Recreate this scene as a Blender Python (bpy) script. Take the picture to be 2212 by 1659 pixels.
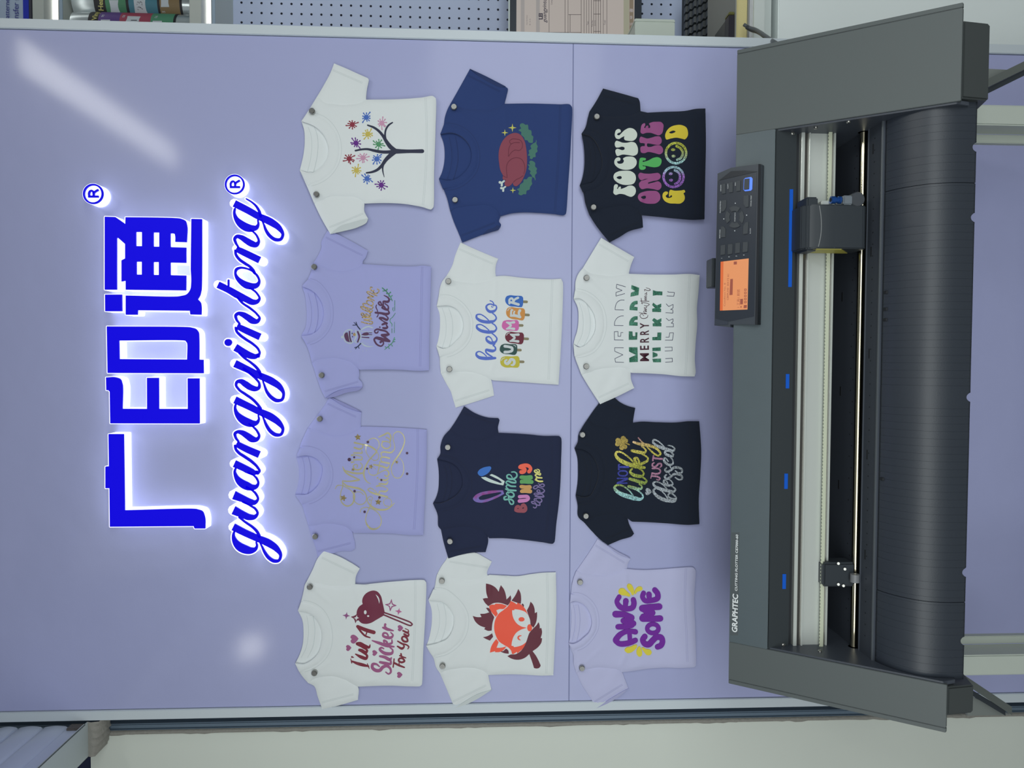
import bpy, bmesh, math, random
import numpy as np
from mathutils import Vector, Matrix
from mathutils.geometry import delaunay_2d_cdt

for o in list(bpy.data.objects):
    bpy.data.objects.remove(o, do_unlink=True)
S = bpy.context.scene
COL = S.collection
R = random.Random(7)

# ---------------------------------------------------------------- camera
# The phone was held on its side: real up is the picture's left.
FPX = 1560.0                       # focal length in pixels of the 2212 x 1659 frame
CAM = np.array([0.0, -1.32, 1.5])  # 1.32 m in front of the lilac display wall
_dn = np.array([32164.0, 81.0, FPX]); _dn /= np.linalg.norm(_dn)
_lf = np.array([-198.0, 48590.0, FPX]); _lf -= _dn * _lf.dot(_dn); _lf /= np.linalg.norm(_lf)
AX, AZ = -_lf, -_dn
AY = np.cross(AZ, AX)
cam_d = bpy.data.cameras.new('camera'); cam = bpy.data.objects.new('camera', cam_d); COL.objects.link(cam)
cam_d.sensor_fit = 'HORIZONTAL'; cam_d.sensor_width = 36.0; cam_d.lens = 36.0 * FPX / 2212.0
cam_d.clip_start = 0.02
lx = [AX[0], AY[0], AZ[0]]; ly = [-AX[1], -AY[1], -AZ[1]]; lz = [-AX[2], -AY[2], -AZ[2]]
cam.matrix_world = Matrix(((lx[0], ly[0], lz[0], CAM[0]), (lx[1], ly[1], lz[1], CAM[1]),
                           (lx[2], ly[2], lz[2], CAM[2]), (0, 0, 0, 1)))
S.camera = cam

# ---------------------------------------------------------------- world, lamps, exposure
S.view_settings.view_transform = 'Standard'
S.view_settings.look = 'None'
S.view_settings.gamma = 1.0
S.view_settings.use_curve_mapping = False
S.view_settings.exposure = -0.10
world = bpy.data.worlds.new('world'); S.world = world; world.use_nodes = True
_bg = world.node_tree.nodes['Background']
_bg.inputs[0].default_value = (0.93, 1.0, 0.98, 1); _bg.inputs[1].default_value = 0.11


def area(name, loc, target, sx, sy, power, col=(1, 1, 1), spread=180):
    d = bpy.data.lights.new(name, 'AREA'); d.shape = 'RECTANGLE'; d.size = sx; d.size_y = sy
    d.energy = power; d.color = col; d.spread = math.radians(spread)
    o = bpy.data.objects.new(name, d); COL.objects.link(o); o.location = loc
    o.rotation_euler = (Vector(target) - Vector(loc)).to_track_quat('-Z', 'Y').to_euler()
    return o


# long ceiling light whose mirror image runs down the glossy panel (upper right)
area('ceiling_strip_light', (0.92, -1.52, 2.88), (0.92, -1.52, 0), 0.10, 1.13, 8, (1.0, 1.0, 0.95))
# soft ceiling panel high in front of the wall
area('ceiling_panel_light', (-0.5, -2.6, 2.9), (0.0, -0.2, 1.0), 1.2, 1.2, 4.5, (0.97, 1.0, 0.98))
# added fill light behind the camera, brightens the lower wall
area('front_fill_light', (0.1, -1.62, 1.34), (0.1, 0.0, 1.12), 3.2, 0.7, 24, (0.95, 1.0, 0.99))
# little downlight, mirrored as a small bright spot low left of the sign
area('ceiling_spot_light', (-1.79, -3.2, 2.9), (-0.8, -0.6, 1.2), 0.12, 0.14, 1.6, (1.0, 1.0, 0.95))

# ---------------------------------------------------------------- helpers
def ray(px, py):
    px = np.asarray(px, float); py = np.asarray(py, float)
    c = np.stack([px - 1106.0, py - 829.5, np.full_like(px, FPX)], -1)
    return np.stack([c @ AX, c @ AY, c @ AZ], -1)


def W(px, py, y):
    """point of the world plane Y = y that a photograph pixel looks at"""
    r = ray(px, py); y = np.asarray(y, float)
    t = (y - CAM[1]) / r[..., 1]
    return CAM + r * t[..., None]


def WX(px, py, x):
    """same for a plane X = x"""
    r = ray(px, py)
    return CAM + r * ((x - CAM[0]) / r[..., 0])[..., None]


def WZ(px, py, z):
    r = ray(px, py)
    return CAM + r * ((z - CAM[2]) / r[..., 2])[..., None]


def lin(r, g=None, b=None):
    if g is None:
        r, g, b = (int(r[i:i + 2], 16) for i in (0, 2, 4))
    f = lambda v: (v / 255 / 12.92) if v / 255 <= 0.04045 else ((v / 255 + 0.055) / 1.055) ** 2.4
    return (f(r), f(g), f(b), 1.0)


def mat(name, color, rough=0.6, metal=0.0, spec=0.5, coat=0.0, emit=None, estr=0.0, bump=None, sheen=0.0, var=None):
    m = bpy.data.materials.new(name); m.use_nodes = True
    nt = m.node_tree; b = nt.nodes['Principled BSDF']
    b.inputs['Base Color'].default_value = color
    b.inputs['Roughness'].default_value = rough
    b.inputs['Metallic'].default_value = metal
    b.inputs['Specular IOR Level'].default_value = spec
    b.inputs['Coat Weight'].default_value = coat
    b.inputs['Coat Roughness'].default_value = 0.08
    b.inputs['Sheen Weight'].default_value = sheen
    if emit:
        b.inputs['Emission Color'].default_value = emit; b.inputs['Emission Strength'].default_value = estr
    tc = nt.nodes.new('ShaderNodeTexCoord')
    if var:                                    # (scale, amount): slight mottling of the colour
        n = nt.nodes.new('ShaderNodeTexNoise'); n.inputs['Scale'].default_value = var[0]; n.inputs['Detail'].default_value = 4
        nt.links.new(tc.outputs['Object'], n.inputs['Vector'])
        mx = nt.nodes.new('ShaderNodeMix'); mx.data_type = 'RGBA'
        mx.inputs['A'].default_value = color
        mx.inputs['B'].default_value = tuple(c * (1 - var[1]) for c in color[:3]) + (1,)
        nt.links.new(n.outputs['Fac'], mx.inputs['Factor']); nt.links.new(mx.outputs['Result'], b.inputs['Base Color'])
    for (sc, strength, dist) in (bump or []):
        n = nt.nodes.new('ShaderNodeTexNoise'); n.inputs['Scale'].default_value = sc; n.inputs['Detail'].default_value = 3
        nt.links.new(tc.outputs['Object'], n.inputs['Vector'])
        bp = nt.nodes.new('ShaderNodeBump'); bp.inputs['Strength'].default_value = strength; bp.inputs['Distance'].default_value = dist
        nt.links.new(n.outputs['Fac'], bp.inputs['Height'])
        if b.inputs['Normal'].is_linked:
            nt.links.new(b.inputs['Normal'].links[0].from_socket, bp.inputs['Normal'])
        nt.links.new(bp.outputs['Normal'], b.inputs['Normal'])
    return m


def glitter(name, stops, axis=None, lo=0.0, hi=1.0, scale=900.0, vary=0.75):
    """metal-flake film; stops along a world axis give the hologram colour change"""
    m = bpy.data.materials.new(name); m.use_nodes = True
    nt = m.node_tree; b = nt.nodes['Principled BSDF']
    geo = nt.nodes.new('ShaderNodeNewGeometry')
    vor = nt.nodes.new('ShaderNodeTexVoronoi'); vor.inputs['Scale'].default_value = scale
    nt.links.new(geo.outputs['Position'], vor.inputs['Vector'])
    if axis is None:
        base = nt.nodes.new('ShaderNodeRGB'); base.outputs[0].default_value = stops[0]; csock = base.outputs[0]
    else:
        sep = nt.nodes.new('ShaderNodeSeparateXYZ'); nt.links.new(geo.outputs['Position'], sep.inputs[0])
        mr = nt.nodes.new('ShaderNodeMapRange'); mr.inputs['From Min'].default_value = lo; mr.inputs['From Max'].default_value = hi
        nt.links.new(sep.outputs[axis], mr.inputs['Value'])
        cr_ = nt.nodes.new('ShaderNodeValToRGB'); nt.links.new(mr.outputs['Result'], cr_.inputs['Fac'])
        el = cr_.color_ramp.elements
        for i, (p, c) in enumerate(stops):
            e = el[i] if i < 2 else el.new(p)
            e.position = p; e.color = c
        csock = cr_.outputs['Color']
    bw = nt.nodes.new('ShaderNodeSeparateColor'); nt.links.new(vor.outputs['Color'], bw.inputs[0])
    mr2 = nt.nodes.new('ShaderNodeMapRange'); mr2.inputs['To Min'].default_value = 1 - vary; mr2.inputs['To Max'].default_value = 1 + vary
    nt.links.new(bw.outputs[0], mr2.inputs['Value'])
    mul = nt.nodes.new('ShaderNodeVectorMath'); mul.operation = 'SCALE'
    nt.links.new(csock, mul.inputs[0]); nt.links.new(mr2.outputs['Result'], mul.inputs['Scale'])
    nt.links.new(mul.outputs['Vector'], b.inputs['Base Color'])
    b.inputs['Metallic'].default_value = 0.25; b.inputs['Roughness'].default_value = 0.35
    return m


def empty(name, loc, label=None, cat=None, group=None):
    o = bpy.data.objects.new(name, None); COL.objects.link(o); o.location = loc; o.empty_display_size = 0.02
    return tag(o, label, cat, group)


def tag(o, label=None, cat=None, group=None, kind=None):
    if label: o['label'] = label
    if cat: o['category'] = cat
    if group: o['group'] = group
    if kind: o['kind'] = kind
    return o


ORG = {}


def world_org(o):
    v = Vector((0, 0, 0))
    while o is not None:
        v += o.location; o = o.parent
    return v


def mk(name, verts, faces, m, parent=None, smooth=False, mats=None, idx=None, angle=None):
    """one mesh object from world-space vertices; origin at its middle, or at the parent's origin"""
    V = np.asarray(verts, float).reshape(-1, 3)
    loc = np.array(world_org(parent)) if parent is not None else (V.min(0) + V.max(0)) / 2
    me = bpy.data.meshes.new(name)
    me.from_pydata((V - loc).tolist(), [], [list(map(int, f)) for f in faces])
    for mm in (mats or [m]): me.materials.append(mm)
    if idx is not None:
        me.polygons.foreach_set('material_index', idx)
    if smooth:
        me.polygons.foreach_set('use_smooth', [True] * len(me.polygons))
    me.validate(); me.update()
    if angle is not None:
        me.set_sharp_from_angle(angle=math.radians(angle))
    o = bpy.data.objects.new(name, me); COL.objects.link(o)
    if parent is not None: o.parent = parent
    else: o.location = loc
    return o


class MB:
    """collects shapes for one mesh"""
    def __init__(s): s.v = []; s.f = []; s.mi = []; s.cur = 0

    def add(s, V, F):
        n = len(s.v); s.v += [tuple(map(float, p)) for p in V]
        for f in F: s.f.append([int(i) + n for i in f]); s.mi.append(s.cur)
        return s

    def box(s, x0, x1, y0, y1, z0, z1):
        V = [(x, y, z) for x in (x0, x1) for y in (y0, y1) for z in (z0, z1)]
        return s.add(V, [(0, 1, 3, 2), (4, 6, 7, 5), (0, 4, 5, 1), (2, 3, 7, 6), (0, 2, 6, 4), (1, 5, 7, 3)])

    def rbox(s, x0, x1, y0, y1, z0, z1, r=0.002, n=2):
        bm = bmesh.new(); bmesh.ops.create_cube(bm, size=1)
        for v in bm.verts:
            v.co = ((x0 + x1) / 2 + v.co.x * (x1 - x0), (y0 + y1) / 2 + v.co.y * (y1 - y0), (z0 + z1) / 2 + v.co.z * (z1 - z0))
        bmesh.ops.bevel(bm, geom=bm.edges[:], offset=r, segments=n, affect='EDGES')
        return s.bm(bm)

    def bm(s, bm):
        bmesh.ops.recalc_face_normals(bm, faces=bm.faces[:])
        bm.verts.index_update()
        s.add([v.co[:] for v in bm.verts], [[v.index for v in f.verts] for f in bm.faces]); bm.free(); return s

    def prism_x(s, prof, x0, x1):
        """closed (y,z) profile run along X"""
        n = len(prof); V = [(x0, y, z) for y, z in prof] + [(x1, y, z) for y, z in prof]
        return s.add(V, [(i, (i + 1) % n, n + (i + 1) % n, n + i) for i in range(n)] + [tuple(range(n))[::-1], tuple(range(n, 2 * n))])

    def sheet_x(s, prof, x0, x1):
        """open (y,z) profile run along X"""
        n = len(prof); V = [(x0, y, z) for y, z in prof] + [(x1, y, z) for y, z in prof]
        return s.add(V, [(i, i + 1, n + i + 1, n + i) for i in range(n - 1)])

    def tube(s, pts, r, n=10, cap=True):
        P = [Vector(p) for p in pts]; rings = []
        rr = r if hasattr(r, '__len__') else [r] * len(P)
        t0 = (P[1] - P[0]).normalized(); ref = Vector((0, 0, 1)) if abs(t0.z) < 0.9 else Vector((1, 0, 0))
        u = t0.cross(ref).normalized(); V = []; F = []
        for i, p in enumerate(P):
            t = (P[min(i + 1, len(P) - 1)] - P[max(i - 1, 0)]).normalized()
            u = (u - t * u.dot(t)).normalized(); w = t.cross(u)
            V += [p + (u * math.cos(2 * math.pi * k / n) + w * math.sin(2 * math.pi * k / n)) * rr[i] for k in range(n)]
        for i in range(len(P) - 1):
            for k in range(n):
                F.append((i * n + k, i * n + (k + 1) % n, (i + 1) * n + (k + 1) % n, (i + 1) * n + k))
        if cap: F += [tuple(range(n))[::-1], tuple(range((len(P) - 1) * n, len(P) * n))]
        return s.add(V, F)

    def lathe(s, o, axis, prof, n=24):
        """prof = (along, radius) list about axis through o"""
        a = Vector(axis).normalized(); ref = Vector((0, 0, 1)) if abs(a.z) < 0.9 else Vector((1, 0, 0))
        u = a.cross(ref).normalized(); w = a.cross(u); V = []; F = []; m = len(prof); o = Vector(o)
        for (d, r) in prof:
            V += [o + a * d + (u * math.cos(2 * math.pi * k / n) + w * math.sin(2 * math.pi * k / n)) * r for k in range(n)]
        for i in range(m - 1):
            for k in range(n): F.append((i * n + k, i * n + (k + 1) % n, (i + 1) * n + (k + 1) % n, (i + 1) * n + k))
        F += [tuple(range(n))[::-1], tuple(range((m - 1) * n, m * n))]
        return s.add(V, F)

    def build(s, name, m, parent=None, smooth=False, mats=None, angle=None):
        return mk(name, s.v, s.f, m, parent, smooth, mats, s.mi if mats else None, angle)


# ---- smooth outlines and pen strokes, all in photograph pixels
def smooth_path(pts, closed, step=1.3):
    """Hermite curve through pts; pts may carry widths; a point with a trailing 'c' is a corner"""
    corner = [isinstance(p[-1], str) for p in pts]
    A = np.array([[float(v) for v in p if not isinstance(v, str)] for p in pts])
    n = len(A); out = []
    def d(i, j): return max(1e-6, np.linalg.norm(A[j][:2] - A[i][:2]))
    def tan(i, side):
        a, b = i - 1, i + 1
        if closed: a %= n; b %= n
        if corner[i] or (not closed and (a < 0 or b >= n)):
            j = (b if side > 0 else a)
            if not (0 <= j < n): return np.zeros(A.shape[1])
            return ((A[j] - A[i]) / d(i, j)) * (1 if side > 0 else -1)
        d0, d1 = d(a, i), d(i, b)
        return ((A[i] - A[a]) / d0 * d1 + (A[b] - A[i]) / d1 * d0) / (d0 + d1)
    def near(i):
        q = [d(i, k % n if closed else k) for k in (i - 1, i + 1) if closed or 0 <= k < n]
        return min(q)
    segs = n if closed else n - 1
    for i in range(segs):
        j = (i + 1) % n; L = d(i, j); k = max(1, int(math.ceil(L / step)))
        m0, m1 = tan(i, 1) * min(L, 2.2 * near(i)), tan(j, -1) * min(L, 2.2 * near(j))
        for q in range(k):
            t = q / k
            out.append((2 * t**3 - 3 * t**2 + 1) * A[i] + (t**3 - 2 * t**2 + t) * m0 + (-2 * t**3 + 3 * t**2) * A[j] + (t**3 - t**2) * m1)
    if not closed: out.append(A[-1])
    return np.array(out)


class Crop:
    """turns coordinates read off an enlarged crop into photograph pixels"""
    def __init__(s, x, y, k): s.x, s.y, s.k = x, y, k

    def __call__(s, pts, width=True):
        o = []
        for p in pts:
            q = [s.x + p[0] / s.k, s.y + p[1] / s.k]
            for v in p[2:]: q.append(v if isinstance(v, str) else v / s.k)
            o.append(tuple(q))
        return o


class Flat:
    """a sheet shape drawn in photograph pixels, later laid on a surface in the world"""
    def __init__(s): s.v = []; s.f = []; s.rings = []

    def poly(s, outer, holes=(), smooth=True, fine=4.5, step=1.3):
        rs = []
        for r in [outer] + list(holes):
            if smooth: q = smooth_path(r, True, step)[:, :2]
            else: q = np.array([[p[0], p[1]] for p in r], float)
            rs.append(q)
        pts = [tuple(p) for q in rs for p in q]; edges = []; k = 0
        for q in rs:
            m = len(q); edges += [(k + i, k + (i + 1) % m) for i in range(m)]; k += m
        lo, hi = rs[0].min(0), rs[0].max(0)
        if fine:
            gx = np.arange(lo[0] + fine * .5, hi[0], fine); gy = np.arange(lo[1] + fine * .5, hi[1], fine)
            X, Y = np.meshgrid(gx, gy); G = np.stack([X.ravel() + (np.arange(X.size) // X.shape[1] % 2) * fine * .5, Y.ravel()], -1)
            if len(G):
                D = dist_rings(G, rs); G = G[D > fine * .45]
                pts += [tuple(p) for p in G]
        vo, eo, fo, _, _, _ = delaunay_2d_cdt([Vector(p) for p in pts], edges, [], 1, 1e-5)
        if holes:
            C = np.array([[sum(vo[i].x for i in f_) / len(f_), sum(vo[i].y for i in f_) / len(f_)] for f_ in fo])
            keep = inside(C, rs[0]) & ~np.any([inside(C, q) for q in rs[1:]], axis=0)
            fo = [f_ for f_, k_ in zip(fo, keep) if k_]
        n = len(s.v); s.v += [(p.x, p.y) for p in vo]; cnt = {}
        for f in fo:
            f = list(f)
            a, b, c = (vo[i] for i in f[:3])
            if (b.x - a.x) * (c.y - a.y) - (b.y - a.y) * (c.x - a.x) > 0: f = f[::-1]
            s.f.append([i + n for i in f])
            for i in range(len(f)):
                cnt[(f[i], f[(i + 1) % len(f)])] = 1
        for (a, b) in cnt:
            if (b, a) not in cnt: s.rings.append((a + n, b + n))
        return s

    def stroke(s, pts, w=None, cap=True, step=1.1, closed=False):
        q = [tuple(p) if (len([v for v in p if not isinstance(v, str)]) > 2) else (p[0], p[1], w) + tuple(p[2:]) for p in pts]
        C = smooth_path(q, closed, step)
        P, Wd = C[:, :2], np.maximum(C[:, 2], 0.25) / 2
        T = np.gradient(P, axis=0) if not closed else (np.roll(P, -1, 0) - np.roll(P, 1, 0))
        T /= np.maximum(1e-9, np.linalg.norm(T, axis=1))[:, None]
        N = np.stack([-T[:, 1], T[:, 0]], -1)
        L, Rr = P + N * Wd[:, None], P - N * Wd[:, None]
        n = len(s.v); m = len(P)
        s.v += [tuple(p) for p in L] + [tuple(p) for p in Rr]
        rng = range(m if closed else m - 1)
        for i in rng:
            j = (i + 1) % m
            s.f.append([n + i, n + j, n + m + j, n + m + i])
            s.rings.append((n + i, n + j)); s.rings.append((n + m + j, n + m + i))
        if closed: return s
        for end, sg in ((0, -1), (m - 1, 1)):
            a, b = (n + end, n + m + end)
            if not cap:
                s.rings.append((b, a) if sg < 0 else (a, b)); continue
            k0 = len(s.v); K = 5; ids = []
            for k in range(1, K):
                th = math.pi * k / K
                s.v.append(tuple(P[end] + Wd[end] * (N[end] * math.cos(th) + sg * T[end] * math.sin(th)))); ids.append(k0 + k - 1)
            loop = [a] + ids + [b]
            f = loop[::-1] if sg < 0 else loop
            s.f.append(f)
            for i in range(len(f) - 1): s.rings.append((f[i], f[i + 1]))
        return s

    def disc(s, cx, cy, r, n=20, ry=None):
        ry = ry or r
        return s.poly([(cx + r * math.cos(2 * math.pi * k / n), cy + ry * math.sin(2 * math.pi * k / n)) for k in range(n)], smooth=False)

    def text(s, body, p0, p1, size, align='LEFT', shear=0.0, bold=0.0, space=1.0, fit=False):
        """type set from p0 towards p1 (pixels); size = letter height in pixels"""
        cu = bpy.data.curves.new('tmp', 'FONT'); cu.body = body; cu.size = 1.0; cu.shear = shear; cu.offset = bold
        cu.space_character = space; cu.resolution_u = 3; cu.fill_mode = 'FRONT'
        ob = bpy.data.objects.new('tmp', cu); COL.objects.link(ob)
        dg = bpy.context.evaluated_depsgraph_get(); me = bpy.data.meshes.new_from_object(ob.evaluated_get(dg))
        V = np.array([v.co[:2] for v in me.vertices]).reshape(-1, 2); F = [list(p.vertices) for p in me.polygons]
        bpy.data.objects.remove(ob); bpy.data.curves.remove(cu); bpy.data.meshes.remove(me)
        if not len(V): return s
        p0 = np.array(p0, float); p1 = np.array(p1, float); L = np.linalg.norm(p1 - p0); e = (p1 - p0) / L
        up = np.array([e[1], -e[0]])
        V = V - np.array([V[:, 0].min(), 0.0]); k = size / 0.727
        kx = L / V[:, 0].max() if fit else k
        if align == 'CENTER': p0 = p0 + e * (L - V[:, 0].max() * kx) / 2
        Q = p0 + V[:, :1] * kx * e + V[:, 1:] * k * up
        n = len(s.v); s.v += [tuple(q) for q in Q]; cnt = {}
        for f in F:
            a, b, c = (Q[i] for i in f[:3])
            if (b[0] - a[0]) * (c[1] - a[1]) - (b[1] - a[1]) * (c[0] - a[0]) > 0: f = f[::-1]
            s.f.append([i + n for i in f])
            for i in range(len(f)): cnt[(f[i], f[(i + 1) % len(f)])] = 1
        for (a, b) in cnt:
            if (b, a) not in cnt: s.rings.append((a + n, b + n))
        return s

    def geo(s, hfront, hback, place=None):
        """world verts/faces; heights are metres out from the wall (towards the viewer)"""
        V = np.array(s.v, float)
        hf = hfront(V[:, 0], V[:, 1]) if callable(hfront) else np.full(len(V), hfront)
        place = place or (lambda x, y, h: W(x, y, -h))
        A = place(V[:, 0], V[:, 1], hf)
        faces = [list(f) for f in s.f]
        if hback is None: return A, faces
        hb = hback(V[:, 0], V[:, 1]) if callable(hback) else np.full(len(V), hback)
        used = sorted({i for r in s.rings for i in r}); mp = {i: len(V) + k for k, i in enumerate(used)}
        # the rim drops straight back along the wall normal
        B = A[used].copy() if used else np.zeros((0, 3))
        if place.__name__ == '<lambda>' and used:
            B[:, 1] = -hb[used]
        elif used:
            B = place(V[used, 0], V[used, 1], hb[used])
        faces += [[b, a, mp[a], mp[b]] for a, b in s.rings]
        return np.concatenate([A, B]), faces

    def build(s, name, m, parent=None, hf=0.001, hb=None, smooth=False, place=None, angle=None):
        A, F = s.geo(hf, hb, place)
        return mk(name, A, F, m, parent, smooth, angle=angle)


def inside(P, r):
    x, y = P[:, 0], P[:, 1]; r = np.asarray(r)[:, :2]; c = np.zeros(len(P), bool)
    for a, b in zip(r, np.roll(r, -1, 0)):
        m = (a[1] > y) != (b[1] > y)
        with np.errstate(divide='ignore', invalid='ignore'):
            c ^= m & (x < (b[0] - a[0]) * (y - a[1]) / (b[1] - a[1]) + a[0])
    return c


def dist_rings(P, rings):
    """distance of each point to a set of closed polylines"""
    P = np.asarray(P, float); D = np.full(len(P), 1e9)
    for r in rings:
        r = np.asarray(r)[:, :2]
        st = max(1, len(r) // 160); q = r[::st]
        a, b = q, np.roll(q, -1, 0); ab = b - a; L2 = np.maximum(1e-9, (ab**2).sum(1))
        for c0 in range(0, len(P), 4000):
            p = P[c0:c0 + 4000]; ap = p[:, None, :] - a[None]
            t = np.clip((ap * ab[None]).sum(2) / L2[None], 0, 1)
            d = np.sqrt(((ap - t[..., None] * ab[None])**2).sum(2)).min(1)
            D[c0:c0 + 4000] = np.minimum(D[c0:c0 + 4000], d)
    return D

# ---------------------------------------------------------------- materials of the place
LILAC = mat('lilac gloss laminate', lin(172, 177, 219), 0.42, coat=0.32, spec=0.2, bump=[(6.0, 0.22, 0.03), (420.0, 0.06, 0.002)])
LILAC.node_tree.nodes['Principled BSDF'].inputs['Coat Roughness'].default_value = 0.10
TRIM = mat('white painted aluminium', lin(206, 216, 224), 0.4, spec=0.5)
PAINT = mat('off-white wall paint', lin(222, 228, 220), 0.75, bump=[(60.0, 0.08, 0.004)], var=(3.0, 0.06))
CABW = mat('white cabinet lacquer', lin(238, 246, 246), 0.45)
DARKV = mat('dark gap', lin(42, 50, 84), 0.8)
FLOOR = mat('grey vinyl floor', lin(150, 150, 150), 0.5, var=(2.0, 0.15))
ALU = mat('brushed aluminium', lin(176, 184, 188), 0.32, metal=0.85)
GREYB = mat('grey blue metal', lin(110, 128, 146), 0.45, metal=0.2)
GREYT = mat('rough grey sealant', lin(150, 148, 142), 0.8, bump=[(120.0, 0.6, 0.004)])

XP0, XP1 = -0.6331, 0.5742            # lilac wall, left and right edges
ZS = 1.3272                            # horizontal seam between its two boards


def struct(o):
    o['kind'] = 'structure'; return o


# a ground slab and the display wall (two laminate boards with a hairline seam)
struct(MB().box(-3.2, 3.2, -5.0, 1.2, -0.06, 0.0).build('floor', FLOOR))
b = MB()
b.rbox(XP0, XP1, 0.0, 0.03, ZS + 0.0006, 2.75, 0.0006, 1)
b.rbox(XP0, XP1, 0.0, 0.03, 0.0, ZS - 0.0006, 0.0006, 1)
b.cur = 1; b.box(XP0, XP1, 0.0007, 0.02, ZS - 0.0007, ZS + 0.0007)         # pale board edge in the seam
struct(b.build('wall_back', None, mats=[LILAC, mat('pale board edge', lin(118, 124, 160), 0.6)]))
struct(MB().rbox(XP1 + 0.0008, XP1 + 0.0178, -0.004, 0.07, 0.0, 2.75, 0.001).build('trim_1', TRIM))
struct(MB().rbox(XP0 - 0.0182, XP0 - 0.0008, -0.004, 0.07, 0.0, 2.75, 0.001).build('trim_2', TRIM))

# left of the wall: dark shadow gap, a metal channel, a ragged sealant bead, then a painted board
gx = lambda py, y: float(W(690, py, y)[0])
XG = XP0 - 0.0186
zt = float(W(196, 1640, 0.045)[2])
XS1, XS0 = gx(1577, 0.045), gx(1570, 0.045)
struct(MB().box(-2.6, XS1, 0.045, 0.075, 0.0, zt).build('wall_left', PAINT))
struct(MB().box(XS1 - 0.02, XG + 0.04, 0.12, 0.14, 0.0, 2.75).build('trim_3', DARKV))
ch = MB().rbox(gx(1567.5, 0.05), gx(1556, 0.05), 0.05, 0.11, 0.0, 2.75, 0.002).rbox(gx(1570, 0.045), gx(1568.5, 0.045), 0.046, 0.11, 0.0, 2.75, 0.0006)
struct(ch.build('trim_4', GREYB))
rr = random.Random(3); V = []; F = []
n = 170
for i in range(n + 1):
    z = zt * i / n; wv = 0.0012 * math.sin(i * 0.5) + rr.uniform(-.0016, .0012)
    V += [(XS1 - 0.001 - wv, 0.0446, z), (XS1 + 0.001, 0.041, z), (XS0 - 0.0005, 0.0425, z), (XS0, 0.06, z)]
for i in range(n):
    for k in range(3): F.append((i * 4 + k, i * 4 + k + 1, i * 4 + k + 5, i * 4 + k + 4))
struct(mk('trim_5', V, F, GREYT, None, True))

# upper left: planked side of an overhead housing that runs from the wall towards the room
WPL = mat('white ribbed metal', lin(196, 206, 226), 0.3, coat=0.3)
hx = XP0 - 0.0186
hz = [float(W(v, 1558, 0.0)[2]) for v in (0, 43.5, 97.0, 151.6)]
hz0 = float(W(157, 1558, 0.0)[2]); hzb = float(W(193, 1558, 0.0)[2])
hous = empty('overhead_housing', (hx - 0.2, -0.5, hzb), 'white ribbed metal housing overhead, coming forward left of the lilac wall', 'housing')
edges = [hzb + 0.002, hz[3], hz[2], hz[1], hz[0], hz[0] + 0.045, hz[0] + 0.09]
for i in range(6):
    z0, z1 = edges[i], edges[i + 1]; prof = []
    for k in range(13):                                    # one gently crowned rib with a step at its upper edge
        t = k / 12; prof.append((hx - 0.0085 + (0.0022 * math.sin(math.pi * min(1, t * 1.08)) if i else 0.0005) if .03 < t < .95 else hx - 0.0115, z0 + (z1 - z0) * t))
    V = [(x, y, z) for y in (-1.15, -0.006) for x, z in prof]; m_ = len(prof)
    V += [(hx - 0.03, y, z) for y in (-1.15, -0.006) for x, z in prof]
    F = [(k, k + 1, m_ + k + 1, m_ + k) for k in range(m_ - 1)]
    F += [(0, m_, 3 * m_, 2 * m_), (m_ - 1, 3 * m_ - 1, 4 * m_ - 1, 2 * m_ - 1)]
    F += [tuple(range(m_)) + tuple(range(3 * m_ - 1, 2 * m_ - 1, -1)), tuple(range(m_, 2 * m_)) + tuple(range(4 * m_ - 1, 3 * m_ - 1, -1))]
    mk('rib_panel', V, F, WPL, hous, True, angle=40)
bz = hzb
bm_ = MB().rbox(hx - 0.066, hx - 0.001, -1.15, -0.004, bz, bz + 0.0022, 0.0008).rbox(hx - 0.0035, hx - 0.001, -1.15, -0.012, bz, bz + 0.004, 0.0008)
bm_.rbox(hx - 0.066, hx - 0.0635, -1.15, -0.004, bz, bz + 0.05, 0.0008)
bm_.build('bottom_channel', mat('pale grey painted steel', lin(190, 200, 202), 0.4), hous)
V = []; F = []
for i in range(25):
    x = hx - 0.001 - i * 0.00265; dz = 0.019 - 0.0004 * max(0, i - 6) + 0.0012 * math.sin(i * 1.3) + rr.uniform(-.001, .001)
    V += [(x, -0.0045, bz + 0.001), (x, -0.007, bz - 0.006), (x, -0.0045, bz - dz), (x, 0.04, bz - dz)]
for i in range(24):
    for k in range(3): F.append((i * 4 + k, i * 4 + k + 1, i * 4 + k + 5, i * 4 + k + 4))
mk('sealant', V, F, GREYT, hous, True)
MB().rbox(hx - 0.012, hx - 0.004, -0.022, -0.0045, hzb + 0.004, hz0 - 0.0005, 0.0008).build('end_block', mat('old putty', lin(96, 92, 92), 0.9, bump=[(300, .6, .003)]), hous)
struct(MB().box(-2.6, XS1 - 0.021, 0.30, 0.34, 0.0, 2.75).build('wall_gap', DARKV)); bpy.data.objects['wall_gap'].name = 'wall_rear'

# ---------------------------------------------------------------- the lit sign
SL = 0.030                                             # depth of the sign letters
BLUE = mat('blue lit acrylic', lin(6, 0, 100), 0.5, spec=0.15, emit=lin(10, 0, 226), estr=0.92)
GLOW = mat('white lit acrylic side', (0.9, 0.9, 0.95, 1), 0.5, emit=(0.80, 0.84, 1.0, 1), estr=1.05)
GRIM = mat('glass rim', (0.85, 0.88, 1, 1), 0.3, emit=(0.85, 0.88, 1, 1), estr=1.6)


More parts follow.
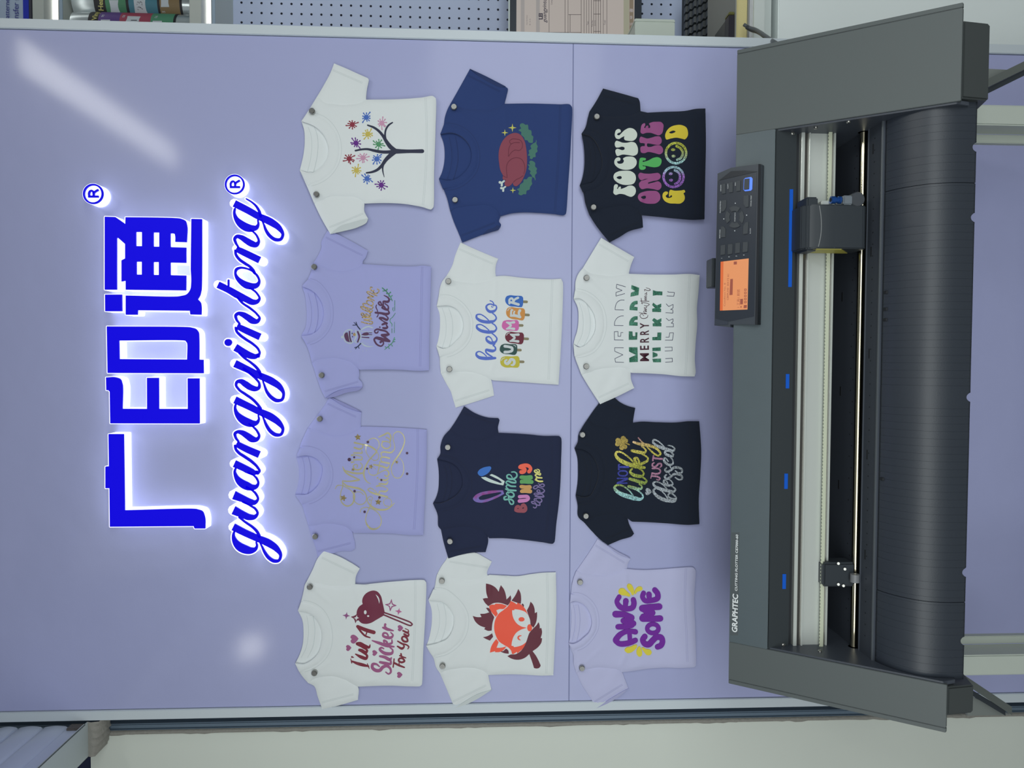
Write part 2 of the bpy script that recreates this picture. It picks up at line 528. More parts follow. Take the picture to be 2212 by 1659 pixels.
def sign_letter(faces, label, name='sign_letter', cat='sign letter', grow=1.5, group='lit characters of the sign', face_name='face'):
    """faces: list of (outer, holes) in pixels; white light body behind a thin blue face"""
    f = Flat(); bd = Flat()
    for outer, holes in faces:
        f.poly(outer, holes, fine=None)
        o = smooth_path(outer, True, 1.5)[:, :2]
        bd.poly(offset(o, grow), [offset(smooth_path(h, True, 1.5)[:, :2], -grow) for h in holes], smooth=False, fine=None)
    P = np.array(f.v); c = W(P[:, 0].mean(), P[:, 1].mean(), 0.0)
    t = empty(name, c, label, cat, group)
    bd.build('light_body', GLOW, t, SL - 0.0032, 0.0012)
    f.build(face_name, BLUE, t, SL, SL - 0.003)
    return t


def offset(q, d):
    """push a closed outline outwards by d pixels (negative shrinks)"""
    q = np.asarray(q, float); n = np.roll(q, -1, 0) - np.roll(q, 1, 0)
    A = 0.5 * np.sum(q[:, 0] * np.roll(q[:, 1], -1) - np.roll(q[:, 0], -1) * q[:, 1])
    n = np.stack([n[:, 1], -n[:, 0]], -1) * (1 if A > 0 else -1)
    n /= np.maximum(1e-9, np.linalg.norm(n, axis=1))[:, None]
    return q + n * d


k = Crop(200, 440, 6.381)
c_ = 'c'
tong_a = k([(165, 178, c_), (310, 183, c_), (450, 280, c_), (452, 185, c_), (1215, 205), (1275, 232), (1300, 300), (1297, 530, c_), (1138, 525, c_), (1138, 450), (1128, 415), (1100, 408), (1072, 408, c_), (1072, 598, c_), (1290, 605, c_),
            (1290, 815, c_), (1072, 810, c_), (1072, 985, c_), (1290, 990, c_), (1287, 1195, c_), (455, 1185, c_), (455, 1060, c_), (397, 1072, c_), (397, 780, c_), (447, 755, c_), (447, 555, c_), (342, 462, c_), (332, 475, c_), (332, 1185, c_), (165, 1185, c_)])
tong_h = [k([(x0, y0, c_), (x1, y0, c_), (x1, y1, c_), (x0, y1, c_)]) for x0, y0, x1, y1 in ((597, 388, 680, 585), (838, 395, 918, 592), (604, 798, 678, 977), (838, 803, 912, 982))]
tong_b = k([(170, 1252, c_), (403, 1252, c_), (405, 1482, c_), (172, 1482, c_)])
tong_c = k([(455, 1265, c_), (1205, 1273), (1300, 1245), (1348, 1175), (1358, 1090), (1352, 900, c_), (1360, 208, c_), (1505, 212, c_), (1497, 1190), (1480, 1260), (1448, 1318, c_), (1488, 1365), (1498, 1425), (1497, 1530, c_), (1345, 1527, c_), (1340, 1475, c_), (620, 1468, c_), (618, 1530, c_), (455, 1530, c_)])
sign_letter([(tong_a, tong_h), (tong_b, []), (tong_c, [])], 'big blue lit Chinese character 通, rightmost of three on the lilac wall')
k = Crop(200, 690, 6.912)
yin_a = k([(210, 103, c_), (1465, 118), (1540, 142), (1580, 195), (1587, 265), (1590, 600, c_), (1652, 602, c_), (1655, 805, c_), (222, 800, c_)])
yin_h = k([(392, 315, c_), (1385, 320), (1408, 350), (1410, 598, c_), (397, 592, c_)])
yin_b = k([(198, 865, c_), (345, 865), (412, 892), (440, 965), (442, 1335, c_), (812, 1337, c_), (810, 872, c_), (985, 872, c_), (988, 1337, c_), (1420, 1337, c_), (1418, 880, c_), (1592, 880, c_), (1595, 1555, c_), (262, 1553, c_), (255, 1080, c_), (235, 1058, c_), (203, 1058, c_)])
sign_letter([(yin_a, [yin_h]), (yin_b, [])], 'big blue lit Chinese character 印, middle of three on the lilac wall')
k = Crop(150, 760, 3.386)
guang = k([(285, 602, c_), (395, 602, c_), (403, 1160, c_), (930, 1152), (972, 1168), (988, 1205), (992, 1293, c_), (915, 1293, c_), (908, 1275, c_), (295, 1280, c_), (292, 998, c_), (262, 998, c_), (262, 840, c_), (288, 838, c_)])
sign_letter([(guang, [])], 'big blue lit Chinese character 广, leftmost of three on the lilac wall')


def reg_mark(cx, cy, r, label):
    t = empty('registered_mark', W(cx, cy, 0.0), label, 'sign mark', 'registered marks of the sign')
    Flat().disc(cx, cy, r + 0.8, 40).build('light_body', GLOW, t, SL - 0.0035, 0.0012)
    K = [(cx + r * math.cos(a * math.pi / 20), cy + r * math.sin(a * math.pi / 20)) for a in range(40)]
    q = r * 0.84
    H = [(cx + q * math.cos(a * math.pi / 20), cy + q * math.sin(a * math.pi / 20)) for a in range(40)]
    Flat().poly(K, [H], smooth=False, fine=None).build('ring', BLUE, t, SL, SL - 0.003)
    f = Flat(); s = r / 148
    def p(l): return [(cx + (x - 322) * s, cy + (y - 264) * s) for x, y in l]
    f.stroke(p([(250, 303), (400, 303)]), 28 * s, cap=False)
    f.stroke(p([(264, 300), (262, 250), (280, 222), (305, 217), (325, 238), (328, 295)]), 26 * s, cap=False)
    f.stroke(p([(318, 262), (345, 235), (398, 203)]), 26 * s, cap=False)
    f.build('mark', BLUE, t, SL, SL - 0.003)


reg_mark(460 + 322 / 6.911, 360 + 264 / 6.911, 21.4, 'round lit registered mark touching the end of the blue script word')
reg_mark(150 + 210 / 4.148, 360 + 243 / 4.148, 21.9, 'round lit registered mark high right of the big blue characters')

# the script word, pen strokes read from four enlargements
SA, SB, SC, SD = (Crop(460, y, 6.911) for y in (360, 560, 760, 980))
word = [
    # g (last)
    SA([(318, 548, 108), (500, 640, 104), (690, 745, 104), (880, 835, 108), (985, 915, 82), (1040, 1020, 40), (1008, 1082, 42), (935, 1088, 52), (850, 1035, 52), (790, 950, 42), (752, 850, 26), (722, 790, 22)]),
    SA([(325, 628, 30), (316, 672, 34), (340, 765, 62), (405, 845, 106), (500, 905, 120), (590, 920, 95), (650, 902, 60), (674, 860, 34), (668, 795, 24)]),
    SA([(712, 740, 44), (688, 665, 40), (640, 585, 34), (570, 523, 27), (497, 480, 22)]),
    # n
    SA([(345, 1225, 90), (480, 1290, 100), (692, 1393, 104)]),
    SA([(385, 1215, 30), (335, 1130, 36), (322, 1075, 42), (352, 1042, 50), (420, 1056, 74), (500, 1105, 92), (580, 1150, 96), (640, 1162, 76), (680, 1118, 38), (662, 1048, 30), (620, 990, 28), (560, 945, 28)]),
    SA([(330, 1250, 34), (340, 1310, 38), (390, 1382, 42), (470, 1440, 44), (555, 1498, 42), (605, 1560, 44), (622, 1592, 40)]),
    # o
    SB([(600, 185, 34), (560, 160, 32), (480, 133, 30), (400, 127, 34), (347, 152, 40), (331, 200, 32), (352, 265, 50), (420, 338, 82), (520, 393, 106), (600, 402, 90), (660, 380, 64), (688, 328, 34), (666, 258, 32), (605, 190, 40)]),
    # t
    SB([(74, 380, 102, c_), (230, 455, 100), (370, 535, 108), (500, 600, 98), (600, 640, 84), (660, 628, 58), (692, 585, 32), (662, 520, 28), (590, 453, 30), (540, 430, 30)]),
    SB([(230, 312, 26), (229, 400, 28)]),
    SB([(365, 570, 34), (430, 645, 34), (560, 737, 34), (650, 815, 30), (692, 880, 34), (655, 925, 66), (600, 921, 94), (520, 870, 94), (430, 820, 74), (372, 810, 50), (337, 840, 44), (345, 890, 36), (395, 965, 30)]),
    # n
    SB([(357, 1000, 88), (500, 1068, 98), (698, 1158, 104)]),
    SB([(335, 1020, 34), (352, 1075, 38), (400, 1130, 40), (480, 1190, 40), (600, 1270, 36), (668, 1335, 32), (693, 1395, 32), (672, 1447, 52)]),
    # i
    SB([(332, 1315, 112), (450, 1385, 104), (560, 1440, 96), (635, 1450, 72), (682, 1420, 44)]),
    SB([(390, 1400, 34), (470, 1475, 34), (560, 1540, 34), (640, 1610, 40), (690, 1680, 44), (716, 1740, 40)]),
    # y
    SC([(326, 175, 112), (500, 258, 100), (690, 353, 100), (890, 448, 106), (990, 520, 84), (1052, 630, 40), (1025, 715, 44), (955, 728, 54), (875, 685, 54), (805, 600, 42), (762, 490, 26), (738, 420, 22)]),
    SC([(460, 250, 40), (560, 330, 40), (640, 402, 36), (690, 478, 32), (682, 535, 50), (640, 552, 72), (560, 532, 88), (480, 480, 90), (410, 440, 68), (358, 450, 46), (342, 490, 36), (382, 560, 34), (480, 632, 38), (590, 710, 38), (660, 782, 38), (708, 850, 42)]),
    # g
    SC([(326, 718, 110), (500, 800, 100), (690, 893, 100), (880, 983, 106), (980, 1060, 84), (1042, 1165, 40), (1010, 1235, 44), (940, 1240, 54), (860, 1190, 52), (795, 1095, 42), (755, 1000, 26), (728, 940, 22)]),
    SC([(338, 782, 30), (327, 830, 34), (347, 910, 60), (410, 990, 104), (510, 1052, 120), (600, 1072, 95), (655, 1055, 58), (682, 1010, 32), (674, 945, 22)]),
    SC([(540, 1075, 28), (600, 1122, 28), (660, 1190, 30), (686, 1262, 36), (645, 1310, 66), (590, 1306, 94), (510, 1255, 92), (425, 1206, 70), (362, 1196, 48), (327, 1220, 44), (332, 1270, 36), (380, 1345, 30)]),
    # n
    SC([(347, 1375, 88), (490, 1448, 98), (688, 1535, 104)]),
    SC([(325, 1400, 34), (340, 1455, 38), (385, 1510, 40), (460, 1560, 42), (590, 1652, 40), (665, 1730, 34), (690, 1785, 38), (662, 1808, 60)]),
    # a
    SD([(318, 150, 108), (450, 210, 100), (560, 265, 96), (625, 286, 70), (668, 270, 44)]),
    SD([(338, 216, 30), (323, 260, 34), (342, 340, 60), (400, 420, 104), (500, 482, 120), (585, 506, 90), (645, 490, 60), (673, 442, 32), (650, 372, 28), (610, 328, 26), (530, 285, 40)]),
    # u
    SD([(310, 620, 128), (430, 670, 104), (555, 724, 94), (625, 728, 66), (668, 682, 33), (640, 605, 30), (580, 545, 30), (490, 495, 40)]),
    SD([(304, 845, 128), (430, 905, 104), (545, 950, 90), (620, 945, 66), (663, 890, 33), (635, 832, 30), (560, 778, 30), (440, 715, 36)]),
    SD([(390, 950, 30), (490, 1030, 30), (590, 1100, 34), (650, 1160, 38), (692, 1238, 42)]),
    # g (first)
    SD([(300, 1095, 108), (480, 1185, 100), (660, 1265, 100), (850, 1350, 106), (945, 1420, 84), (1008, 1528, 42), (980, 1598, 44), (915, 1605, 50), (838, 1562, 50), (768, 1470, 40), (728, 1385, 26), (698, 1325, 22)]),
    SD([(318, 1158, 30), (303, 1210, 38), (322, 1300, 76), (385, 1382, 118), (480, 1432, 124), (565, 1448, 96), (628, 1428, 60), (654, 1378, 33), (642, 1318, 22)]),
]
fat = ({0, 3, 7, 10, 12, 14, 16, 19, 21, 23, 24, 26})
wt = empty('sign_word', W(560, 800, 0.0), 'long blue lit script word guangyintong below the three big characters', 'sign word')
f = Flat(); bd = Flat()
for i, st in enumerate(word):
    f.stroke(st, cap=(i not in fat))
    bd.stroke([(p[0], p[1], p[2] + 4.6) for p in st])
di = SB([(226, 1243)])[0]
f.disc(di[0], di[1], 8.2, 20, 7.7); bd.disc(di[0], di[1], 10.2, 20)
bd.build('light_body', GLOW, wt, SL - 0.0032, 0.0012)
f.build('face', BLUE, wt, SL, SL - 0.003)

# ---------------------------------------------------------------- the twelve little t-shirts
def cloth(name, c, dark=0.10):
    return mat(name, lin(*c), 0.9, spec=0.15, sheen=0.15, bump=[(1500.0, 0.22, 0.0006), (90.0, 0.10, 0.003)], var=(14.0, dark))


C_WHITE = cloth('white cotton', (232, 238, 240), 0.05)
C_LILAC = cloth('lilac cotton', (172, 176, 230), 0.05)
C_PALE = cloth('pale lilac cotton', (198, 200, 236), 0.05)
C_NAVY = cloth('navy cotton', (52, 71, 124))
C_INK = cloth('ink blue cotton', (44, 51, 78))
C_BLACK = cloth('black cotton', (34, 41, 56))
THREAD = {}
for m_, c0 in ((C_WHITE, (206, 214, 216)), (C_LILAC, (150, 152, 206)), (C_PALE, (172, 174, 212)), (C_NAVY, (40, 56, 102)), (C_INK, (36, 42, 66)), (C_BLACK, (26, 32, 45))):
    THREAD[m_.name] = mat(m_.name + ' stitching', lin(*c0), 0.9)
STEEL = mat('brushed nickel', lin(168, 168, 164), 0.28, metal=0.9)
STEEL_D = mat('turned nickel face', lin(132, 132, 130), 0.38, metal=0.9)


class Shirt:
    def __init__(s, crop, lvl, clothm, d, label, seed):
        s.crop = crop; s.m = clothm; s.b0 = lvl * 0.0026 + 0.0006; s.rng = np.random.RandomState(seed)
        k = crop
        body = [d['sr'] + ('c',)] + d['armR'] + d['sides'] + d['armL'] + [d['sl'] + ('c',)] + d['shL'] + [d['nL'] + ('c',)] + d['inner'] + [d['nR'] + ('c',)] + d['shR']
        s.body_px = k(body); s.ring = smooth_path(s.body_px, True)[:, :2]
        s.waves = [(s.rng.uniform(0.06, 0.16), s.rng.uniform(0, math.pi), s.rng.uniform(0, 6.3), s.rng.uniform(0.4, 1.0)) for _ in range(7)]
        P = k(d['pins']); s.pins = P
        c = s.ring.mean(0)
        # drag folds: from each pin down towards the middle of the chest, and in from the armholes
        s.folds = []
        aR, aL = np.array(k([d['armR'][-1]])[0][:2]), np.array(k([d['armL'][0]])[0][:2])
        for p, arm in ((P[0], aR), (P[1], aL)):
            p = np.array(p[:2])
            s.folds.append((p, p + (arm - p) * 0.95, 3.2, 0.0009)); s.folds.append((p, p + (c - p) * 0.45 + s.rng.uniform(-8, 8, 2), 3.6, 0.0009))
        for arm in (aR, aL):
            e = arm + (c - arm) * 0.45 + s.rng.uniform(-10, 10, 2)
            s.folds.append((arm, e, 4.5, 0.0012)); s.folds.append((arm + [14, 0], arm + [60, s.rng.uniform(4, 16) * (1 if arm is aR else -1)], 4.5, 0.0009))
        t = empty('t_shirt', W(c[0], c[1], 0.0), label, 't-shirt', 'printed baby t-shirts pinned to the wall'); s.root = t
        th = THREAD[clothm.name]
        if 'inner' in d:                                  # inside of the back, seen through the neck
            bk = [d['nR'] + ('c',)] + d['back'] + [d['nL'] + ('c',)] + [(x + 22, y) for x, y in d['inner']]
            f = Flat().poly(k(bk), fine=5); rb = smooth_path(k(bk), True)[:, :2]
            f.build('back_panel', clothm, t, lambda x, y: s.b0 + 0.0010 + 0.0007 * (1 - np.exp(-dist_rings(np.stack([x, y], -1), [rb]) / 3)), s.b0, True, angle=50)
            f = Flat().stroke([p + (d['tape'] / k.k,) for p in k(d['tp'])], cap=False)
            f.build('neck_tape', clothm, t, s.b0 + 0.0024, s.b0 + 0.0012)
            f = Flat().stroke(k([(x + d['tape'] * .62, y) for x, y in d['tp']]), 0.8, cap=False).stroke(k([(x - d['tape'] * .9, y) for x, y in d['tp']]), 0.8, cap=False)
            f.build('stitching', th, t, s.b0 + 0.0021)
        for side, key, arm, dy in (('r', 'rs', d['armR'], 38), ('l', 'ls', d['armL'], -38)):
            pts = list(d[key])
            start = d['sr'] if side == 'r' else d['sl']
            ap = [(p[0], p[1] + dy) for p in (arm[::-1] if side == 'r' else arm)]
            ring_c = [start + ('c',)] + pts + ap + [(start[0] + 14, start[1] + dy)]
            px = k(ring_c); rr_ = smooth_path(px, True)[:, :2]
            f = Flat().poly(px, fine=4.0)
            wv = [(s.rng.uniform(0.10, 0.24), s.rng.uniform(0.2, 1.4), s.rng.uniform(0, 6.3), s.rng.uniform(0.4, 1.0)) for _ in range(5)]
            def hs(x, y, rr_=rr_, wv=wv):
                dd = dist_rings(np.stack([x, y], -1), [rr_])
                n = sum(a * np.sin(f_ * (x * math.cos(q) + y * math.sin(q)) + ph) for f_, q, ph, a in wv) / 3.5
                return s.b0 + 0.0014 + 0.0028 * (1 - np.exp(-dd / 4.5)) + 0.0009 * n * (1 - np.exp(-dd / 8))
            f.build('sleeve', clothm, t, hs, s.b0 + 0.0002, True, angle=50)
            cs = [p for p in px if isinstance(p[-1], str)][1:3]
            if len(cs) == 2:                              # hem stitch of the sleeve
                a, b_ = np.array(cs[0][:2]), np.array(cs[1][:2]); o = np.array(k([start])[0]) - (a + b_) / 2
                e = (b_ - a) / np.linalg.norm(b_ - a); nrm = o - e * o.dot(e); nrm /= np.linalg.norm(nrm)
                q0, q1 = a + nrm * 13 + e * 3, b_ + nrm * 13 - e * 6
                f = Flat()
                for w_ in (0, 2.4):
                    f.stroke([tuple(q0 + nrm * w_ + (q1 - q0) * t_) for t_ in (0, .25, .5, .75, 1)], 0.7, cap=False)
                f.build('stitching', th, t, lambda x, y: hs(x, y) + 0.0003)
            for lk in ('lin_' + side,):
                if lk in d:
                    f = Flat().poly(k(d[lk]), fine=None)
                    f.build('sleeve_lining', th, t, s.b0 + 0.0036, s.b0 + 0.0008)
        f = Flat().poly(s.body_px, fine=3.6)
        f.build('body', clothm, t, s.h, s.b0 + 0.0016, True, angle=50)
        f = Flat()
        hm = smooth_path(k(d['hem']), False)[:, :2]
        for w_ in (0, 3.2): f.stroke([(p[0] + w_ - 1, p[1]) for p in hm[::12]], 0.7, cap=False)
        f.build('stitching', th, t, lambda x, y: s.h(x, y) + 0.0003)
        col = [d['nR'] + ('c',), d['cR'] + ('c',)] + d['seam'] + [d['cL'] + ('c',), d['nL'] + ('c',)] + d['inner']
        cpx = k(col); rc = smooth_path(cpx, True)[:, :2]
        f = Flat().poly(cpx, fine=3.2)
        f.build('collar', clothm, t, lambda x, y: s.b0 + 0.0062 + 0.0016 * (1 - np.exp(-dist_rings(np.stack([x, y], -1), [rc]) / 2.2)) + 0.35 * s.wob(x, y), s.b0 + 0.003, True, angle=50)
        sm = smooth_path(k([d['cR']] + d['seam'] + [d['cL']]), False)[:, :2]; cc = sm.mean(0) - [20, 0]
        f = Flat().stroke([tuple(p + (p - cc) / np.linalg.norm(p - cc) * 4.2) for p in sm[4:-4:10]], 0.8, cap=False)
        f.build('stitching', th, t, lambda x, y: s.h(x, y) + 0.0003)

    def wob(s, x, y):
        n = sum(a * np.sin(f_ * (x * math.cos(q) + y * math.sin(q)) + ph) for f_, q, ph, a in s.waves) / 4.5
        h = 0.0006 * n
        for a, b, w_, amp in s.folds:
            ab = b - a; L2 = ab.dot(ab); t = np.clip(((x - a[0]) * ab[0] + (y - a[1]) * ab[1]) / L2, 0, 1)
            dd = np.hypot(x - a[0] - t * ab[0], y - a[1] - t * ab[1])
            h = h + amp * np.exp(-(dd / w_)**2) * np.sin(math.pi * np.clip(t, 0.02, 0.98))
        return h

    def h(s, x, y):
        d = dist_rings(np.stack([x, y], -1), [s.ring])
        return s.b0 + 0.0032 + 0.0034 * (1 - np.exp(-d / 5.5)) + s.wob(x, y) * (1 - np.exp(-d / 7))


def A(*l): return list(l)


def cc(p): return p + ('c',)


SH = {}
def shirt(key, x, y, k, lvl, m, label, seed, **d):
    SH[key] = Shirt(Crop(x, y, k), lvl, m, d, label, seed)


shirt('tree', 630, 120, 4.2545, 2, C_WHITE, 'white t-shirt printed with a bare dark tree and coloured paint splashes', 1,
      sr=(235, 375), armR=[(300, 425), (400, 445), (520, 450), (600, 440), (687, 405, 'c')],
      sides=[(1000, 400), (1200, 385), (1300, 373), (1322, 390), (1322, 700), (1310, 1050), (1302, 1395), (1285, 1412), (1200, 1392), (1050, 1365), (850, 1355), (672, 1360, 'c')],
      armL=[(660, 1345), (600, 1310), (500, 1300), (350, 1303), (250, 1345)], sl=(205, 1355), shL=[(150, 1225)], nL=(75, 1055),
      inner=[(195, 1075), (250, 1045), (310, 980), (338, 880), (325, 790), (270, 700), (190, 640)], nR=(90, 602), shR=[(132, 540)],
      cR=(135, 537), seam=[(200, 545), (300, 580), (380, 660), (430, 770), (440, 880), (420, 980), (360, 1080), (250, 1160)], cL=(152, 1190),
      rs=[(300, 265), (360, 150), (390, 72, 'c'), (500, 118), (620, 172), (700, 207, 'c'), (708, 222), (692, 310), (684, 398)],
      ls=[(270, 1490), (355, 1640, 'c'), (450, 1570), (560, 1535), (702, 1498, 'c'), (668, 1430), (668, 1352)],
      lin_l=[(355, 1640, 'c'), (450, 1568), (560, 1532), (703, 1496, 'c'), (690, 1530), (600, 1580), (480, 1612)],
      back=[(115, 690), (120, 790), (110, 900)], tp=[(185, 655), (212, 730), (220, 820), (208, 950), (180, 1068)], tape=38,
      hem=[(1228, 388), (1240, 700), (1230, 1050), (1205, 1390)], pins=[(190, 520), (230, 1283)])
shirt('winter', 630, 490, 4.485, 1, C_LILAC, 'lilac t-shirt printed with a snowman and the words welcome winter', 2,
      sr=(215, 345), armR=[(300, 375), (400, 415), (500, 425), (600, 400), (688, 360, 'c')],
      sides=[(850, 370), (1050, 382), (1200, 382), (1265, 375), (1352, 385, 'c'), (1345, 700), (1335, 1050), (1332, 1390, 'c'), (1250, 1395), (1050, 1385), (850, 1382), (660, 1385, 'c')],
      armL=[(630, 1360), (560, 1310), (480, 1285), (370, 1278), (270, 1290)], sl=(195, 1315), shL=[(165, 1200), (130, 1120)], nL=(90, 1058),
      inner=[(190, 1042), (250, 1005), (295, 930), (310, 850), (300, 760), (260, 680), (200, 620)], nR=(98, 575), shR=[(150, 530), (165, 490), (190, 430)],
      cR=(158, 510), seam=[(250, 545), (320, 620), (370, 720), (385, 830), (375, 930), (330, 1020), (250, 1095)], cL=(150, 1135),
      rs=[(260, 270), (290, 190), (286, 160), (320, 80), (347, 38, 'c'), (430, 65), (560, 130), (740, 232, 'c'), (715, 300), (692, 330)],
      ls=[(240, 1450), (290, 1590), (325, 1659, 'c'), (420, 1600), (550, 1565), (688, 1553, 'c'), (682, 1510), (652, 1470), (655, 1430)],
      lin_l=[(325, 1659, 'c'), (430, 1598), (560, 1562), (690, 1551, 'c'), (660, 1578), (540, 1605), (400, 1650)],
      back=[(125, 650), (140, 760), (145, 880), (135, 970)], tp=[(195, 640), (222, 740), (232, 850), (222, 950), (192, 1035)], tape=42,
      hem=[(1262, 385), (1255, 700), (1248, 1050), (1240, 1388)], pins=[(220, 392), (292, 1437)])
shirt('xmas', 630, 850, 4.609, 0, C_LILAC, 'lilac t-shirt printed with gold swash letters merry christmas and little stars', 3,
      sr=(160, 345), armR=[(250, 360), (350, 400), (450, 412), (550, 400), (640, 365), (700, 328, 'c')],
      sides=[(900, 333), (1100, 342), (1260, 352), (1345, 360, 'c'), (1345, 600), (1330, 1000), (1310, 1410, 'c'), (1200, 1412), (1000, 1395), (800, 1390), (622, 1388, 'c')],
      armL=[(570, 1350), (500, 1318), (400, 1303), (300, 1305), (215, 1320)], sl=(165, 1312), shL=[(130, 1200), (95, 1095)], nL=(35, 1010),
      inner=[(165, 1000), (210, 970), (265, 910), (300, 820), (305, 730), (270, 670), (210, 630), (160, 618)], nR=(45, 630), shR=[(80, 560), (85, 520), (120, 430)],
      cR=(83, 540), seam=[(200, 550), (290, 590), (360, 670), (390, 770), (385, 870), (340, 970), (250, 1050)], cL=(100, 1105),
      rs=[(215, 270), (290, 170), (350, 80), (372, 36, 'c'), (500, 110), (600, 155), (695, 187, 'c'), (690, 260), (690, 325)],
      lin_r=[(380, 33, 'c'), (500, 86), (620, 143), (698, 183, 'c'), (600, 158), (500, 115)],
      ls=[(190, 1400), (240, 1540), (262, 1640, 'c'), (300, 1655), (400, 1600), (480, 1572), (600, 1565), (632, 1545, 'c'), (630, 1490), (618, 1440)],
      back=[(65, 700), (75, 800), (65, 900)], tp=[(140, 630), (160, 700), (168, 800), (160, 900), (135, 1003)], tape=42,
      hem=[(1252, 355), (1250, 700), (1235, 1050), (1212, 1408)], pins=[(282, 250), (236, 1416)])
shirt('sucker', 630, 1180, 4.609, 1, C_WHITE, 'white t-shirt printed with a heart lollipop and words in dark red and pink', 4,
      sr=(155, 340), armR=[(280, 370), (400, 390), (500, 397), (580, 390), (632, 378, 'c')],
      sides=[(720, 382, 'c'), (900, 362), (1100, 345), (1200, 338), (1325, 342), (1338, 360), (1330, 700), (1310, 1050), (1295, 1380), (1280, 1392), (1180, 1395), (1000, 1388), (850, 1390), (660, 1398, 'c')],
      armL=[(600, 1370), (500, 1320), (400, 1298), (300, 1305), (220, 1330)], sl=(165, 1362), shL=[(110, 1300), (70, 1240)], nL=(35, 1168),
      inner=[(120, 1175), (190, 1140), (260, 1070), (295, 960), (300, 870), (270, 770), (220, 700), (170, 665)], nR=(63, 640), shR=[(92, 555), (120, 440), (130, 390)],
      cR=(95, 552), seam=[(200, 575), (300, 640), (360, 740), (385, 850), (385, 960), (350, 1070), (260, 1170), (170, 1220)], cL=(75, 1250),
      rs=[(210, 230), (260, 120), (318, 48, 'c'), (450, 92), (565, 150), (640, 195), (678, 222, 'c'), (640, 300), (633, 378)],
      ls=[(220, 1390), (260, 1500), (305, 1622, 'c'), (450, 1590), (660, 1530, 'c'), (662, 1405)],
      back=[(105, 730), (118, 850), (105, 1000), (70, 1100)], tp=[(188, 690), (205, 800), (203, 900), (182, 1010), (132, 1110)], tape=42,
      hem=[(1228, 342), (1228, 700), (1212, 1050), (1195, 1390)], pins=[(184, 395), (229, 1250)])
shirt('turkey', 930, 140, 4.253, 1, C_NAVY, 'navy blue t-shirt printed with a dark red roast turkey and green leaves', 5,
      sr=(190, 345), armR=[(300, 395), (420, 405), (550, 408), (620, 390), (680, 358, 'c')],
      sides=[(900, 355), (1100, 360), (1190, 363), (1280, 365), (1298, 385), (1290, 700), (1265, 1100), (1242, 1370), (1225, 1380), (1130, 1370), (1000, 1360), (850, 1355), (740, 1365), (645, 1390, 'c')],
      armL=[(620, 1350), (570, 1310), (500, 1293), (400, 1298), (300, 1310)], sl=(180, 1340), shL=[(150, 1220), (115, 1130)], nL=(77, 1048),
      inner=[(170, 1062), (240, 1045), (310, 990), (360, 920), (375, 850), (365, 760), (330, 700), (270, 650), (200, 625)], nR=(90, 635), shR=[(120, 560), (130, 490), (160, 400)],
      cR=(123, 548), seam=[(220, 560), (310, 600), (390, 680), (430, 780), (435, 870), (415, 960), (350, 1050), (240, 1120)], cL=(113, 1140),
      rs=[(230, 275), (300, 150), (362, 38, 'c'), (500, 110), (690, 203, 'c'), (708, 215), (700, 280), (682, 355)],
      lin_r=[(362, 36, 'c'), (500, 100), (690, 198, 'c'), (640, 205), (560, 172), (450, 108)],
      ls=[(210, 1430), (260, 1550), (292, 1632, 'c'), (480, 1560), (600, 1520), (640, 1495, 'c'), (648, 1470), (630, 1440), (642, 1392)],
      lin_l=[(480, 1560, 'c'), (530, 1512), (600, 1472), (640, 1482, 'c'), (630, 1507), (560, 1534)],
      back=[(120, 720), (130, 830), (120, 930), (100, 1000)], tp=[(205, 660), (225, 760), (230, 870), (210, 980), (185, 1058)], tape=38,
      hem=[(1190, 368), (1180, 700), (1160, 1050), (1140, 1365)], pins=[(213, 397), (223, 1247)])
shirt('hello', 930, 520, 4.484, 0, C_WHITE, 'white t-shirt printed with blue hello over six ice lollies spelling summer', 6,
      sr=(155, 340), armR=[(240, 385), (350, 403), (450, 405), (540, 390), (632, 345, 'c')],
      sides=[(700, 340), (900, 360), (1050, 370), (1170, 373), (1265, 368, 'c'), (1280, 400), (1278, 700), (1262, 1050), (1240, 1395, 'c'), (1130, 1388), (950, 1375), (750, 1362), (605, 1352, 'c')],
      armL=[(560, 1335), (450, 1290), (350, 1275), (250, 1275), (170, 1285)], sl=(100, 1285), shL=[(92, 1200), (88, 1125), (75, 1070)], nL=(57, 1022),
      inner=[(130, 1045), (180, 1030), (240, 980), (300, 910), (318, 830), (305, 740), (260, 670), (200, 635)], nR=(60, 632), shR=[(78, 545), (90, 460), (110, 400)],
      cR=(78, 545), seam=[(180, 545), (270, 590), (340, 660), (385, 750), (390, 850), (375, 930), (320, 1020), (220, 1090)], cL=(88, 1125),
      rs=[(210, 240), (240, 140), (290, 17, 'c'), (450, 90), (655, 175, 'c'), (635, 230), (628, 300)],
      ls=[(150, 1380), (200, 1470), (208, 1500), (243, 1617, 'c'), (400, 1570), (615, 1500, 'c'), (605, 1430)],
      back=[(85, 700), (92, 800), (85, 900), (70, 980)], tp=[(150, 650), (180, 740), (190, 840), (180, 940), (150, 1040)], tape=42,
      hem=[(1178, 375), (1165, 700), (1152, 1050), (1140, 1386)], pins=[(170, 396), (180, 1244)])
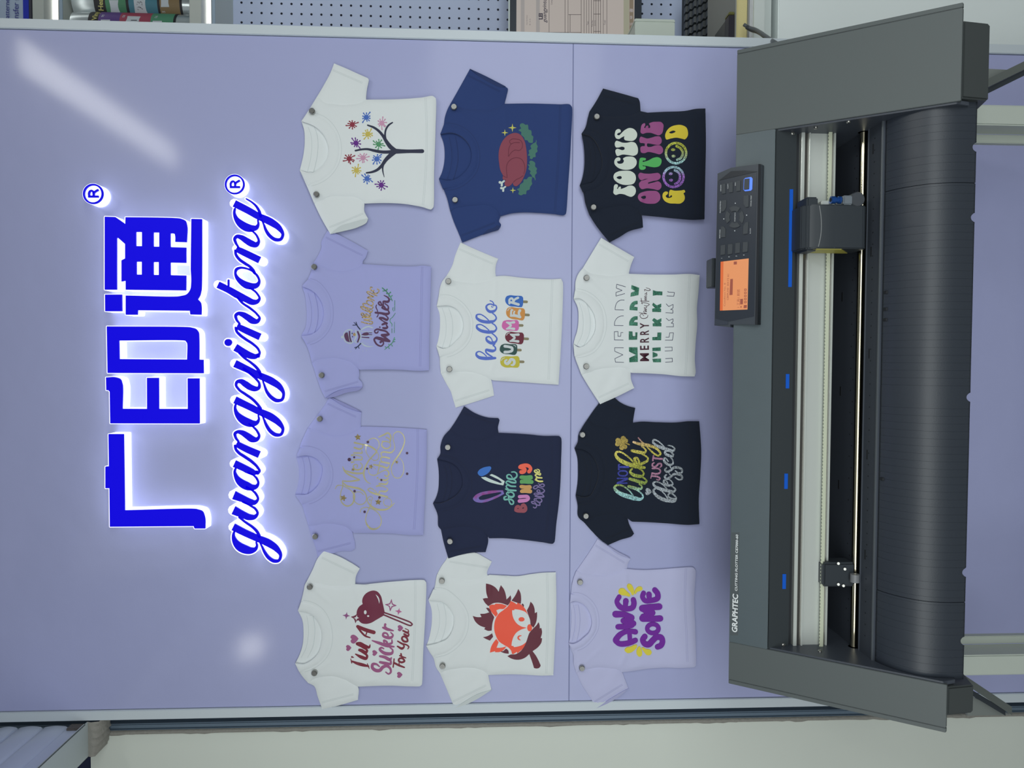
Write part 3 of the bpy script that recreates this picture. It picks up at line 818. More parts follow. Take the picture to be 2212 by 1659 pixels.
shirt('bunny', 920, 870, 4.741, 1, C_INK, 'dark ink blue t-shirt printed with bunny ears and bright bubble letters', 7,
      sr=(245, 275), armR=[(320, 320), (450, 360), (600, 365), (680, 340), (738, 308, 'c')],
      sides=[(900, 315), (1050, 325), (1200, 340), (1370, 345), (1385, 360), (1385, 600), (1365, 1000), (1335, 1250), (1315, 1430), (1300, 1443), (1200, 1430), (1000, 1405), (800, 1388), (648, 1388, 'c')],
      armL=[(600, 1330), (500, 1290), (400, 1275), (300, 1280), (210, 1290)], sl=(155, 1300), shL=[(130, 1270), (120, 1150), (100, 1090)], nL=(72, 1032),
      inner=[(150, 1030), (230, 1000), (320, 940), (370, 860), (375, 790), (350, 700), (300, 640), (220, 600)], nR=(115, 575), shR=[(145, 530), (150, 440), (180, 350)],
      cR=(138, 545), seam=[(250, 570), (340, 620), (410, 700), (450, 790), (445, 880), (400, 970), (300, 1050)], cL=(108, 1110),
      rs=[(290, 210), (350, 110), (392, 35, 'c'), (500, 105), (640, 152), (740, 158, 'c'), (752, 172), (738, 250)],
      ls=[(180, 1420), (230, 1595, 'c'), (350, 1560), (480, 1535), (612, 1530, 'c'), (638, 1400)],
      back=[(130, 680), (133, 800), (125, 900), (100, 980)], tp=[(215, 640), (240, 720), (245, 820), (230, 920), (195, 1018)], tape=35,
      hem=[(1285, 345), (1285, 700), (1260, 1050), (1215, 1428)], pins=[(222, 453), (244, 1411)])
shirt('fox', 910, 1180, 4.609, 0, C_WHITE, 'white t-shirt printed with a winking orange fox face on maroon leaves', 8,
      sr=(160, 275), armR=[(260, 305), (380, 330), (500, 335), (600, 318), (680, 285, 'c')],
      sides=[(820, 292), (960, 298), (1080, 280), (1200, 265), (1340, 260, 'c'), (1345, 600), (1330, 950), (1315, 1285, 'c'), (1200, 1288), (1050, 1280), (900, 1275), (670, 1282, 'c')],
      armL=[(640, 1255), (560, 1225), (450, 1213), (330, 1225), (240, 1245)], sl=(185, 1262), shL=[(150, 1210), (120, 1110), (80, 1050)], nL=(50, 992),
      inner=[(150, 970), (190, 955), (240, 935), (300, 860), (325, 770), (325, 700), (290, 630), (230, 565)], nR=(72, 535), shR=[(120, 450), (135, 400), (150, 310)],
      cR=(120, 430), seam=[(230, 440), (330, 510), (410, 600), (450, 690), (450, 800), (420, 900), (350, 990), (250, 1060)], cL=(113, 1095),
      rs=[(200, 200), (250, 130), (275, 85, 'c'), (420, 60), (550, 68), (620, 105), (702, 152, 'c'), (690, 180), (655, 275)],
      ls=[(240, 1390), (290, 1510), (332, 1612, 'c'), (430, 1550), (550, 1480), (700, 1430, 'c'), (680, 1350)],
      lin_l=[(332, 1612, 'c'), (430, 1548), (550, 1478), (702, 1428, 'c'), (560, 1520), (430, 1582)],
      back=[(100, 620), (105, 750), (90, 860), (70, 940)], tp=[(195, 570), (215, 650), (220, 760), (205, 850), (165, 960)], tape=42,
      hem=[(1250, 265), (1258, 600), (1252, 950), (1240, 1285)], pins=[(203, 335), (210, 1180)])
shirt('focus', 1230, 180, 4.741, 3, C_BLACK, 'black t-shirt printed with fat letters focus on the good and two smileys', 9,
      sr=(205, 290), armR=[(300, 320), (450, 335), (600, 325), (730, 285, 'c')],
      sides=[(800, 300, 'c'), (950, 292), (1200, 280), (1290, 262), (1393, 257, 'c'), (1398, 600), (1390, 1000), (1383, 1390, 'c'), (1290, 1397), (1100, 1385), (900, 1365), (740, 1350, 'c')],
      armL=[(700, 1300), (600, 1260), (450, 1270), (300, 1300)], sl=(205, 1345), shL=[(165, 1230), (140, 1110)], nL=(107, 1045),
      inner=[(180, 1030), (240, 1010), (300, 930), (335, 850), (335, 770), (310, 680), (270, 600), (220, 545)], nR=(125, 515), shR=[(165, 450), (190, 350)],
      cR=(145, 485), seam=[(250, 500), (330, 560), (390, 650), (415, 760), (405, 880), (370, 980), (280, 1070)], cL=(140, 1115),
      rs=[(270, 190), (345, 53, 'c'), (500, 95), (705, 153, 'c'), (718, 180), (728, 275)],
      ls=[(250, 1420), (330, 1530), (412, 1628, 'c'), (520, 1570), (600, 1520), (755, 1475, 'c'), (742, 1360)],
      back=[(145, 620), (155, 750), (150, 880), (130, 980)], tp=[(210, 580), (240, 680), (245, 800), (230, 930), (200, 1010)], tape=35,
      hem=[(1280, 268), (1292, 600), (1292, 1000), (1285, 1393)], pins=[(272, 353), (238, 1276)])
shirt('merry', 1230, 510, 4.484, 2, C_WHITE, 'white t-shirt printed with rows of cut merry lettering in green glitter and outline', 10,
      sr=(130, 310), armR=[(200, 350), (300, 375), (420, 385), (500, 375), (575, 365, 'c')],
      sides=[(800, 372), (1000, 372), (1190, 368), (1262, 378, 'c'), (1250, 550), (1235, 700), (1238, 850), (1222, 1050), (1215, 1200), (1222, 1330), (1212, 1360, 'c'), (1100, 1358), (900, 1338), (750, 1330), (600, 1325, 'c')],
      armL=[(570, 1295), (500, 1278), (380, 1280), (260, 1300), (180, 1330)], sl=(115, 1338), shL=[(90, 1270), (60, 1190), (45, 1120)], nL=(40, 1045),
      inner=[(90, 1075), (140, 1065), (200, 1010), (245, 930), (255, 850), (240, 760), (200, 690), (150, 635), (100, 605)], nR=(42, 607), shR=[(55, 530), (62, 430), (90, 360)],
      cR=(55, 525), seam=[(150, 545), (240, 600), (310, 690), (340, 800), (335, 920), (300, 1020), (230, 1110), (140, 1150)], cL=(50, 1165),
      rs=[(190, 210), (250, 110), (308, 17, 'c'), (450, 100), (628, 203, 'c'), (600, 270), (578, 355)],
      ls=[(170, 1430), (240, 1540), (298, 1628, 'c'), (450, 1560), (628, 1472, 'c'), (600, 1400)],
      back=[(80, 690), (88, 800), (75, 920), (50, 1000)], tp=[(135, 640), (165, 740), (175, 850), (160, 960), (115, 1055)], tape=45,
      hem=[(1165, 374), (1148, 700), (1140, 1000), (1122, 1355)], pins=[(158, 408), (155, 1262)])
shirt('lucky', 1230, 850, 4.741, 1, C_BLACK, 'black t-shirt printed with glitter script lucky, blessed and a gold clover', 11,
      sr=(185, 265), armR=[(300, 330), (450, 350), (560, 335), (650, 300, 'c')],
      sides=[(720, 290), (900, 295), (1100, 297), (1220, 285), (1330, 285, 'c'), (1350, 600), (1340, 850), (1325, 1100), (1332, 1338, 'c'), (1230, 1345), (1000, 1330), (800, 1318), (640, 1312, 'c')],
      armL=[(560, 1260), (450, 1240), (330, 1255), (230, 1280)], sl=(150, 1320), shL=[(95, 1270), (85, 1140)], nL=(65, 1045),
      inner=[(120, 1062), (210, 1050), (260, 970), (295, 860), (290, 750), (250, 660), (190, 600), (140, 575)], nR=(53, 562), shR=[(85, 500), (95, 420), (130, 350)],
      cR=(78, 520), seam=[(200, 540), (290, 590), (345, 680), (365, 790), (355, 900), (310, 1010), (240, 1090)], cL=(82, 1120),
      rs=[(250, 170), (310, 90), (355, 20, 'c'), (440, 30), (520, 90), (600, 128), (675, 148, 'c'), (665, 200), (652, 290)],
      ls=[(230, 1410), (320, 1500), (395, 1553, 'c'), (520, 1500), (640, 1460), (662, 1435, 'c'), (620, 1355)],
      back=[(80, 650), (88, 780), (85, 900)], tp=[(150, 620), (195, 720), (205, 840), (190, 960), (160, 1050)], tape=35,
      hem=[(1228, 290), (1245, 600), (1240, 1000), (1230, 1340)], pins=[(126, 420), (161, 1248)])
shirt('awesome', 1220, 1160, 4.366, 0, C_PALE, 'pale lilac t-shirt printed with puffy purple awesome and yellow petals', 12,
      sr=(110, 320), armR=[(220, 345), (350, 355), (450, 345), (570, 300, 'c')],
      sides=[(700, 310), (900, 305), (1050, 293), (1215, 290), (1232, 310), (1220, 600), (1232, 900), (1235, 1215), (1225, 1225), (1100, 1235), (950, 1232), (800, 1240), (650, 1262), (540, 1275, 'c')],
      armL=[(500, 1258), (400, 1240), (300, 1238), (200, 1255)], sl=(110, 1280), shL=[(85, 1200), (80, 1110), (60, 1060)], nL=(37, 1005),
      inner=[(80, 1010), (115, 998), (180, 950), (230, 900), (255, 820), (245, 740), (210, 670), (160, 625), (100, 605)], nR=(50, 618), shR=[(58, 545), (70, 440), (90, 370)],
      cR=(57, 540), seam=[(150, 550), (230, 600), (285, 680), (305, 780), (300, 860), (260, 940), (190, 1020)], cL=(78, 1072),
      rs=[(180, 220), (260, 100), (310, 18, 'c'), (400, 80), (510, 155), (620, 205, 'c'), (600, 240)],
      lin_r=[(405, 80), (500, 138), (618, 198, 'c'), (540, 180)],
      ls=[(160, 1390), (230, 1500), (300, 1615, 'c'), (440, 1522), (560, 1452), (600, 1430, 'c'), (570, 1350)],
      lin_l=[(300, 1615, 'c'), (440, 1520), (560, 1450), (602, 1430, 'c'), (520, 1500), (420, 1562)],
      back=[(62, 720), (58, 850), (48, 950)], tp=[(110, 640), (125, 740), (122, 850), (95, 985)], tape=30,
      hem=[(1140, 295), (1130, 600), (1145, 900), (1155, 1226)], pins=[(137, 417), (155, 1226)])

# the pair of round pins that hold each shirt by its shoulders
PIN = {'tree': 'white paint-splash tree', 'winter': 'lilac snowman', 'xmas': 'lilac gold-lettered', 'sucker': 'white lollipop', 'turkey': 'navy turkey', 'hello': 'white ice-lolly',
       'bunny': 'ink blue bunny-ears', 'fox': 'white fox', 'focus': 'black smiley', 'merry': 'white green-glitter', 'lucky': 'black clover', 'awesome': 'pale lilac petal'}
proto = None
for key, s_ in SH.items():
    for i, p in enumerate(s_.pins):
        hh = s_.b0 + 0.0058
        loc = W(p[0] + 0.8, p[1], -hh)
        if proto is None:
            proto = empty('wall_pin', loc)
            for nm, prof, mm in (('shank', [(0, 0.0008), (0.006, 0.0008)], STEEL), ('head', [(0.0002, 0.0040), (0.0002, 0.0049), (0.0015, 0.0053), (0.0068, 0.0053), (0.0080, 0.0042), (0.0080, 0.0038)], STEEL), ('cap', [(0.0078, 0.0040), (0.0083, 0.0038), (0.0083, 0.0001)], STEEL_D)):
                o = MB().lathe(loc, (0, 1 if nm == 'shank' else -1, 0), prof).build(nm, mm, proto, True, angle=35)
            o = proto
        else:
            o = proto.copy(); COL.objects.link(o); o.location = loc
            for ch in proto.children:
                c = ch.copy(); COL.objects.link(c); c.parent = o
        tag(o, 'round silver pin in the %s shoulder of the %s t-shirt' % (('right', 'left')[i], PIN[key]), 'pin', 'round silver pins on the t-shirts')

# ---------------------------------------------------------------- heat-press prints (parts of each shirt)
def film(name, r, g, b, rough=0.55):
    return mat('print ' + name, lin(r, g, b), rough, spec=0.3)


class Print:
    def __init__(s, key, x, y, k):
        s.sh = SH[key]; s.c = Crop(x, y, k); s.k = k

    def w(s, n): return n / s.k

    def put(s, name, m, f, layer=0, raise_=0.00045):
        lift = raise_ + 0.00028 * layer
        f.build(name, m, s.sh.root, lambda x, y: s.sh.h(x, y) + lift, lambda x, y: s.sh.h(x, y) - 0.0002, True, angle=40)

    def strokes(s, name, m, lst, w=None, layer=0, cap=True, raise_=0.00045, dots=(), closed=()):
        f = Flat()
        for i, st in enumerate(lst):
            f.stroke(s.c(st), None if w is None else w / s.k, cap=cap, closed=(i in closed))
        for d in dots:
            q = s.c([(d[0], d[1])])[0]; f.disc(q[0], q[1], d[2] / s.k, 14, (d[3] if len(d) > 3 else d[2]) / s.k)
        s.put(name, m, f, layer, raise_)

    def poly(s, name, m, lst, layer=0, smooth=True, raise_=0.00045, dots=()):
        f = Flat()
        for it in lst:
            o, h = it if isinstance(it, tuple) and isinstance(it[0], list) else (it, [])
            f.poly(s.c(o), [s.c(q) for q in h], smooth=smooth, fine=4.0, step=1.0)
        for d in dots:
            q = s.c([(d[0], d[1])])[0]; f.disc(q[0], q[1], d[2] / s.k, 18, (d[3] if len(d) > 3 else d[2]) / s.k)
        s.put(name, m, f, layer, raise_)


def star(cx, cy, r, n=4, inner=0.32, rot=0.0):
    return [(cx + (r if i % 2 == 0 else r * inner) * math.sin(math.pi * i / n + rot), cy - (r if i % 2 == 0 else r * inner) * math.cos(math.pi * i / n + rot), 'c') for i in range(2 * n)]


def heart(cx, cy, r, rot=0.0):
    b = [(1.0, 0.05, 'c'), (0.5, -0.62), (-0.1, -0.98), (-0.68, -0.8), (-0.82, -0.35), (-0.55, -0.02, 'c'), (-0.85, 0.3), (-0.72, 0.82), (-0.2, 1.05), (0.45, 0.65)]
    c, s = math.cos(rot), math.sin(rot)
    return [(cx + r * (p[0] * c - p[1] * s), cy + r * (p[0] * s + p[1] * c)) + tuple(p[2:]) for p in b]


# --- bare tree with paint splashes
T = Print('tree', 730, 230, 8.73)
INKP = film('ink', 46, 50, 74)
T.strokes('printed_tree', INKP, [
    [(1590, 842, 74), (1300, 845, 68), (1150, 845, 84), (1040, 842, 100)],
    [(1060, 850, 80), (950, 858, 62), (820, 856, 58), (680, 831, 50), (560, 805, 40), (450, 809, 36), (330, 832, 32)],
    [(1090, 835, 70), (1000, 770, 80), (920, 670, 68), (860, 570, 55), (780, 472, 48), (680, 398, 42), (560, 352, 26)],
    [(900, 640, 44), (888, 530, 36), (908, 425, 34), (958, 350, 34), (1028, 302, 24)],
    [(1090, 850, 70), (990, 920, 80), (900, 1010, 68), (830, 1110, 58), (740, 1195, 50), (640, 1236, 40), (538, 1252, 28)],
    [(865, 1060, 44), (843, 1150, 32), (850, 1240, 22), (872, 1330, 10)]])
SPL = {'red': film('red', 146, 52, 70), 'blue': film('blue', 72, 112, 196), 'pink': film('pink', 206, 154, 184), 'yellow': film('yellow', 206, 188, 92), 'purple': film('purple', 104, 40, 140), 'green': film('green', 84, 150, 108)}
rs_ = random.Random(11)
for (cx, cy, col) in ((270, 340, 'red'), (535, 205, 'blue'), (828, 315, 'pink'), (565, 520, 'yellow'), (340, 690, 'purple'), (768, 712, 'green'), (212, 985, 'red'), (472, 968, 'pink'), (735, 988, 'blue'), (350, 1205, 'yellow'), (548, 1360, 'blue'), (818, 1482, 'purple')):
    st = []; a0 = rs_.uniform(0, 6.28)
    for i in range(10):
        a = a0 + i * 0.628 + rs_.uniform(-.12, .12); L = rs_.choice((70, 82, 88, 96)) if i % 5 else 118
        bend = rs_.uniform(-.15, .15)
        st.append([(cx + 25 * math.cos(a), cy + 25 * math.sin(a), 30), (cx + L * .6 * math.cos(a), cy + L * .6 * math.sin(a), 15), (cx + L * math.cos(a + bend), cy + L * math.sin(a + bend), 25)])
    T.strokes('printed_splash', SPL[col], st, dots=[(cx, cy, 46)])

# --- snowman, welcome winter
T = Print('winter', 725, 600, 9.757)
PLUM = film('plum', 92, 58, 92); GOLDG = glitter('gold glitter', [lin(172, 148, 104)]); FROST = film('frost', 188, 202, 214); INK2 = film('ink line', 48, 54, 84)
GREENG = glitter('green glitter', [lin(74, 134, 112)], vary=0.5)
T.strokes('printed_winter', PLUM, [
    [(945, 1358, 50), (990, 1335, 36), (1008, 1388, 30), (965, 1438, 32), (890, 1420, 35), (832, 1355, 38), (815, 1292, 38), (850, 1268, 52), (920, 1280, 70), (1030, 1312, 66), (1130, 1335, 52)],
    [(1125, 1330, 48), (1050, 1265, 42), (970, 1212, 42)], [(972, 1205, 44), (1060, 1208, 64), (1118, 1195, 44)],
    [(1122, 1190, 36), (1075, 1140, 38), (950, 1100, 42), (865, 1088, 38), (822, 1118, 30), (838, 1160, 30), (885, 1155, 28), (895, 1128, 24)],
    [(1000, 1058, 40), (1060, 1062, 50), (1092, 1045, 38), (1070, 1000, 28)], [(985, 985, 42), (1050, 962, 50), (1085, 962, 40), (1040, 935, 26), (960, 885, 30), (925, 850, 40), (990, 850, 48), (1085, 885, 46), (1105, 855, 32), (1060, 800, 24)],
    [(840, 735, 42), (950, 745, 46), (1080, 765, 58), (1128, 742, 38), (1108, 690, 28)], [(870, 825, 22), (892, 795, 20), (882, 700, 20), (850, 605, 22), (864, 572, 18)],
    [(1108, 690, 28), (1020, 660, 34), (980, 625, 40), (1010, 600, 34), (1060, 660, 40), (1098, 670, 40), (1110, 610, 30), (1040, 545, 26)],
    [(1005, 572, 32), (930, 575, 34), (902, 530, 34), (935, 505, 32), (965, 555, 30)], [(1015, 500, 44), (1110, 498, 50), (1128, 455, 38), (1085, 405, 30), (1020, 372, 18)], [(1000, 580, 30), (1005, 505, 40)]], dots=[(932, 1042, 16)])
T.strokes('printed_welcome', GOLDG, [
    [(545, 930), (640, 958), (768, 966), (780, 940), (700, 910), (600, 888)], [(600, 885), (700, 878), (755, 868), (740, 845), (650, 838), (562, 838)],
    [(640, 825), (560, 800), (537, 760), (568, 742), (602, 785), (640, 762), (720, 800), (738, 785)], [(600, 790), (700, 822), (735, 790), (722, 745)],
    [(742, 735), (630, 690), (548, 645), (530, 612), (575, 612), (690, 680), (758, 720), (775, 690)],
    [(640, 545), (575, 550), (590, 590), (680, 640), (765, 655), (785, 620), (748, 590)], [(650, 492), (665, 540), (755, 585), (790, 560), (775, 512), (705, 478), (655, 490)],
    [(812, 482), (740, 445), (672, 420), (690, 408), (800, 400)], [(800, 400), (720, 360), (660, 300), (680, 290), (770, 335), (868, 378)],
    [(772, 205), (740, 198), (735, 240), (770, 278), (805, 268)], [(805, 270), (792, 300), (850, 332), (905, 302), (915, 262), (880, 238)]], w=24)
T.strokes('printed_snowman', FROST, [
    [(165, 1255, 20), (178, 1170, 20), (235, 1110, 22), (300, 1092, 26), (352, 1110, 24)], [(165, 1250, 20), (195, 1330, 20), (258, 1372, 22), (330, 1378, 24), (372, 1345, 22)],
    [(255, 1128, 12), (275, 1250, 14), (315, 1370, 14)], [(335, 1120, 18), (325, 1235, 8), (352, 1345, 18)], [(425, 1110, 22), (432, 1240, 36), (405, 1340, 22), (440, 1372, 20)],
    [(490, 1110, 24), (530, 1225, 20), (495, 1350, 22)], [(530, 1132, 14), (780, 1142, 10)], [(540, 1226, 14), (790, 1218, 10)], [(540, 1275, 12), (745, 1295, 8)],
    [(530, 1108, 18), (600, 1060, 34), (700, 1030, 30), (780, 1056, 26)], [(545, 1375, 20), (600, 1420, 30), (690, 1450, 22), (795, 1445, 8)], [(560, 1330, 6), (600, 1385, 6)], [(610, 1350, 6), (650, 1405, 6)], [(660, 1375, 6), (700, 1425, 6)]],
    dots=[(140, 1250, 28)])
T.poly('printed_hat', PLUM, [[(184, 1195), (208, 1162), (252, 1150, 'c'), (272, 1240), (300, 1358, 'c'), (235, 1338), (195, 1275)]], 1)
T.strokes('printed_scarf', PLUM, [[(292, 1135, 30), (296, 1240, 30), (325, 1345, 30)], [(465, 1138, 34), (498, 1235, 36), (465, 1352, 30)], [(550, 1198, 10), (600, 1190, 56), (665, 1182, 66)], [(700, 1160, 10), (760, 1160, 14)], [(690, 1195, 14), (765, 1200, 12)], [(555, 1252, 18), (700, 1262, 22)]], layer=1)
T.strokes('printed_arm', INK2, [[(515, 1088, 24), (455, 1010, 22), (430, 935, 16)], [(440, 992, 16), (388, 942, 14)], [(440, 996, 16), (362, 1000, 16)]])
T.strokes('printed_arm', INK2, [[(530, 1385, 26), (455, 1455, 20), (400, 1475, 16)], [(470, 1440, 16), (495, 1490, 14)], [(455, 1455, 16), (420, 1500, 16)]])
T.poly('printed_eyes', INK2, [], 1, dots=[(348, 1172, 12), (356, 1243, 12)])
T.poly('printed_nose', film('carrot', 176, 146, 104), [[(390, 1158), (420, 1185), (412, 1228), (360, 1212, 'c')]], 1)
for cx, cy, a in ((290, 905, 0), (380, 853, 1), (310, 1467, 2), (318, 1560, 3), (570, 1547, 4), (648, 1533, 5)):
    T.strokes('printed_snowflake', film('snow', 178, 184, 222), [[(cx + 14 * math.cos(a + q), cy + 14 * math.sin(a + q)) for q in (0, 1, 2, 3, 4)]], w=9, dots=[(cx, cy, 5)])
T.strokes('printed_greenery', GREENG, [
    [(985, 215, 26), (1060, 280, 20), (1120, 350, 22), (1170, 430, 18), (1195, 490, 12)], [(1055, 280, 18), (1085, 245, 30)], [(1120, 340, 18), (1155, 308, 30)], [(1165, 400, 16), (1190, 375, 24)], [(1000, 280, 26), (1045, 272, 14)], [(1075, 330, 26), (1112, 345, 14)], [(1118, 385, 24), (1160, 402, 12)], [(1152, 450, 20), (1188, 465, 12)],
    [(1240, 1262, 20), (1200, 1360, 18), (1120, 1440, 20), (1035, 1512, 14)], [(1255, 1295, 14), (1215, 1320, 24)], [(1245, 1345, 20), (1205, 1355, 12)], [(1195, 1440, 20), (1170, 1400, 14)], [(1120, 1400, 20), (1135, 1430, 14)], [(1130, 1495, 18), (1110, 1450, 12)], [(1045, 1455, 20), (1075, 1480, 14)],
    [(1245, 480, 14), (1245, 690, 14)], [(1240, 930, 8), (1236, 1160, 14)], [(1258, 745, 12), (1190, 840, 14), (1150, 875, 14), (1145, 920, 14), (1188, 980, 16), (1184, 1030, 10)], [(1210, 630, 16), (1203, 670, 14), (1225, 710, 8)], [(1186, 1068, 14), (1186, 1160, 12)]])

# --- gold merry christmas
T = Print('xmas', 720, 925, 7.372)
GOLDF = mat('print gold foil', lin(186, 180, 142), 0.3, metal=0.55)
STARG = glitter('old gold glitter', [lin(150, 132, 84)])
BERRY = glitter('plum glitter', [lin(72, 42, 72)], vary=0.35)
T.strokes('printed_merry', GOLDF, [
    [(30, 965, 9), (60, 916, 13), (120, 910, 11), (200, 940, 12), (290, 1000, 14), (332, 1060, 24), (328, 1150, 24), (290, 1215, 20), (220, 1240, 20), (150, 1200, 18), (112, 1120, 13), (120, 1020, 12), (150, 920, 14), (145, 840, 16, 'c'), (250, 846, 20), (400, 826, 24), (420, 822, 18, 'c'), (330, 780, 20), (230, 730, 22), (180, 680, 24), (150, 612, 9)],
    [(155, 870, 14), (210, 915, 24), (300, 940, 28), (420, 966, 28), (490, 1012, 20), (525, 1082, 16), (520, 1160, 14), (460, 1212, 14), (385, 1205, 12), (330, 1150, 12), (318, 1070, 10), (370, 1016, 10), (435, 1020, 10), (482, 1062, 9)],
    [(185, 672, 14), (260, 700, 26), (380, 720, 28), (480, 716, 24)],
    [(375, 625, 12), (385, 590, 14), (345, 578, 14), (318, 610, 18), (345, 655, 24), (405, 662, 24), (448, 638, 20), (460, 590, 14), (430, 550, 12)],
    [(288, 542, 26), (330, 538, 14)], [(318, 505, 18), (400, 500, 24), (455, 498, 20), (455, 465, 14), (400, 440, 12), (340, 428, 12)], [(290, 430, 26), (335, 425, 14)], [(325, 395, 20), (400, 395, 24), (460, 392, 18), (450, 355, 12)],
    [(335, 310, 26), (430, 330, 24), (468, 308, 16), (462, 260, 12)], [(338, 230, 28), (450, 255, 20), (545, 275, 24), (640, 322, 26), (688, 370, 24), (640, 430, 20), (560, 520, 20), (510, 620, 24), (484, 720, 26), (500, 800, 20), (545, 860, 14), (592, 884, 9)],
    [(685, 372, 11), (728, 290, 12), (720, 212, 12), (660, 160, 13), (590, 174, 13), (555, 202, 11)], [(520, 285, 9), (520, 370, 10), (572, 470, 9)], [(690, 370, 11), (720, 430, 10), (712, 490, 12), (660, 516, 12), (600, 482, 9)]])
T.strokes('printed_christmas', GOLDF, [
    [(430, 1340, 9), (440, 1292, 12), (500, 1262, 12), (600, 1280, 12), (690, 1330, 12), (745, 1400, 12), (765, 1480, 13), (740, 1560, 15), (670, 1605, 24), (600, 1600, 30), (545, 1550, 24), (515, 1470, 14), (530, 1370, 12), (575, 1270, 16), (602, 1190, 11), (598, 1150, 9), (575, 1135, 9), (572, 1158, 8)],
    [(975, 1192, 8), (925, 1240, 18), (850, 1290, 26), (760, 1300, 28), (660, 1280, 30), (590, 1230, 26), (550, 1180, 14), (545, 1120, 12), (590, 1086, 10), (622, 1112, 10), (612, 1150, 9)],
    [(890, 1244, 12), (825, 1232, 10), (797, 1180, 10), (825, 1128, 10), (890, 1120, 10), (928, 1170, 10), (918, 1230, 12)],
    [(860, 1095, 26), (760, 1070, 28), (650, 1040, 28), (580, 1008, 20), (550, 975, 14), (580, 955, 14), (640, 980, 12), (702, 1040, 12)], [(722, 1060, 14), (735, 1012, 18), (840, 1005, 26), (868, 978, 14), (800, 930, 12), (715, 918, 18)], [(690, 925, 26), (742, 905, 14)],
    [(728, 882, 20), (850, 885, 26), (872, 850, 14)], [(738, 815, 22), (855, 822, 26), (878, 790, 14)],
    [(815, 748, 16), (850, 770, 22), (885, 720, 22), (850, 668, 20), (780, 685, 14), (720, 720, 14), (650, 750, 14), (588, 735, 12), (560, 690, 10), (568, 650, 9)],
    [(640, 580, 20), (760, 602, 26), (868, 628, 26), (890, 592, 14)], [(738, 535, 14), (725, 640, 16), (705, 715, 12)], [(640, 625, 8), (672, 650, 8)],
    [(762, 535, 22), (890, 560, 28)], [(765, 530, 14), (755, 475, 18), (800, 460, 24), (895, 478, 26)], [(775, 450, 14), (762, 395, 18), (800, 378, 24), (930, 382, 24), (975, 330, 14), (970, 250, 11), (952, 160, 11), (972, 82, 13), (1030, 54, 14), (1098, 90, 14), (1135, 180, 16), (1110, 300, 20), (1040, 430, 24), (962, 540, 24), (925, 620, 14), (935, 720, 11), (990, 790, 12), (1060, 788, 13), (1110, 720, 12), (1122, 620, 11), (1096, 520, 9), (1052, 468, 8)],
    [(790, 215, 14), (768, 262, 18), (800, 312, 22), (868, 322, 22), (908, 288, 16), (898, 232, 14), (840, 212, 18), (780, 212, 20)], [(900, 220, 18), (912, 205, 12)],
    [(905, 205, 18), (915, 130, 22), (872, 76, 24), (812, 102, 24), (725, 140, 16)], [(840, 145, 18), (890, 172, 18), (908, 200, 14)]], dots=[(705, 792, 14)])
for cx, cy, r, ro in ((390, 143, 54, -.1), (597, 613, 40, .3), (313, 660, 28, .5), (160, 1112, 54, .3), (715, 1175, 54, .1), (1010, 540, 30, .4)):
    T.poly('printed_star', STARG, [star(cx, cy, r, 5, 0.5, ro)], 1, smooth=False)
for cx, cy, r in ((255, 500, 28), (332, 463, 16), (549, 221, 21), (538, 645, 16), (765, 826, 17), (338, 1003, 20), (735, 1103, 20), (498, 1332, 20), (1174, 397, 20), (1175, 726, 20)):
    T.poly('printed_berry', BERRY, [], 1, dots=[(cx, cy, r)])

# --- I'm a sucker for you
T = Print('sucker', 735, 1270, 8.297)
MAR = film('maroon', 118, 44, 70, 0.4); ROSE = film('rose', 164, 92, 138, 0.4); MAR2 = film('dark red', 130, 44, 62, 0.4)
T.poly('printed_lollipop', MAR, [([(795, 430, 'c'), (760, 270), (720, 130), (660, 65), (600, 48), (520, 65), (440, 120), (400, 190), (393, 250), (402, 290, 'c'), (340, 335), (302, 400), (290, 478, 'c'), (245, 503), (195, 520), (240, 552), (262, 600), (272, 632), (295, 592), (325, 580, 'c'), (380, 630), (460, 645), (540, 630), (650, 570), (778, 495, 'c')],
    [[(630, 112, 'c'), (678, 155), (704, 220), (698, 290, 'c'), (682, 220)], [(448 + 24 * math.cos(a * .785), 437 + 38 * math.sin(a * .785)) for a in range(8)], [(500 + 21 * math.cos(a * .785), 505 + 17 * math.sin(a * .785)) for a in range(8)], [(298, 488, 'c'), (308, 520), (342, 540, 'c'), (300, 556), (284, 590, 'c'), (270, 552), (240, 540, 'c'), (280, 520)]])])
T.strokes('printed_stick', MAR, [[(795, 445, 26), (1040, 532, 26), (1265, 625, 26), (1290, 655, 26), (1265, 675, 26), (1030, 588, 26), (785, 485, 26)]])
T.poly('printed_sparkle', ROSE, [([(918, 203), (942, 280), (1007, 318), (938, 345), (893, 417), (868, 335), (803, 298), (880, 275)], [[(914, 255), (925, 295), (955, 318), (920, 330), (900, 368), (888, 325), (852, 305), (895, 292)]])])
T.poly('printed_sparkle', film('pink', 190, 108, 156), [[(1058, 358, 'c'), (1068, 405), (1107, 430, 'c'), (1060, 447), (1035, 492, 'c'), (1026, 437), (983, 411, 'c'), (1035, 400)]])
T.poly('printed_sparkle', film('mauve', 150, 88, 140), [[(118, 433, 'c'), (130, 480), (174, 502, 'c'), (125, 520), (103, 567, 'c'), (90, 515), (40, 491, 'c'), (95, 475)]])
for cx, cy, r in ((250, 915, 78), (148, 1075, 52), (618, 1165, 50), (1076, 720, 54), (1063, 1558, 53)):
    T.poly('printed_heart', ROSE, [heart(cx, cy, r, -0.1)])
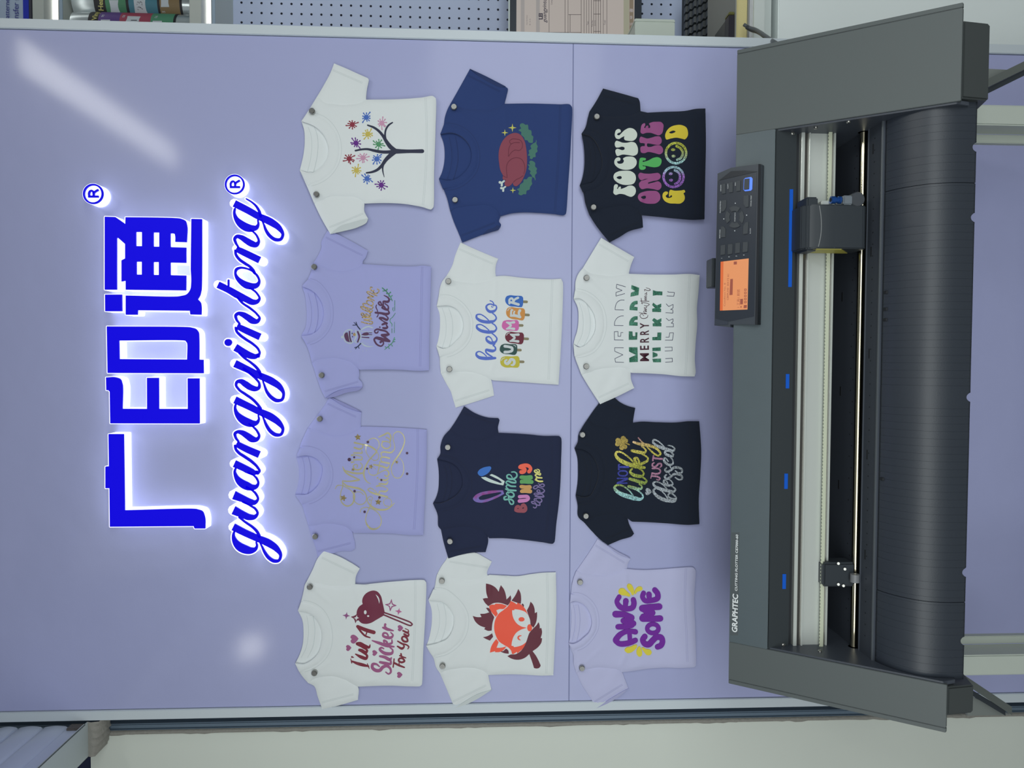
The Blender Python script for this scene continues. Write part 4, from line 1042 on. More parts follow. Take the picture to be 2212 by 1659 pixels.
T.strokes('printed_words_top', MAR2, [
    [(205, 1312, 24), (300, 1352, 50), (400, 1380, 56), (505, 1405, 30)], [(188, 1272, 12), (205, 1345, 20)], [(485, 1358, 14), (518, 1442, 16)], [(208, 1238, 32), (240, 1248, 12)],
    [(275, 1188, 22), (390, 1245, 60), (465, 1262, 52), (482, 1225, 40), (400, 1150, 40), (335, 1110, 40), (380, 1118, 50), (455, 1158, 56), (482, 1128, 40), (400, 1060, 40), (298, 998, 44), (345, 992, 48), (440, 1040, 56), (520, 1062, 40), (535, 1020, 16)],
    [(312, 692, 54), (450, 752, 66), (602, 798, 66)], [(305, 690, 44), (375, 790, 34), (450, 862, 32), (532, 892, 22)], [(478, 790, 24), (450, 870, 18)]])
T.strokes('printed_word_sucker', ROSE, [
    [(700, 1410, 24), (645, 1368, 36), (582, 1370, 50), (572, 1420, 54), (640, 1480, 60), (705, 1480, 60), (765, 1420, 58), (830, 1400, 50), (895, 1445, 42), (903, 1515, 36), (865, 1542, 28), (815, 1510, 22)],
    [(712, 1332, 42), (800, 1350, 54), (905, 1355, 42), (905, 1315, 36), (860, 1270, 36)], [(710, 1225, 36), (790, 1240, 54), (895, 1285, 50), (915, 1255, 28)],
    [(780, 1090, 22), (735, 1072, 34), (708, 1095, 42), (750, 1145, 52), (850, 1182, 60), (930, 1165, 46), (940, 1120, 30), (885, 1065, 22)],
    [(572, 945, 20), (700, 990, 52), (850, 1040, 54), (962, 1055, 26)], [(850, 1020, 30), (830, 965, 34), (780, 945, 36), (790, 985, 24), (850, 1000, 26)], [(860, 1010, 40), (925, 985, 36), (925, 930, 22)],
    [(860, 905, 22), (855, 850, 30), (830, 815, 30), (775, 815, 38), (765, 850, 40), (835, 890, 52), (920, 885, 46), (945, 850, 30), (905, 800, 22)], [(765, 712, 34), (840, 740, 52), (952, 768, 22)], [(830, 725, 36), (800, 690, 36), (806, 655, 44)]])
T.strokes('printed_words_bottom', MAR2, [
    [(965, 1275, 24), (948, 1420, 24)], [(965, 1345, 36), (1060, 1392, 36), (1148, 1425, 26)], [(1052, 1345, 16), (1062, 1395, 24)],
    [(1045, 1300, 34), (1100, 1335, 36), (1150, 1312, 34), (1120, 1268, 34), (1060, 1268, 32)], [(1065, 1215, 24), (1172, 1255, 22)], [(1100, 1235, 24), (1088, 1182, 30)],
    [(1028, 955, 22), (1120, 1005, 34), (1185, 1020, 26), (1228, 1060, 26), (1210, 1095, 16)], [(1025, 1048, 26), (1115, 1085, 42), (1145, 1050, 28), (1120, 1005, 26)],
    [(1105, 900, 34), (1145, 960, 38), (1205, 955, 34), (1195, 905, 34), (1130, 872, 32)], [(1145, 828, 34), (1215, 862, 36), (1228, 830, 26), (1180, 800, 22)], [(1125, 768, 30), (1215, 800, 36), (1222, 765, 18), (1165, 730, 14)]], closed=(3, 8))

# --- roast turkey
T = Print('turkey', 1070, 260, 9.76)
TUR = film('turkey red', 142, 74, 90, 0.75); TURD = film('turkey crease', 112, 54, 70, 0.8); LEAF = film('leaf green', 74, 122, 110, 0.7); STARY = film('straw yellow', 204, 202, 96)
T.poly('printed_turkey', TUR, [[(440, 265), (500, 285), (570, 350), (620, 450), (655, 620), (668, 850), (655, 1030), (620, 1150), (580, 1240), (510, 1340), (430, 1390), (388, 1368), (366, 1312, 'c'), (340, 1350), (280, 1390), (220, 1385), (195, 1345), (205, 1290), (222, 1252, 'c'), (170, 1250), (152, 1215), (165, 1165, 'c'), (110, 1060), (80, 900), (68, 750), (80, 620), (110, 520), (170, 410), (260, 320), (350, 275)]], raise_=0.0009)
T.strokes('printed_creases', TURD, [
    [(325, 495), (300, 440), (340, 398), (450, 395), (530, 420), (572, 500), (555, 590), (500, 635), (420, 625), (345, 668), (292, 740), (278, 758), (278, 690), (300, 550), (345, 490), (420, 468), (512, 470)],
    [(250, 1182), (240, 1100), (235, 980), (270, 880), (350, 810), (460, 785), (550, 820), (610, 920), (625, 1020), (600, 1130)], [(165, 1168), (200, 1190), (255, 1202)], [(378, 1305), (440, 1250), (520, 1212), (585, 1165)]], w=13, layer=1, raise_=0.0009)
BONE = film('bone white', 206, 218, 214)
T.strokes('printed_bone', BONE, [[(96, 1306, 56), (130, 1318, 40)], [(135, 1372, 46), (138, 1310, 38)], [(140, 1312, 38), (185, 1278, 38)]])
T.strokes('printed_bone', BONE, [[(124, 1428, 50), (160, 1432, 38)], [(165, 1485, 46), (170, 1430, 36)], [(168, 1430, 36), (212, 1398, 34)]])
for cx, cy, r in ((200, 260, 72), (360, 155, 88), (370, 1475, 66)):
    T.poly('printed_star', STARY, [star(cx, cy, r, 4, 0.26)], smooth=False)
for q in ([(585, 62), (640, 95), (680, 90), (695, 150), (700, 190), (755, 215), (765, 270), (765, 310), (800, 340), (795, 400), (785, 470), (740, 475), (700, 460), (680, 425), (620, 410), (612, 372), (540, 290), (550, 255), (490, 205), (520, 185), (540, 172), (515, 110), (530, 75)],
          [(858, 408), (872, 440), (865, 480), (895, 560), (880, 590), (888, 660), (850, 690), (845, 775), (800, 780), (775, 815), (725, 800), (730, 750), (688, 740), (715, 690), (705, 640), (760, 590), (740, 550), (790, 490), (830, 470), (852, 455)],
          [(735, 852), (800, 862), (840, 900), (840, 970), (880, 1020), (865, 1060), (875, 1110), (840, 1150), (838, 1200), (850, 1240), (838, 1268), (820, 1215), (780, 1195), (760, 1150), (725, 1110), (745, 1080), (695, 1020), (715, 980), (680, 930), (730, 930), (715, 880)],
          [(700, 1195), (770, 1195), (765, 1280), (775, 1340), (735, 1400), (720, 1460), (665, 1480), (640, 1560), (600, 1555), (550, 1580), (485, 1550), (500, 1490), (455, 1455), (510, 1420), (520, 1360), (590, 1300), (600, 1245), (660, 1240)]):
    T.poly('printed_leaf', LEAF, [q])

# --- hello summer
T = Print('hello', 1020, 630, 9.76)
T.strokes('printed_hello', film('hello blue', 78, 108, 206, 0.4), [
    [(300, 1360, 22), (220, 1290, 24), (140, 1262, 26), (92, 1288, 34), (88, 1330, 46), (135, 1380, 62), (240, 1405, 70), (380, 1405, 68), (485, 1400, 50)], [(420, 1368, 26), (340, 1322, 34), (288, 1265, 36), (292, 1228, 44), (360, 1240, 62), (445, 1248, 58), (488, 1225, 38), (488, 1180, 32), (440, 1130, 26)],
    [(440, 1140, 26), (478, 1090, 30), (440, 1050, 20)], [(428, 1055, 22), (400, 985, 24), (345, 948, 30), (298, 970, 34), (302, 1012, 46), (360, 1068, 60), (440, 1085, 60), (500, 1050, 42), (520, 990, 32), (480, 930, 28), (420, 882, 28)],
    [(350, 810, 22), (260, 735, 24), (160, 692, 26), (98, 712, 34), (100, 755, 48), (165, 812, 62), (280, 845, 68), (400, 850, 66), (480, 828, 44), (512, 775, 32), (490, 720, 28), (420, 665, 28)],
    [(345, 600, 22), (260, 525, 24), (160, 477, 26), (94, 495, 34), (92, 545, 46), (155, 602, 62), (270, 636, 66), (390, 636, 66), (470, 613, 44), (508, 560, 32), (490, 510, 28), (430, 455, 26)],
    [(460, 290, 28), (400, 262, 28), (335, 272, 34), (298, 310, 38), (310, 368, 48), (370, 420, 60), (440, 418, 58), (500, 378, 38), (514, 330, 30), (488, 285, 26)], [(375, 190, 20), (430, 215, 22), (458, 268, 26)], [(440, 322, 16), (415, 325, 18), (404, 305, 14)]], closed=(6,))
POPS = [('blue', (54, 108, 196), [(698, 150), (720, 105), (780, 78), (900, 85), (1050, 98), (1070, 122), (1065, 290), (1048, 320), (900, 312), (790, 300), (722, 250), (698, 200)], [(1068, 212), (1148, 215)]),
        ('orange', (212, 146, 74), [(718, 410), (750, 345), (800, 328), (950, 345), (1088, 360), (1108, 386), (1097, 570), (1072, 600), (950, 588), (820, 568), (752, 530), (718, 470)], [(1105, 487), (1188, 493)]),
        ('pink', (212, 106, 176), [(630, 680), (660, 622), (722, 603), (860, 605), (955, 605), (977, 632), (975, 798), (952, 820), (820, 820), (722, 818), (660, 790), (630, 750)], [(978, 712), (1056, 713)]),
        ('maroon', (110, 36, 58), [(697, 930), (720, 880), (780, 850), (920, 860), (1065, 872), (1086, 902), (1070, 1078), (1043, 1105), (900, 1090), (790, 1075), (722, 1030), (697, 980)], [(1084, 992), (1172, 996)]),
        ('dark green', (44, 80, 78), [(583, 1190), (610, 1132), (670, 1103), (800, 1108), (925, 1112), (945, 1137), (935, 1298), (908, 1328), (780, 1320), (672, 1310), (612, 1280), (583, 1240)], [(943, 1230), (1018, 1233)]),
        ('yellow', (198, 188, 64), [(595, 1450), (620, 1392), (680, 1367), (830, 1367), (968, 1365), (990, 1392), (990, 1568), (967, 1595), (830, 1597), (682, 1592), (625, 1560), (595, 1510)], [(988, 1477), (1076, 1480)])]
LET = [[[(775, 238, 30), (800, 225, 46), (975, 270, 56)], [(785, 250, 40), (790, 165, 44), (830, 140, 46), (862, 175, 44), (868, 225, 36)], [(870, 215, 40), (900, 165, 44), (965, 130, 52)]],
       [[(812, 510, 40), (900, 505, 56), (1010, 535, 56)], [(822, 510, 46), (820, 440, 40), (840, 380, 36), (860, 395, 22)], [(890, 510, 36), (880, 440, 34), (895, 415, 28)], [(1000, 530, 50), (985, 440, 50), (1005, 398, 60)]],
       [[(728, 648, 36), (800, 655, 40), (882, 645, 54)], [(728, 784, 36), (800, 778, 40), (882, 785, 54)], [(745, 655, 36), (815, 712, 44), (745, 778, 36)]],
       [[(812, 903, 36), (880, 908, 42), (975, 905, 56)], [(800, 1042, 36), (880, 1040, 42), (968, 1050, 56)], [(830, 915, 38), (895, 970, 46), (828, 1032, 38)]],
       [[(688, 1150, 60), (780, 1165, 54), (840, 1190, 56), (840, 1240, 56), (780, 1268, 54), (688, 1275, 60)]],
       [[(728, 1440, 38), (698, 1455, 40), (698, 1500, 50), (735, 1520, 62), (785, 1480, 70), (820, 1430, 62), (870, 1440, 56), (888, 1505, 56), (852, 1548, 44), (822, 1545, 30)]]]
HI = [None, [(748, 402, 14), (775, 362, 14), (822, 345, 12)], None, [(724, 920, 14), (745, 886, 14), (795, 868, 12)], [(872, 1130, 11), (908, 1140, 13), (916, 1165, 11)], [(615, 1452, 14), (640, 1412, 14), (688, 1395, 12)]]
TAN = film('stick tan', 140, 132, 104); PWH = film('letter white', 208, 216, 220)
for (nm, c0, q, stx), le, hi in zip(POPS, LET, HI):
    T.strokes('printed_stick', TAN, [stx], w=54)
    T.poly('printed_lolly', film('lolly ' + nm, *c0), [q], 1)
    T.strokes('printed_letter', PWH, le + ([hi] if hi else []), layer=2)

# --- some bunny loves me
T = Print('bunny', 1015, 990, 12.76)
T.poly('printed_ear_tip', film('ear blue', 58, 118, 206), [[(570, 230), (590, 262), (570, 320), (500, 410), (400, 470), (320, 495), (240, 455), (215, 400), (250, 330), (350, 265), (460, 233)]])
T.poly('printed_ear', film('ear white', 208, 226, 222), [[(305, 522, 'c'), (430, 512, 'c'), (600, 588), (760, 650), (850, 680), (887, 662, 'c'), (800, 592), (700, 542), (540, 465, 'c'), (600, 432, 'c'), (720, 482), (850, 560), (962, 635, 'c'), (920, 747, 'c'), (700, 702), (500, 642), (380, 580)]])
EARP = film('ear purple', 132, 96, 178)
nt = EARP.node_tree; bb = nt.nodes['Principled BSDF']; gz = nt.nodes.new('ShaderNodeNewGeometry'); nz = nt.nodes.new('ShaderNodeTexNoise'); nz.inputs['Scale'].default_value = 60
rp = nt.nodes.new('ShaderNodeValToRGB'); rp.color_ramp.elements[0].position = 0.38; rp.color_ramp.elements[1].position = 0.62
rp.color_ramp.elements[0].color = lin(124, 112, 190); rp.color_ramp.elements[1].color = lin(150, 62, 140)
nt.links.new(gz.outputs['Position'], nz.inputs['Vector']); nt.links.new(nz.outputs['Fac'], rp.inputs['Fac']); nt.links.new(rp.outputs['Color'], bb.inputs['Base Color'])
T.poly('printed_ear', EARP, [([(85, 1120), (150, 1022), (300, 942), (500, 900), (700, 885), (912, 880, 'c'), (946, 980, 'c'), (800, 1062), (600, 1152), (400, 1215), (250, 1220), (130, 1180)], [[(245, 1095), (320, 1030), (480, 990), (700, 952), (855, 936), (872, 955), (700, 1042), (500, 1112), (350, 1145), (265, 1135)]])])
T.strokes('printed_some', film('some teal', 120, 188, 178), [
    [(1000, 1052, 38), (948, 1072, 44), (955, 1132, 50), (1040, 1132, 46), (1140, 1138, 48), (1202, 1198, 44), (1190, 1258, 40), (1135, 1265, 40), (1088, 1195, 38), (1072, 1110, 44), (1062, 1040, 40)],
    [(1062, 1020, 36), (1010, 985, 34), (1028, 942, 34), (1072, 962, 30)], [(1060, 1035, 40), (1150, 1070, 62), (1212, 1035, 50), (1200, 968, 42), (1120, 932, 36), (1055, 945, 28)],
    [(985, 845, 36), (1060, 872, 52), (1268, 890, 46)], [(1058, 882, 28), (1045, 930, 24)], [(1080, 872, 34), (1000, 775, 36), (1030, 740, 44), (1140, 768, 48), (1258, 775, 44)], [(1100, 748, 34), (995, 665, 36), (1030, 632, 44), (1170, 668, 52), (1268, 662, 42), (1258, 620, 36), (1195, 588, 32)],
    [(1190, 590, 30), (1165, 530, 30), (1130, 472, 32), (1080, 448, 36), (1022, 480, 42), (1035, 540, 52), (1120, 572, 58), (1230, 558, 52), (1295, 490, 44), (1288, 420, 40), (1222, 376, 36), (1150, 380, 32)]])
T.poly('printed_letter', film('B red', 156, 78, 92), [([(1225, 1400), (1250, 1322), (1310, 1285), (1370, 1298), (1390, 1318, 'c'), (1420, 1265), (1490, 1240), (1550, 1285), (1582, 1360), (1575, 1440), (1530, 1490), (1400, 1500), (1280, 1485), (1225, 1450)], [[(1308, 1385), (1330, 1372), (1346, 1385), (1326, 1396)], [(1445, 1380), (1470, 1352), (1492, 1360), (1480, 1382), (1455, 1390)]])], raise_=0.0012)
T.strokes('printed_letter', film('U pink', 210, 134, 196), [[(1370, 1060, 96), (1500, 1050, 88), (1585, 1060, 95), (1612, 1100, 95), (1570, 1148, 95), (1470, 1168, 100), (1365, 1178, 100)]], raise_=0.0012)
T.poly('printed_letter', film('N tan', 210, 160, 98), [[(1365, 772), (1392, 740), (1540, 745), (1680, 748), (1705, 790), (1698, 832), (1655, 852, 'c'), (1708, 880), (1716, 930), (1690, 960), (1540, 955), (1400, 948), (1380, 918), (1398, 875), (1495, 836, 'c'), (1400, 825)]], raise_=0.0012)
T.poly('printed_letter', film('N green', 98, 166, 100), [[(1368, 512), (1395, 480), (1550, 475), (1710, 472), (1730, 502), (1725, 570), (1675, 598, 'c'), (1738, 610), (1756, 650), (1735, 695), (1650, 704), (1500, 696), (1390, 690), (1375, 650), (1388, 605), (1485, 580, 'c'), (1392, 565), (1370, 545)]], raise_=0.0012)
T.poly('printed_letter', film('Y coral', 250, 108, 84), [[(1335, 230), (1370, 185), (1450, 155), (1550, 142), (1640, 165), (1700, 225), (1722, 290), (1700, 360), (1650, 415), (1600, 410), (1580, 370), (1590, 330), (1632, 300, 'c'), (1600, 260), (1530, 243, 'c'), (1562, 290), (1560, 350), (1530, 400), (1450, 435), (1390, 425), (1362, 385), (1375, 340), (1458, 320, 'c'), (1390, 300), (1345, 280)]], raise_=0.0012)
T.strokes('printed_me', film('me yellow', 226, 222, 132), [
    [(1805, 590, 36), (1900, 632, 48), (2002, 634, 42)], [(1850, 605, 28), (1822, 545, 34), (1895, 535, 46), (1985, 540, 38)], [(1880, 525, 28), (1800, 465, 34), (1850, 436, 42), (1942, 455, 40), (1950, 425, 30), (1905, 398, 26)],
    [(1900, 400, 26), (1855, 355, 28), (1815, 322, 32), (1780, 345, 36), (1805, 388, 42), (1880, 392, 42), (1920, 350, 34), (1895, 312, 28), (1850, 300, 22)]])
T.strokes('printed_loves', film('loves violet', 128, 114, 166), [
    [(1748, 1345, 26), (1785, 1368, 30), (1828, 1350, 28), (1838, 1300, 28), (1805, 1262, 30), (1722, 1240, 32), (1695, 1205, 30), (1745, 1192, 28), (1800, 1222, 26), (1850, 1285, 30), (1928, 1288, 38), (1925, 1240, 30), (1850, 1185, 28), (1772, 1150, 30), (1788, 1112, 30), (1832, 1132, 26)],
    [(1835, 1170, 34), (1925, 1218, 42), (1982, 1180, 36), (1968, 1122, 30), (1880, 1100, 26), (1830, 1105, 24)], [(1800, 1045, 34), (1930, 1062, 46), (2038, 1052, 38), (2000, 1002, 28), (1920, 990, 26), (1832, 1012, 28), (1768, 985, 28), (1790, 962, 24), (1860, 972, 26), (1905, 975, 26)],
    [(1900, 980, 26), (1928, 930, 26), (1920, 880, 28), (1870, 872, 30), (1850, 905, 36), (1920, 952, 40), (2010, 948, 40), (2055, 892, 34), (2010, 840, 28), (1905, 800, 26)],
    [(1900, 800, 26), (1850, 755, 26)], [(1862, 745, 28), (1780, 772, 32), (1752, 812, 36), (1795, 842, 34), (1870, 800, 30), (1945, 728, 32), (2010, 706, 34), (2052, 742, 34), (2025, 782, 30), (1960, 772, 28), (1918, 722, 26), (1885, 690, 20)]])

# --- fox
T = Print('fox', 1010, 1250, 8.294)
LFM = film('leaf maroon', 106, 46, 62, 0.5); FOXO = film('fox orange', 252, 92, 66, 0.45)
for q in ([(330, 88, 'c'), (400, 105), (500, 160), (558, 235, 'c'), (575, 170), (597, 118, 'c'), (650, 190), (685, 290), (698, 375, 'c'), (735, 340), (770, 298, 'c'), (782, 350), (770, 400), (745, 450), (720, 480, 'c'), (640, 448), (540, 430), (450, 445), (395, 478), (370, 492, 'c'), (310, 430), (272, 362, 'c'), (320, 350), (365, 350, 'c'), (340, 270), (330, 180)],
          [(910, 185, 'c'), (945, 250), (960, 350), (955, 450, 'c'), (880, 428), (788, 395, 'c'), (850, 310)], [(990, 445, 'c'), (1010, 478), (1005, 512, 'c'), (968, 460, 'c')],
          [(1128, 412, 'c'), (1170, 460), (1200, 540), (1205, 620, 'c'), (1245, 598, 'c'), (1245, 680), (1225, 790), (1180, 880, 'c'), (1135, 830), (1120, 740), (1092, 660), (1062, 570, 'c'), (1100, 500)],
          [(1272, 780, 'c'), (1290, 830), (1295, 895, 'c'), (1320, 882, 'c'), (1335, 950), (1310, 1065, 'c'), (1336, 1070, 'c'), (1320, 1150), (1270, 1220), (1165, 1300, 'c'), (1230, 1390), (1290, 1510), (1308, 1562), (1282, 1598), (1230, 1610), (1190, 1600, 'c'), (1150, 1470), (1105, 1350, 'c'), (1050, 1402), (960, 1445), (850, 1450), (765, 1422), (715, 1390, 'c'), (770, 1362), (860, 1355), (940, 1310), (1010, 1222), (1060, 1110), (1110, 972), (1180, 890, 'c'), (1232, 840)],
          [(92, 670, 'c'), (170, 690), (250, 690, 'c'), (225, 632, 'c'), (310, 628), (388, 605, 'c'), (330, 525, 'c'), (370, 525), (400, 545), (430, 610), (478, 690, 'c'), (450, 780), (432, 930, 'c'), (370, 935), (298, 905, 'c'), (320, 878, 'c'), (220, 840), (140, 770)],
          [(440, 980, 'c'), (458, 1040, 'c'), (400, 1110, 'c'), (330, 1080), (278, 1052, 'c'), (360, 1030)], [(585, 1305, 'c'), (640, 1298), (690, 1258), (730, 1290), (738, 1345, 'c'), (660, 1335)]):
    T.poly('printed_leaf', LFM, [q])
T.poly('printed_fox_face', FOXO, [[(770, 400, 'c'), (830, 428), (885, 465, 'c'), (892, 430, 'c'), (960, 468), (1030, 540), (1083, 652, 'c'), (1040, 600), (960, 565), (845, 545, 'c'), (835, 565, 'c'), (798, 565, 'c'), (802, 640), (830, 730), (890, 812), (960, 857), (1055, 882, 'c'), (960, 912), (880, 962), (820, 1050), (795, 1130), (785, 1205, 'c'), (822, 1212, 'c'), (832, 1230, 'c'), (900, 1220), (1000, 1180), (1052, 1138, 'c'), (1000, 1240), (890, 1340, 'c'), (885, 1310, 'c'), (820, 1352, 'c'), (795, 1345, 'c'), (780, 1290), (738, 1240), (640, 1180), (560, 1120), (510, 1030), (480, 930), (478, 830), (500, 730), (560, 630), (650, 560), (720, 500), (750, 455)]], 1)
T.poly('printed_fox_ear', FOXO, [[(390, 490), (425, 470), (485, 470, 'c'), (500, 450, 'c'), (600, 455), (706, 488, 'c'), (645, 542), (570, 545), (513, 568, 'c'), (542, 632, 'c'), (508, 684, 'c'), (440, 612)]], 1)
T.poly('printed_fox_ear', FOXO, [[(515, 1083, 'c'), (556, 1140, 'c'), (518, 1242, 'c'), (600, 1240), (692, 1218, 'c'), (645, 1278), (580, 1312), (495, 1318, 'c'), (490, 1300, 'c'), (400, 1325, 'c'), (420, 1232), (462, 1150)]], 1)
T.poly('printed_fox_eye', FOXO, [], 1, dots=[(967, 730, 54, 38)])
T.strokes('printed_fox_eye', FOXO, [[(962, 1022, 10), (918, 1035, 24), (905, 1062, 28), (922, 1088, 22), (948, 1102, 8)]], layer=1)
T.poly('printed_fox_nose', FOXO, [], 2, dots=[(1112, 882, 44, 62)])

# --- focus on the good
T = Print('focus', 1320, 255, 8.73)
FW = film('focus white', 214, 224, 214, 0.45); FM = film('focus magenta', 154, 78, 134, 0.45); FG = film('focus green', 84, 180, 96, 0.45); FY = film('focus yellow', 222, 200, 60, 0.45)
for m_, q, h in (
    (FW, [(75, 1252), (122, 1256), (130, 1290), (112, 1332), (125, 1340, 'c'), (150, 1300), (178, 1292), (184, 1340, 'c'), (260, 1312), (340, 1275), (400, 1275), (450, 1310), (468, 1370), (440, 1450), (380, 1485), (320, 1470), (250, 1440), (160, 1430), (80, 1447), (48, 1420), (50, 1340), (58, 1275)], []),
    (FW, [(45, 1110), (65, 1050), (130, 1010), (260, 993), (380, 1005), (450, 1060), (468, 1150), (430, 1230), (330, 1260), (200, 1250), (100, 1200), (55, 1150)], [[(103, 1125), (150, 1095), (190, 1098), (202, 1130), (170, 1153), (130, 1145)]]),
    (FW, [(90, 760), (140, 740), (176, 760), (170, 800), (112, 822), (125, 850), (180, 862), (230, 840), (242, 800), (225, 768), (260, 740), (340, 725), (430, 740), (480, 800), (475, 880), (420, 945), (320, 975), (200, 965), (110, 920), (65, 860), (65, 800)], []),
    (FW, [(75, 460), (98, 430), (150, 440), (210, 462), (300, 465), (380, 450), (450, 465), (490, 520), (508, 600), (490, 680), (430, 710), (340, 700), (220, 688), (110, 710), (90, 670), (85, 605), (108, 582), (160, 590), (215, 605), (252, 590), (252, 555), (215, 540), (140, 555), (95, 553), (75, 520)], []),
    (FW, [(75, 280), (95, 227), (140, 207), (178, 225), (182, 262), (130, 285), (113, 310), (145, 326), (190, 290), (260, 225), (350, 187), (440, 215), (490, 290), (480, 370), (420, 425), (340, 430), (255, 408), (245, 385), (253, 340, 'c'), (200, 365), (150, 395), (100, 385), (73, 340)], []),
    (FM, [(505, 1490), (530, 1430), (600, 1395), (760, 1372), (870, 1385), (920, 1440), (920, 1540), (860, 1600), (740, 1617), (620, 1600), (540, 1560)], [[(563, 1495), (610, 1468), (652, 1470), (657, 1505), (620, 1526), (585, 1516)]]),
    (FM, [(515, 1070), (540, 1035), (620, 1045), (720, 1050), (820, 1040), (890, 1037), (930, 1072), (930, 1130), (890, 1165), (790, 1188), (700, 1215, 'c'), (700, 1240, 'c'), (800, 1215), (900, 1197), (940, 1232), (945, 1310), (900, 1355), (800, 1340), (680, 1325), (570, 1335), (538, 1300), (530, 1230), (560, 1193), (640, 1165), (708, 1140, 'c'), (640, 1150), (560, 1170), (525, 1130)], []),
    (FG, [(545, 760), (620, 750), (660, 768), (645, 795), (600, 800, 'c'), (595, 830, 'c'), (700, 800), (800, 750), (890, 740), (945, 775), (950, 840), (910, 905), (830, 927), (750, 920), (680, 905), (592, 890, 'c'), (600, 905), (648, 915), (655, 942), (630, 968), (545, 965), (528, 935), (535, 790)], []),
    (FM, [(535, 400), (560, 352), (610, 365), (680, 385), (760, 370), (850, 345), (920, 350), (952, 400), (950, 460), (920, 497), (800, 495), (720, 480), (685, 480), (675, 512), (690, 540), (740, 545), (840, 515), (930, 520), (975, 570), (970, 650), (930, 680), (820, 660), (700, 640), (620, 662), (570, 650), (553, 600), (560, 545), (590, 530), (635, 530, 'c'), (638, 480, 'c'), (600, 472), (550, 465), (535, 440)], []),
    (FM, [(600, 107), (640, 100), (645, 130), (625, 180), (640, 192), (665, 150), (698, 142), (705, 188), (735, 182), (735, 142), (715, 108), (760, 82), (860, 70), (950, 80), (985, 120), (985, 200), (950, 300), (900, 325), (840, 310), (750, 280), (660, 280), (590, 297), (560, 275), (560, 200), (578, 130)], []),
    (FY, [(1040, 400), (1020, 340), (1040, 260), (1120, 170), (1220, 135), (1340, 135), (1420, 180), (1450, 260), (1440, 350), (1390, 400), (1340, 390), (1230, 370), (1130, 385)], [[(1095, 275), (1130, 248), (1190, 238), (1217, 255), (1180, 280), (1120, 289)]]),
    (FY, [(1110, 1360), (1200, 1370), (1320, 1365), (1385, 1360), (1398, 1390), (1365, 1420, 'c'), (1390, 1480), (1380, 1550), (1320, 1605), (1200, 1612), (1080, 1600), (1000, 1550), (970, 1480), (985, 1412), (1030, 1385), (1072, 1398), (1068, 1430), (1030, 1470), (1050, 1500), (1110, 1505), (1150, 1480), (1146, 1457), (1120, 1462), (1110, 1485), (1092, 1480, 'c'), (1095, 1400)], [])):
    T.poly('printed_letter', m_, [(q, h)])
xa, xb = float(W(1450, 405, 0)[0]), float(W(1450, 306, 0)[0])
HOLO = glitter('hologram glitter', [(0.0, lin(140, 92, 178)), (0.22, lin(160, 112, 196)), (0.33, lin(150, 180, 196)), (0.52, lin(160, 205, 205)), (0.62, lin(160, 178, 140)), (0.8, lin(164, 172, 66)), (1.0, lin(188, 190, 76))], 0, xa, xb)
for cx, cy, r, e1, e2, sm in ((1225, 662, 191, (1170, 597, 40, 26), (1178, 718, 38, 26), [(1235, 530), (1300, 562), (1346, 630), (1346, 700), (1308, 758), (1248, 785)]),
                              (1178, 1112, 188, (1125, 1050, 39, 27), (1132, 1172, 38, 27), [(1200, 985), (1262, 1018), (1300, 1090), (1290, 1168), (1252, 1222), (1210, 1242)])):
    T.strokes('printed_smiley', HOLO, [[(cx + r * math.cos(a * math.pi / 12), cy + r * math.sin(a * math.pi / 12)) for a in range(24)], sm], w=46, closed=(0,), dots=[e1, e2])

# --- merry merry christmas
T = Print('merry', 1320, 605, 8.966)
OUT = film('outline navy', 54, 54, 88); GGL = glitter('emerald glitter', [lin(56, 118, 96)], vary=0.6); WINE = film('wine', 72, 36, 52)
def cl(l): return [p + ('c',) for p in l]
for st in ([(245, 1595), (85, 1590), (75, 1520), (230, 1447), (72, 1380), (70, 1310), (240, 1312)], [(235, 1163), (65, 1160), (62, 1000), (135, 995), (135, 1090), (185, 1090), (192, 1015), (232, 1015)],
           [(265, 262), (95, 310), (95, 240), (215, 200), (103, 155), (110, 80), (280, 130)], [(1055, 1592), (1190, 1583), (1185, 1512), (1055, 1522)], [(1045, 1375), (1185, 1368), (1183, 1297), (1045, 1302)], [(1050, 1165), (1190, 1165), (1208, 1020), (1135, 1022), (1125, 1105), (1060, 1105)],
           [(1070, 905), (1210, 905), (1205, 838), (1165, 835), (1200, 802), (1200, 750), (1120, 785), (1068, 740)], [(1060, 632), (1198, 640), (1195, 575), (1152, 570), (1200, 540), (1202, 470), (1115, 512), (1068, 460)], [(1080, 305), (1215, 312), (1228, 240), (1120, 235), (1095, 222)]):
    T.strokes('printed_outline_letter', OUT, [cl(st)], w=9)
for st in ([(235, 883, 'c'), (65, 880, 'c'), (72, 810), (110, 742), (172, 702), (242, 693, 'c')], [(245, 580, 'c'), (78, 575, 'c'), (86, 500), (122, 427), (182, 390), (255, 388, 'c')]):
    T.strokes('printed_outline_letter', OUT, [st], w=9)
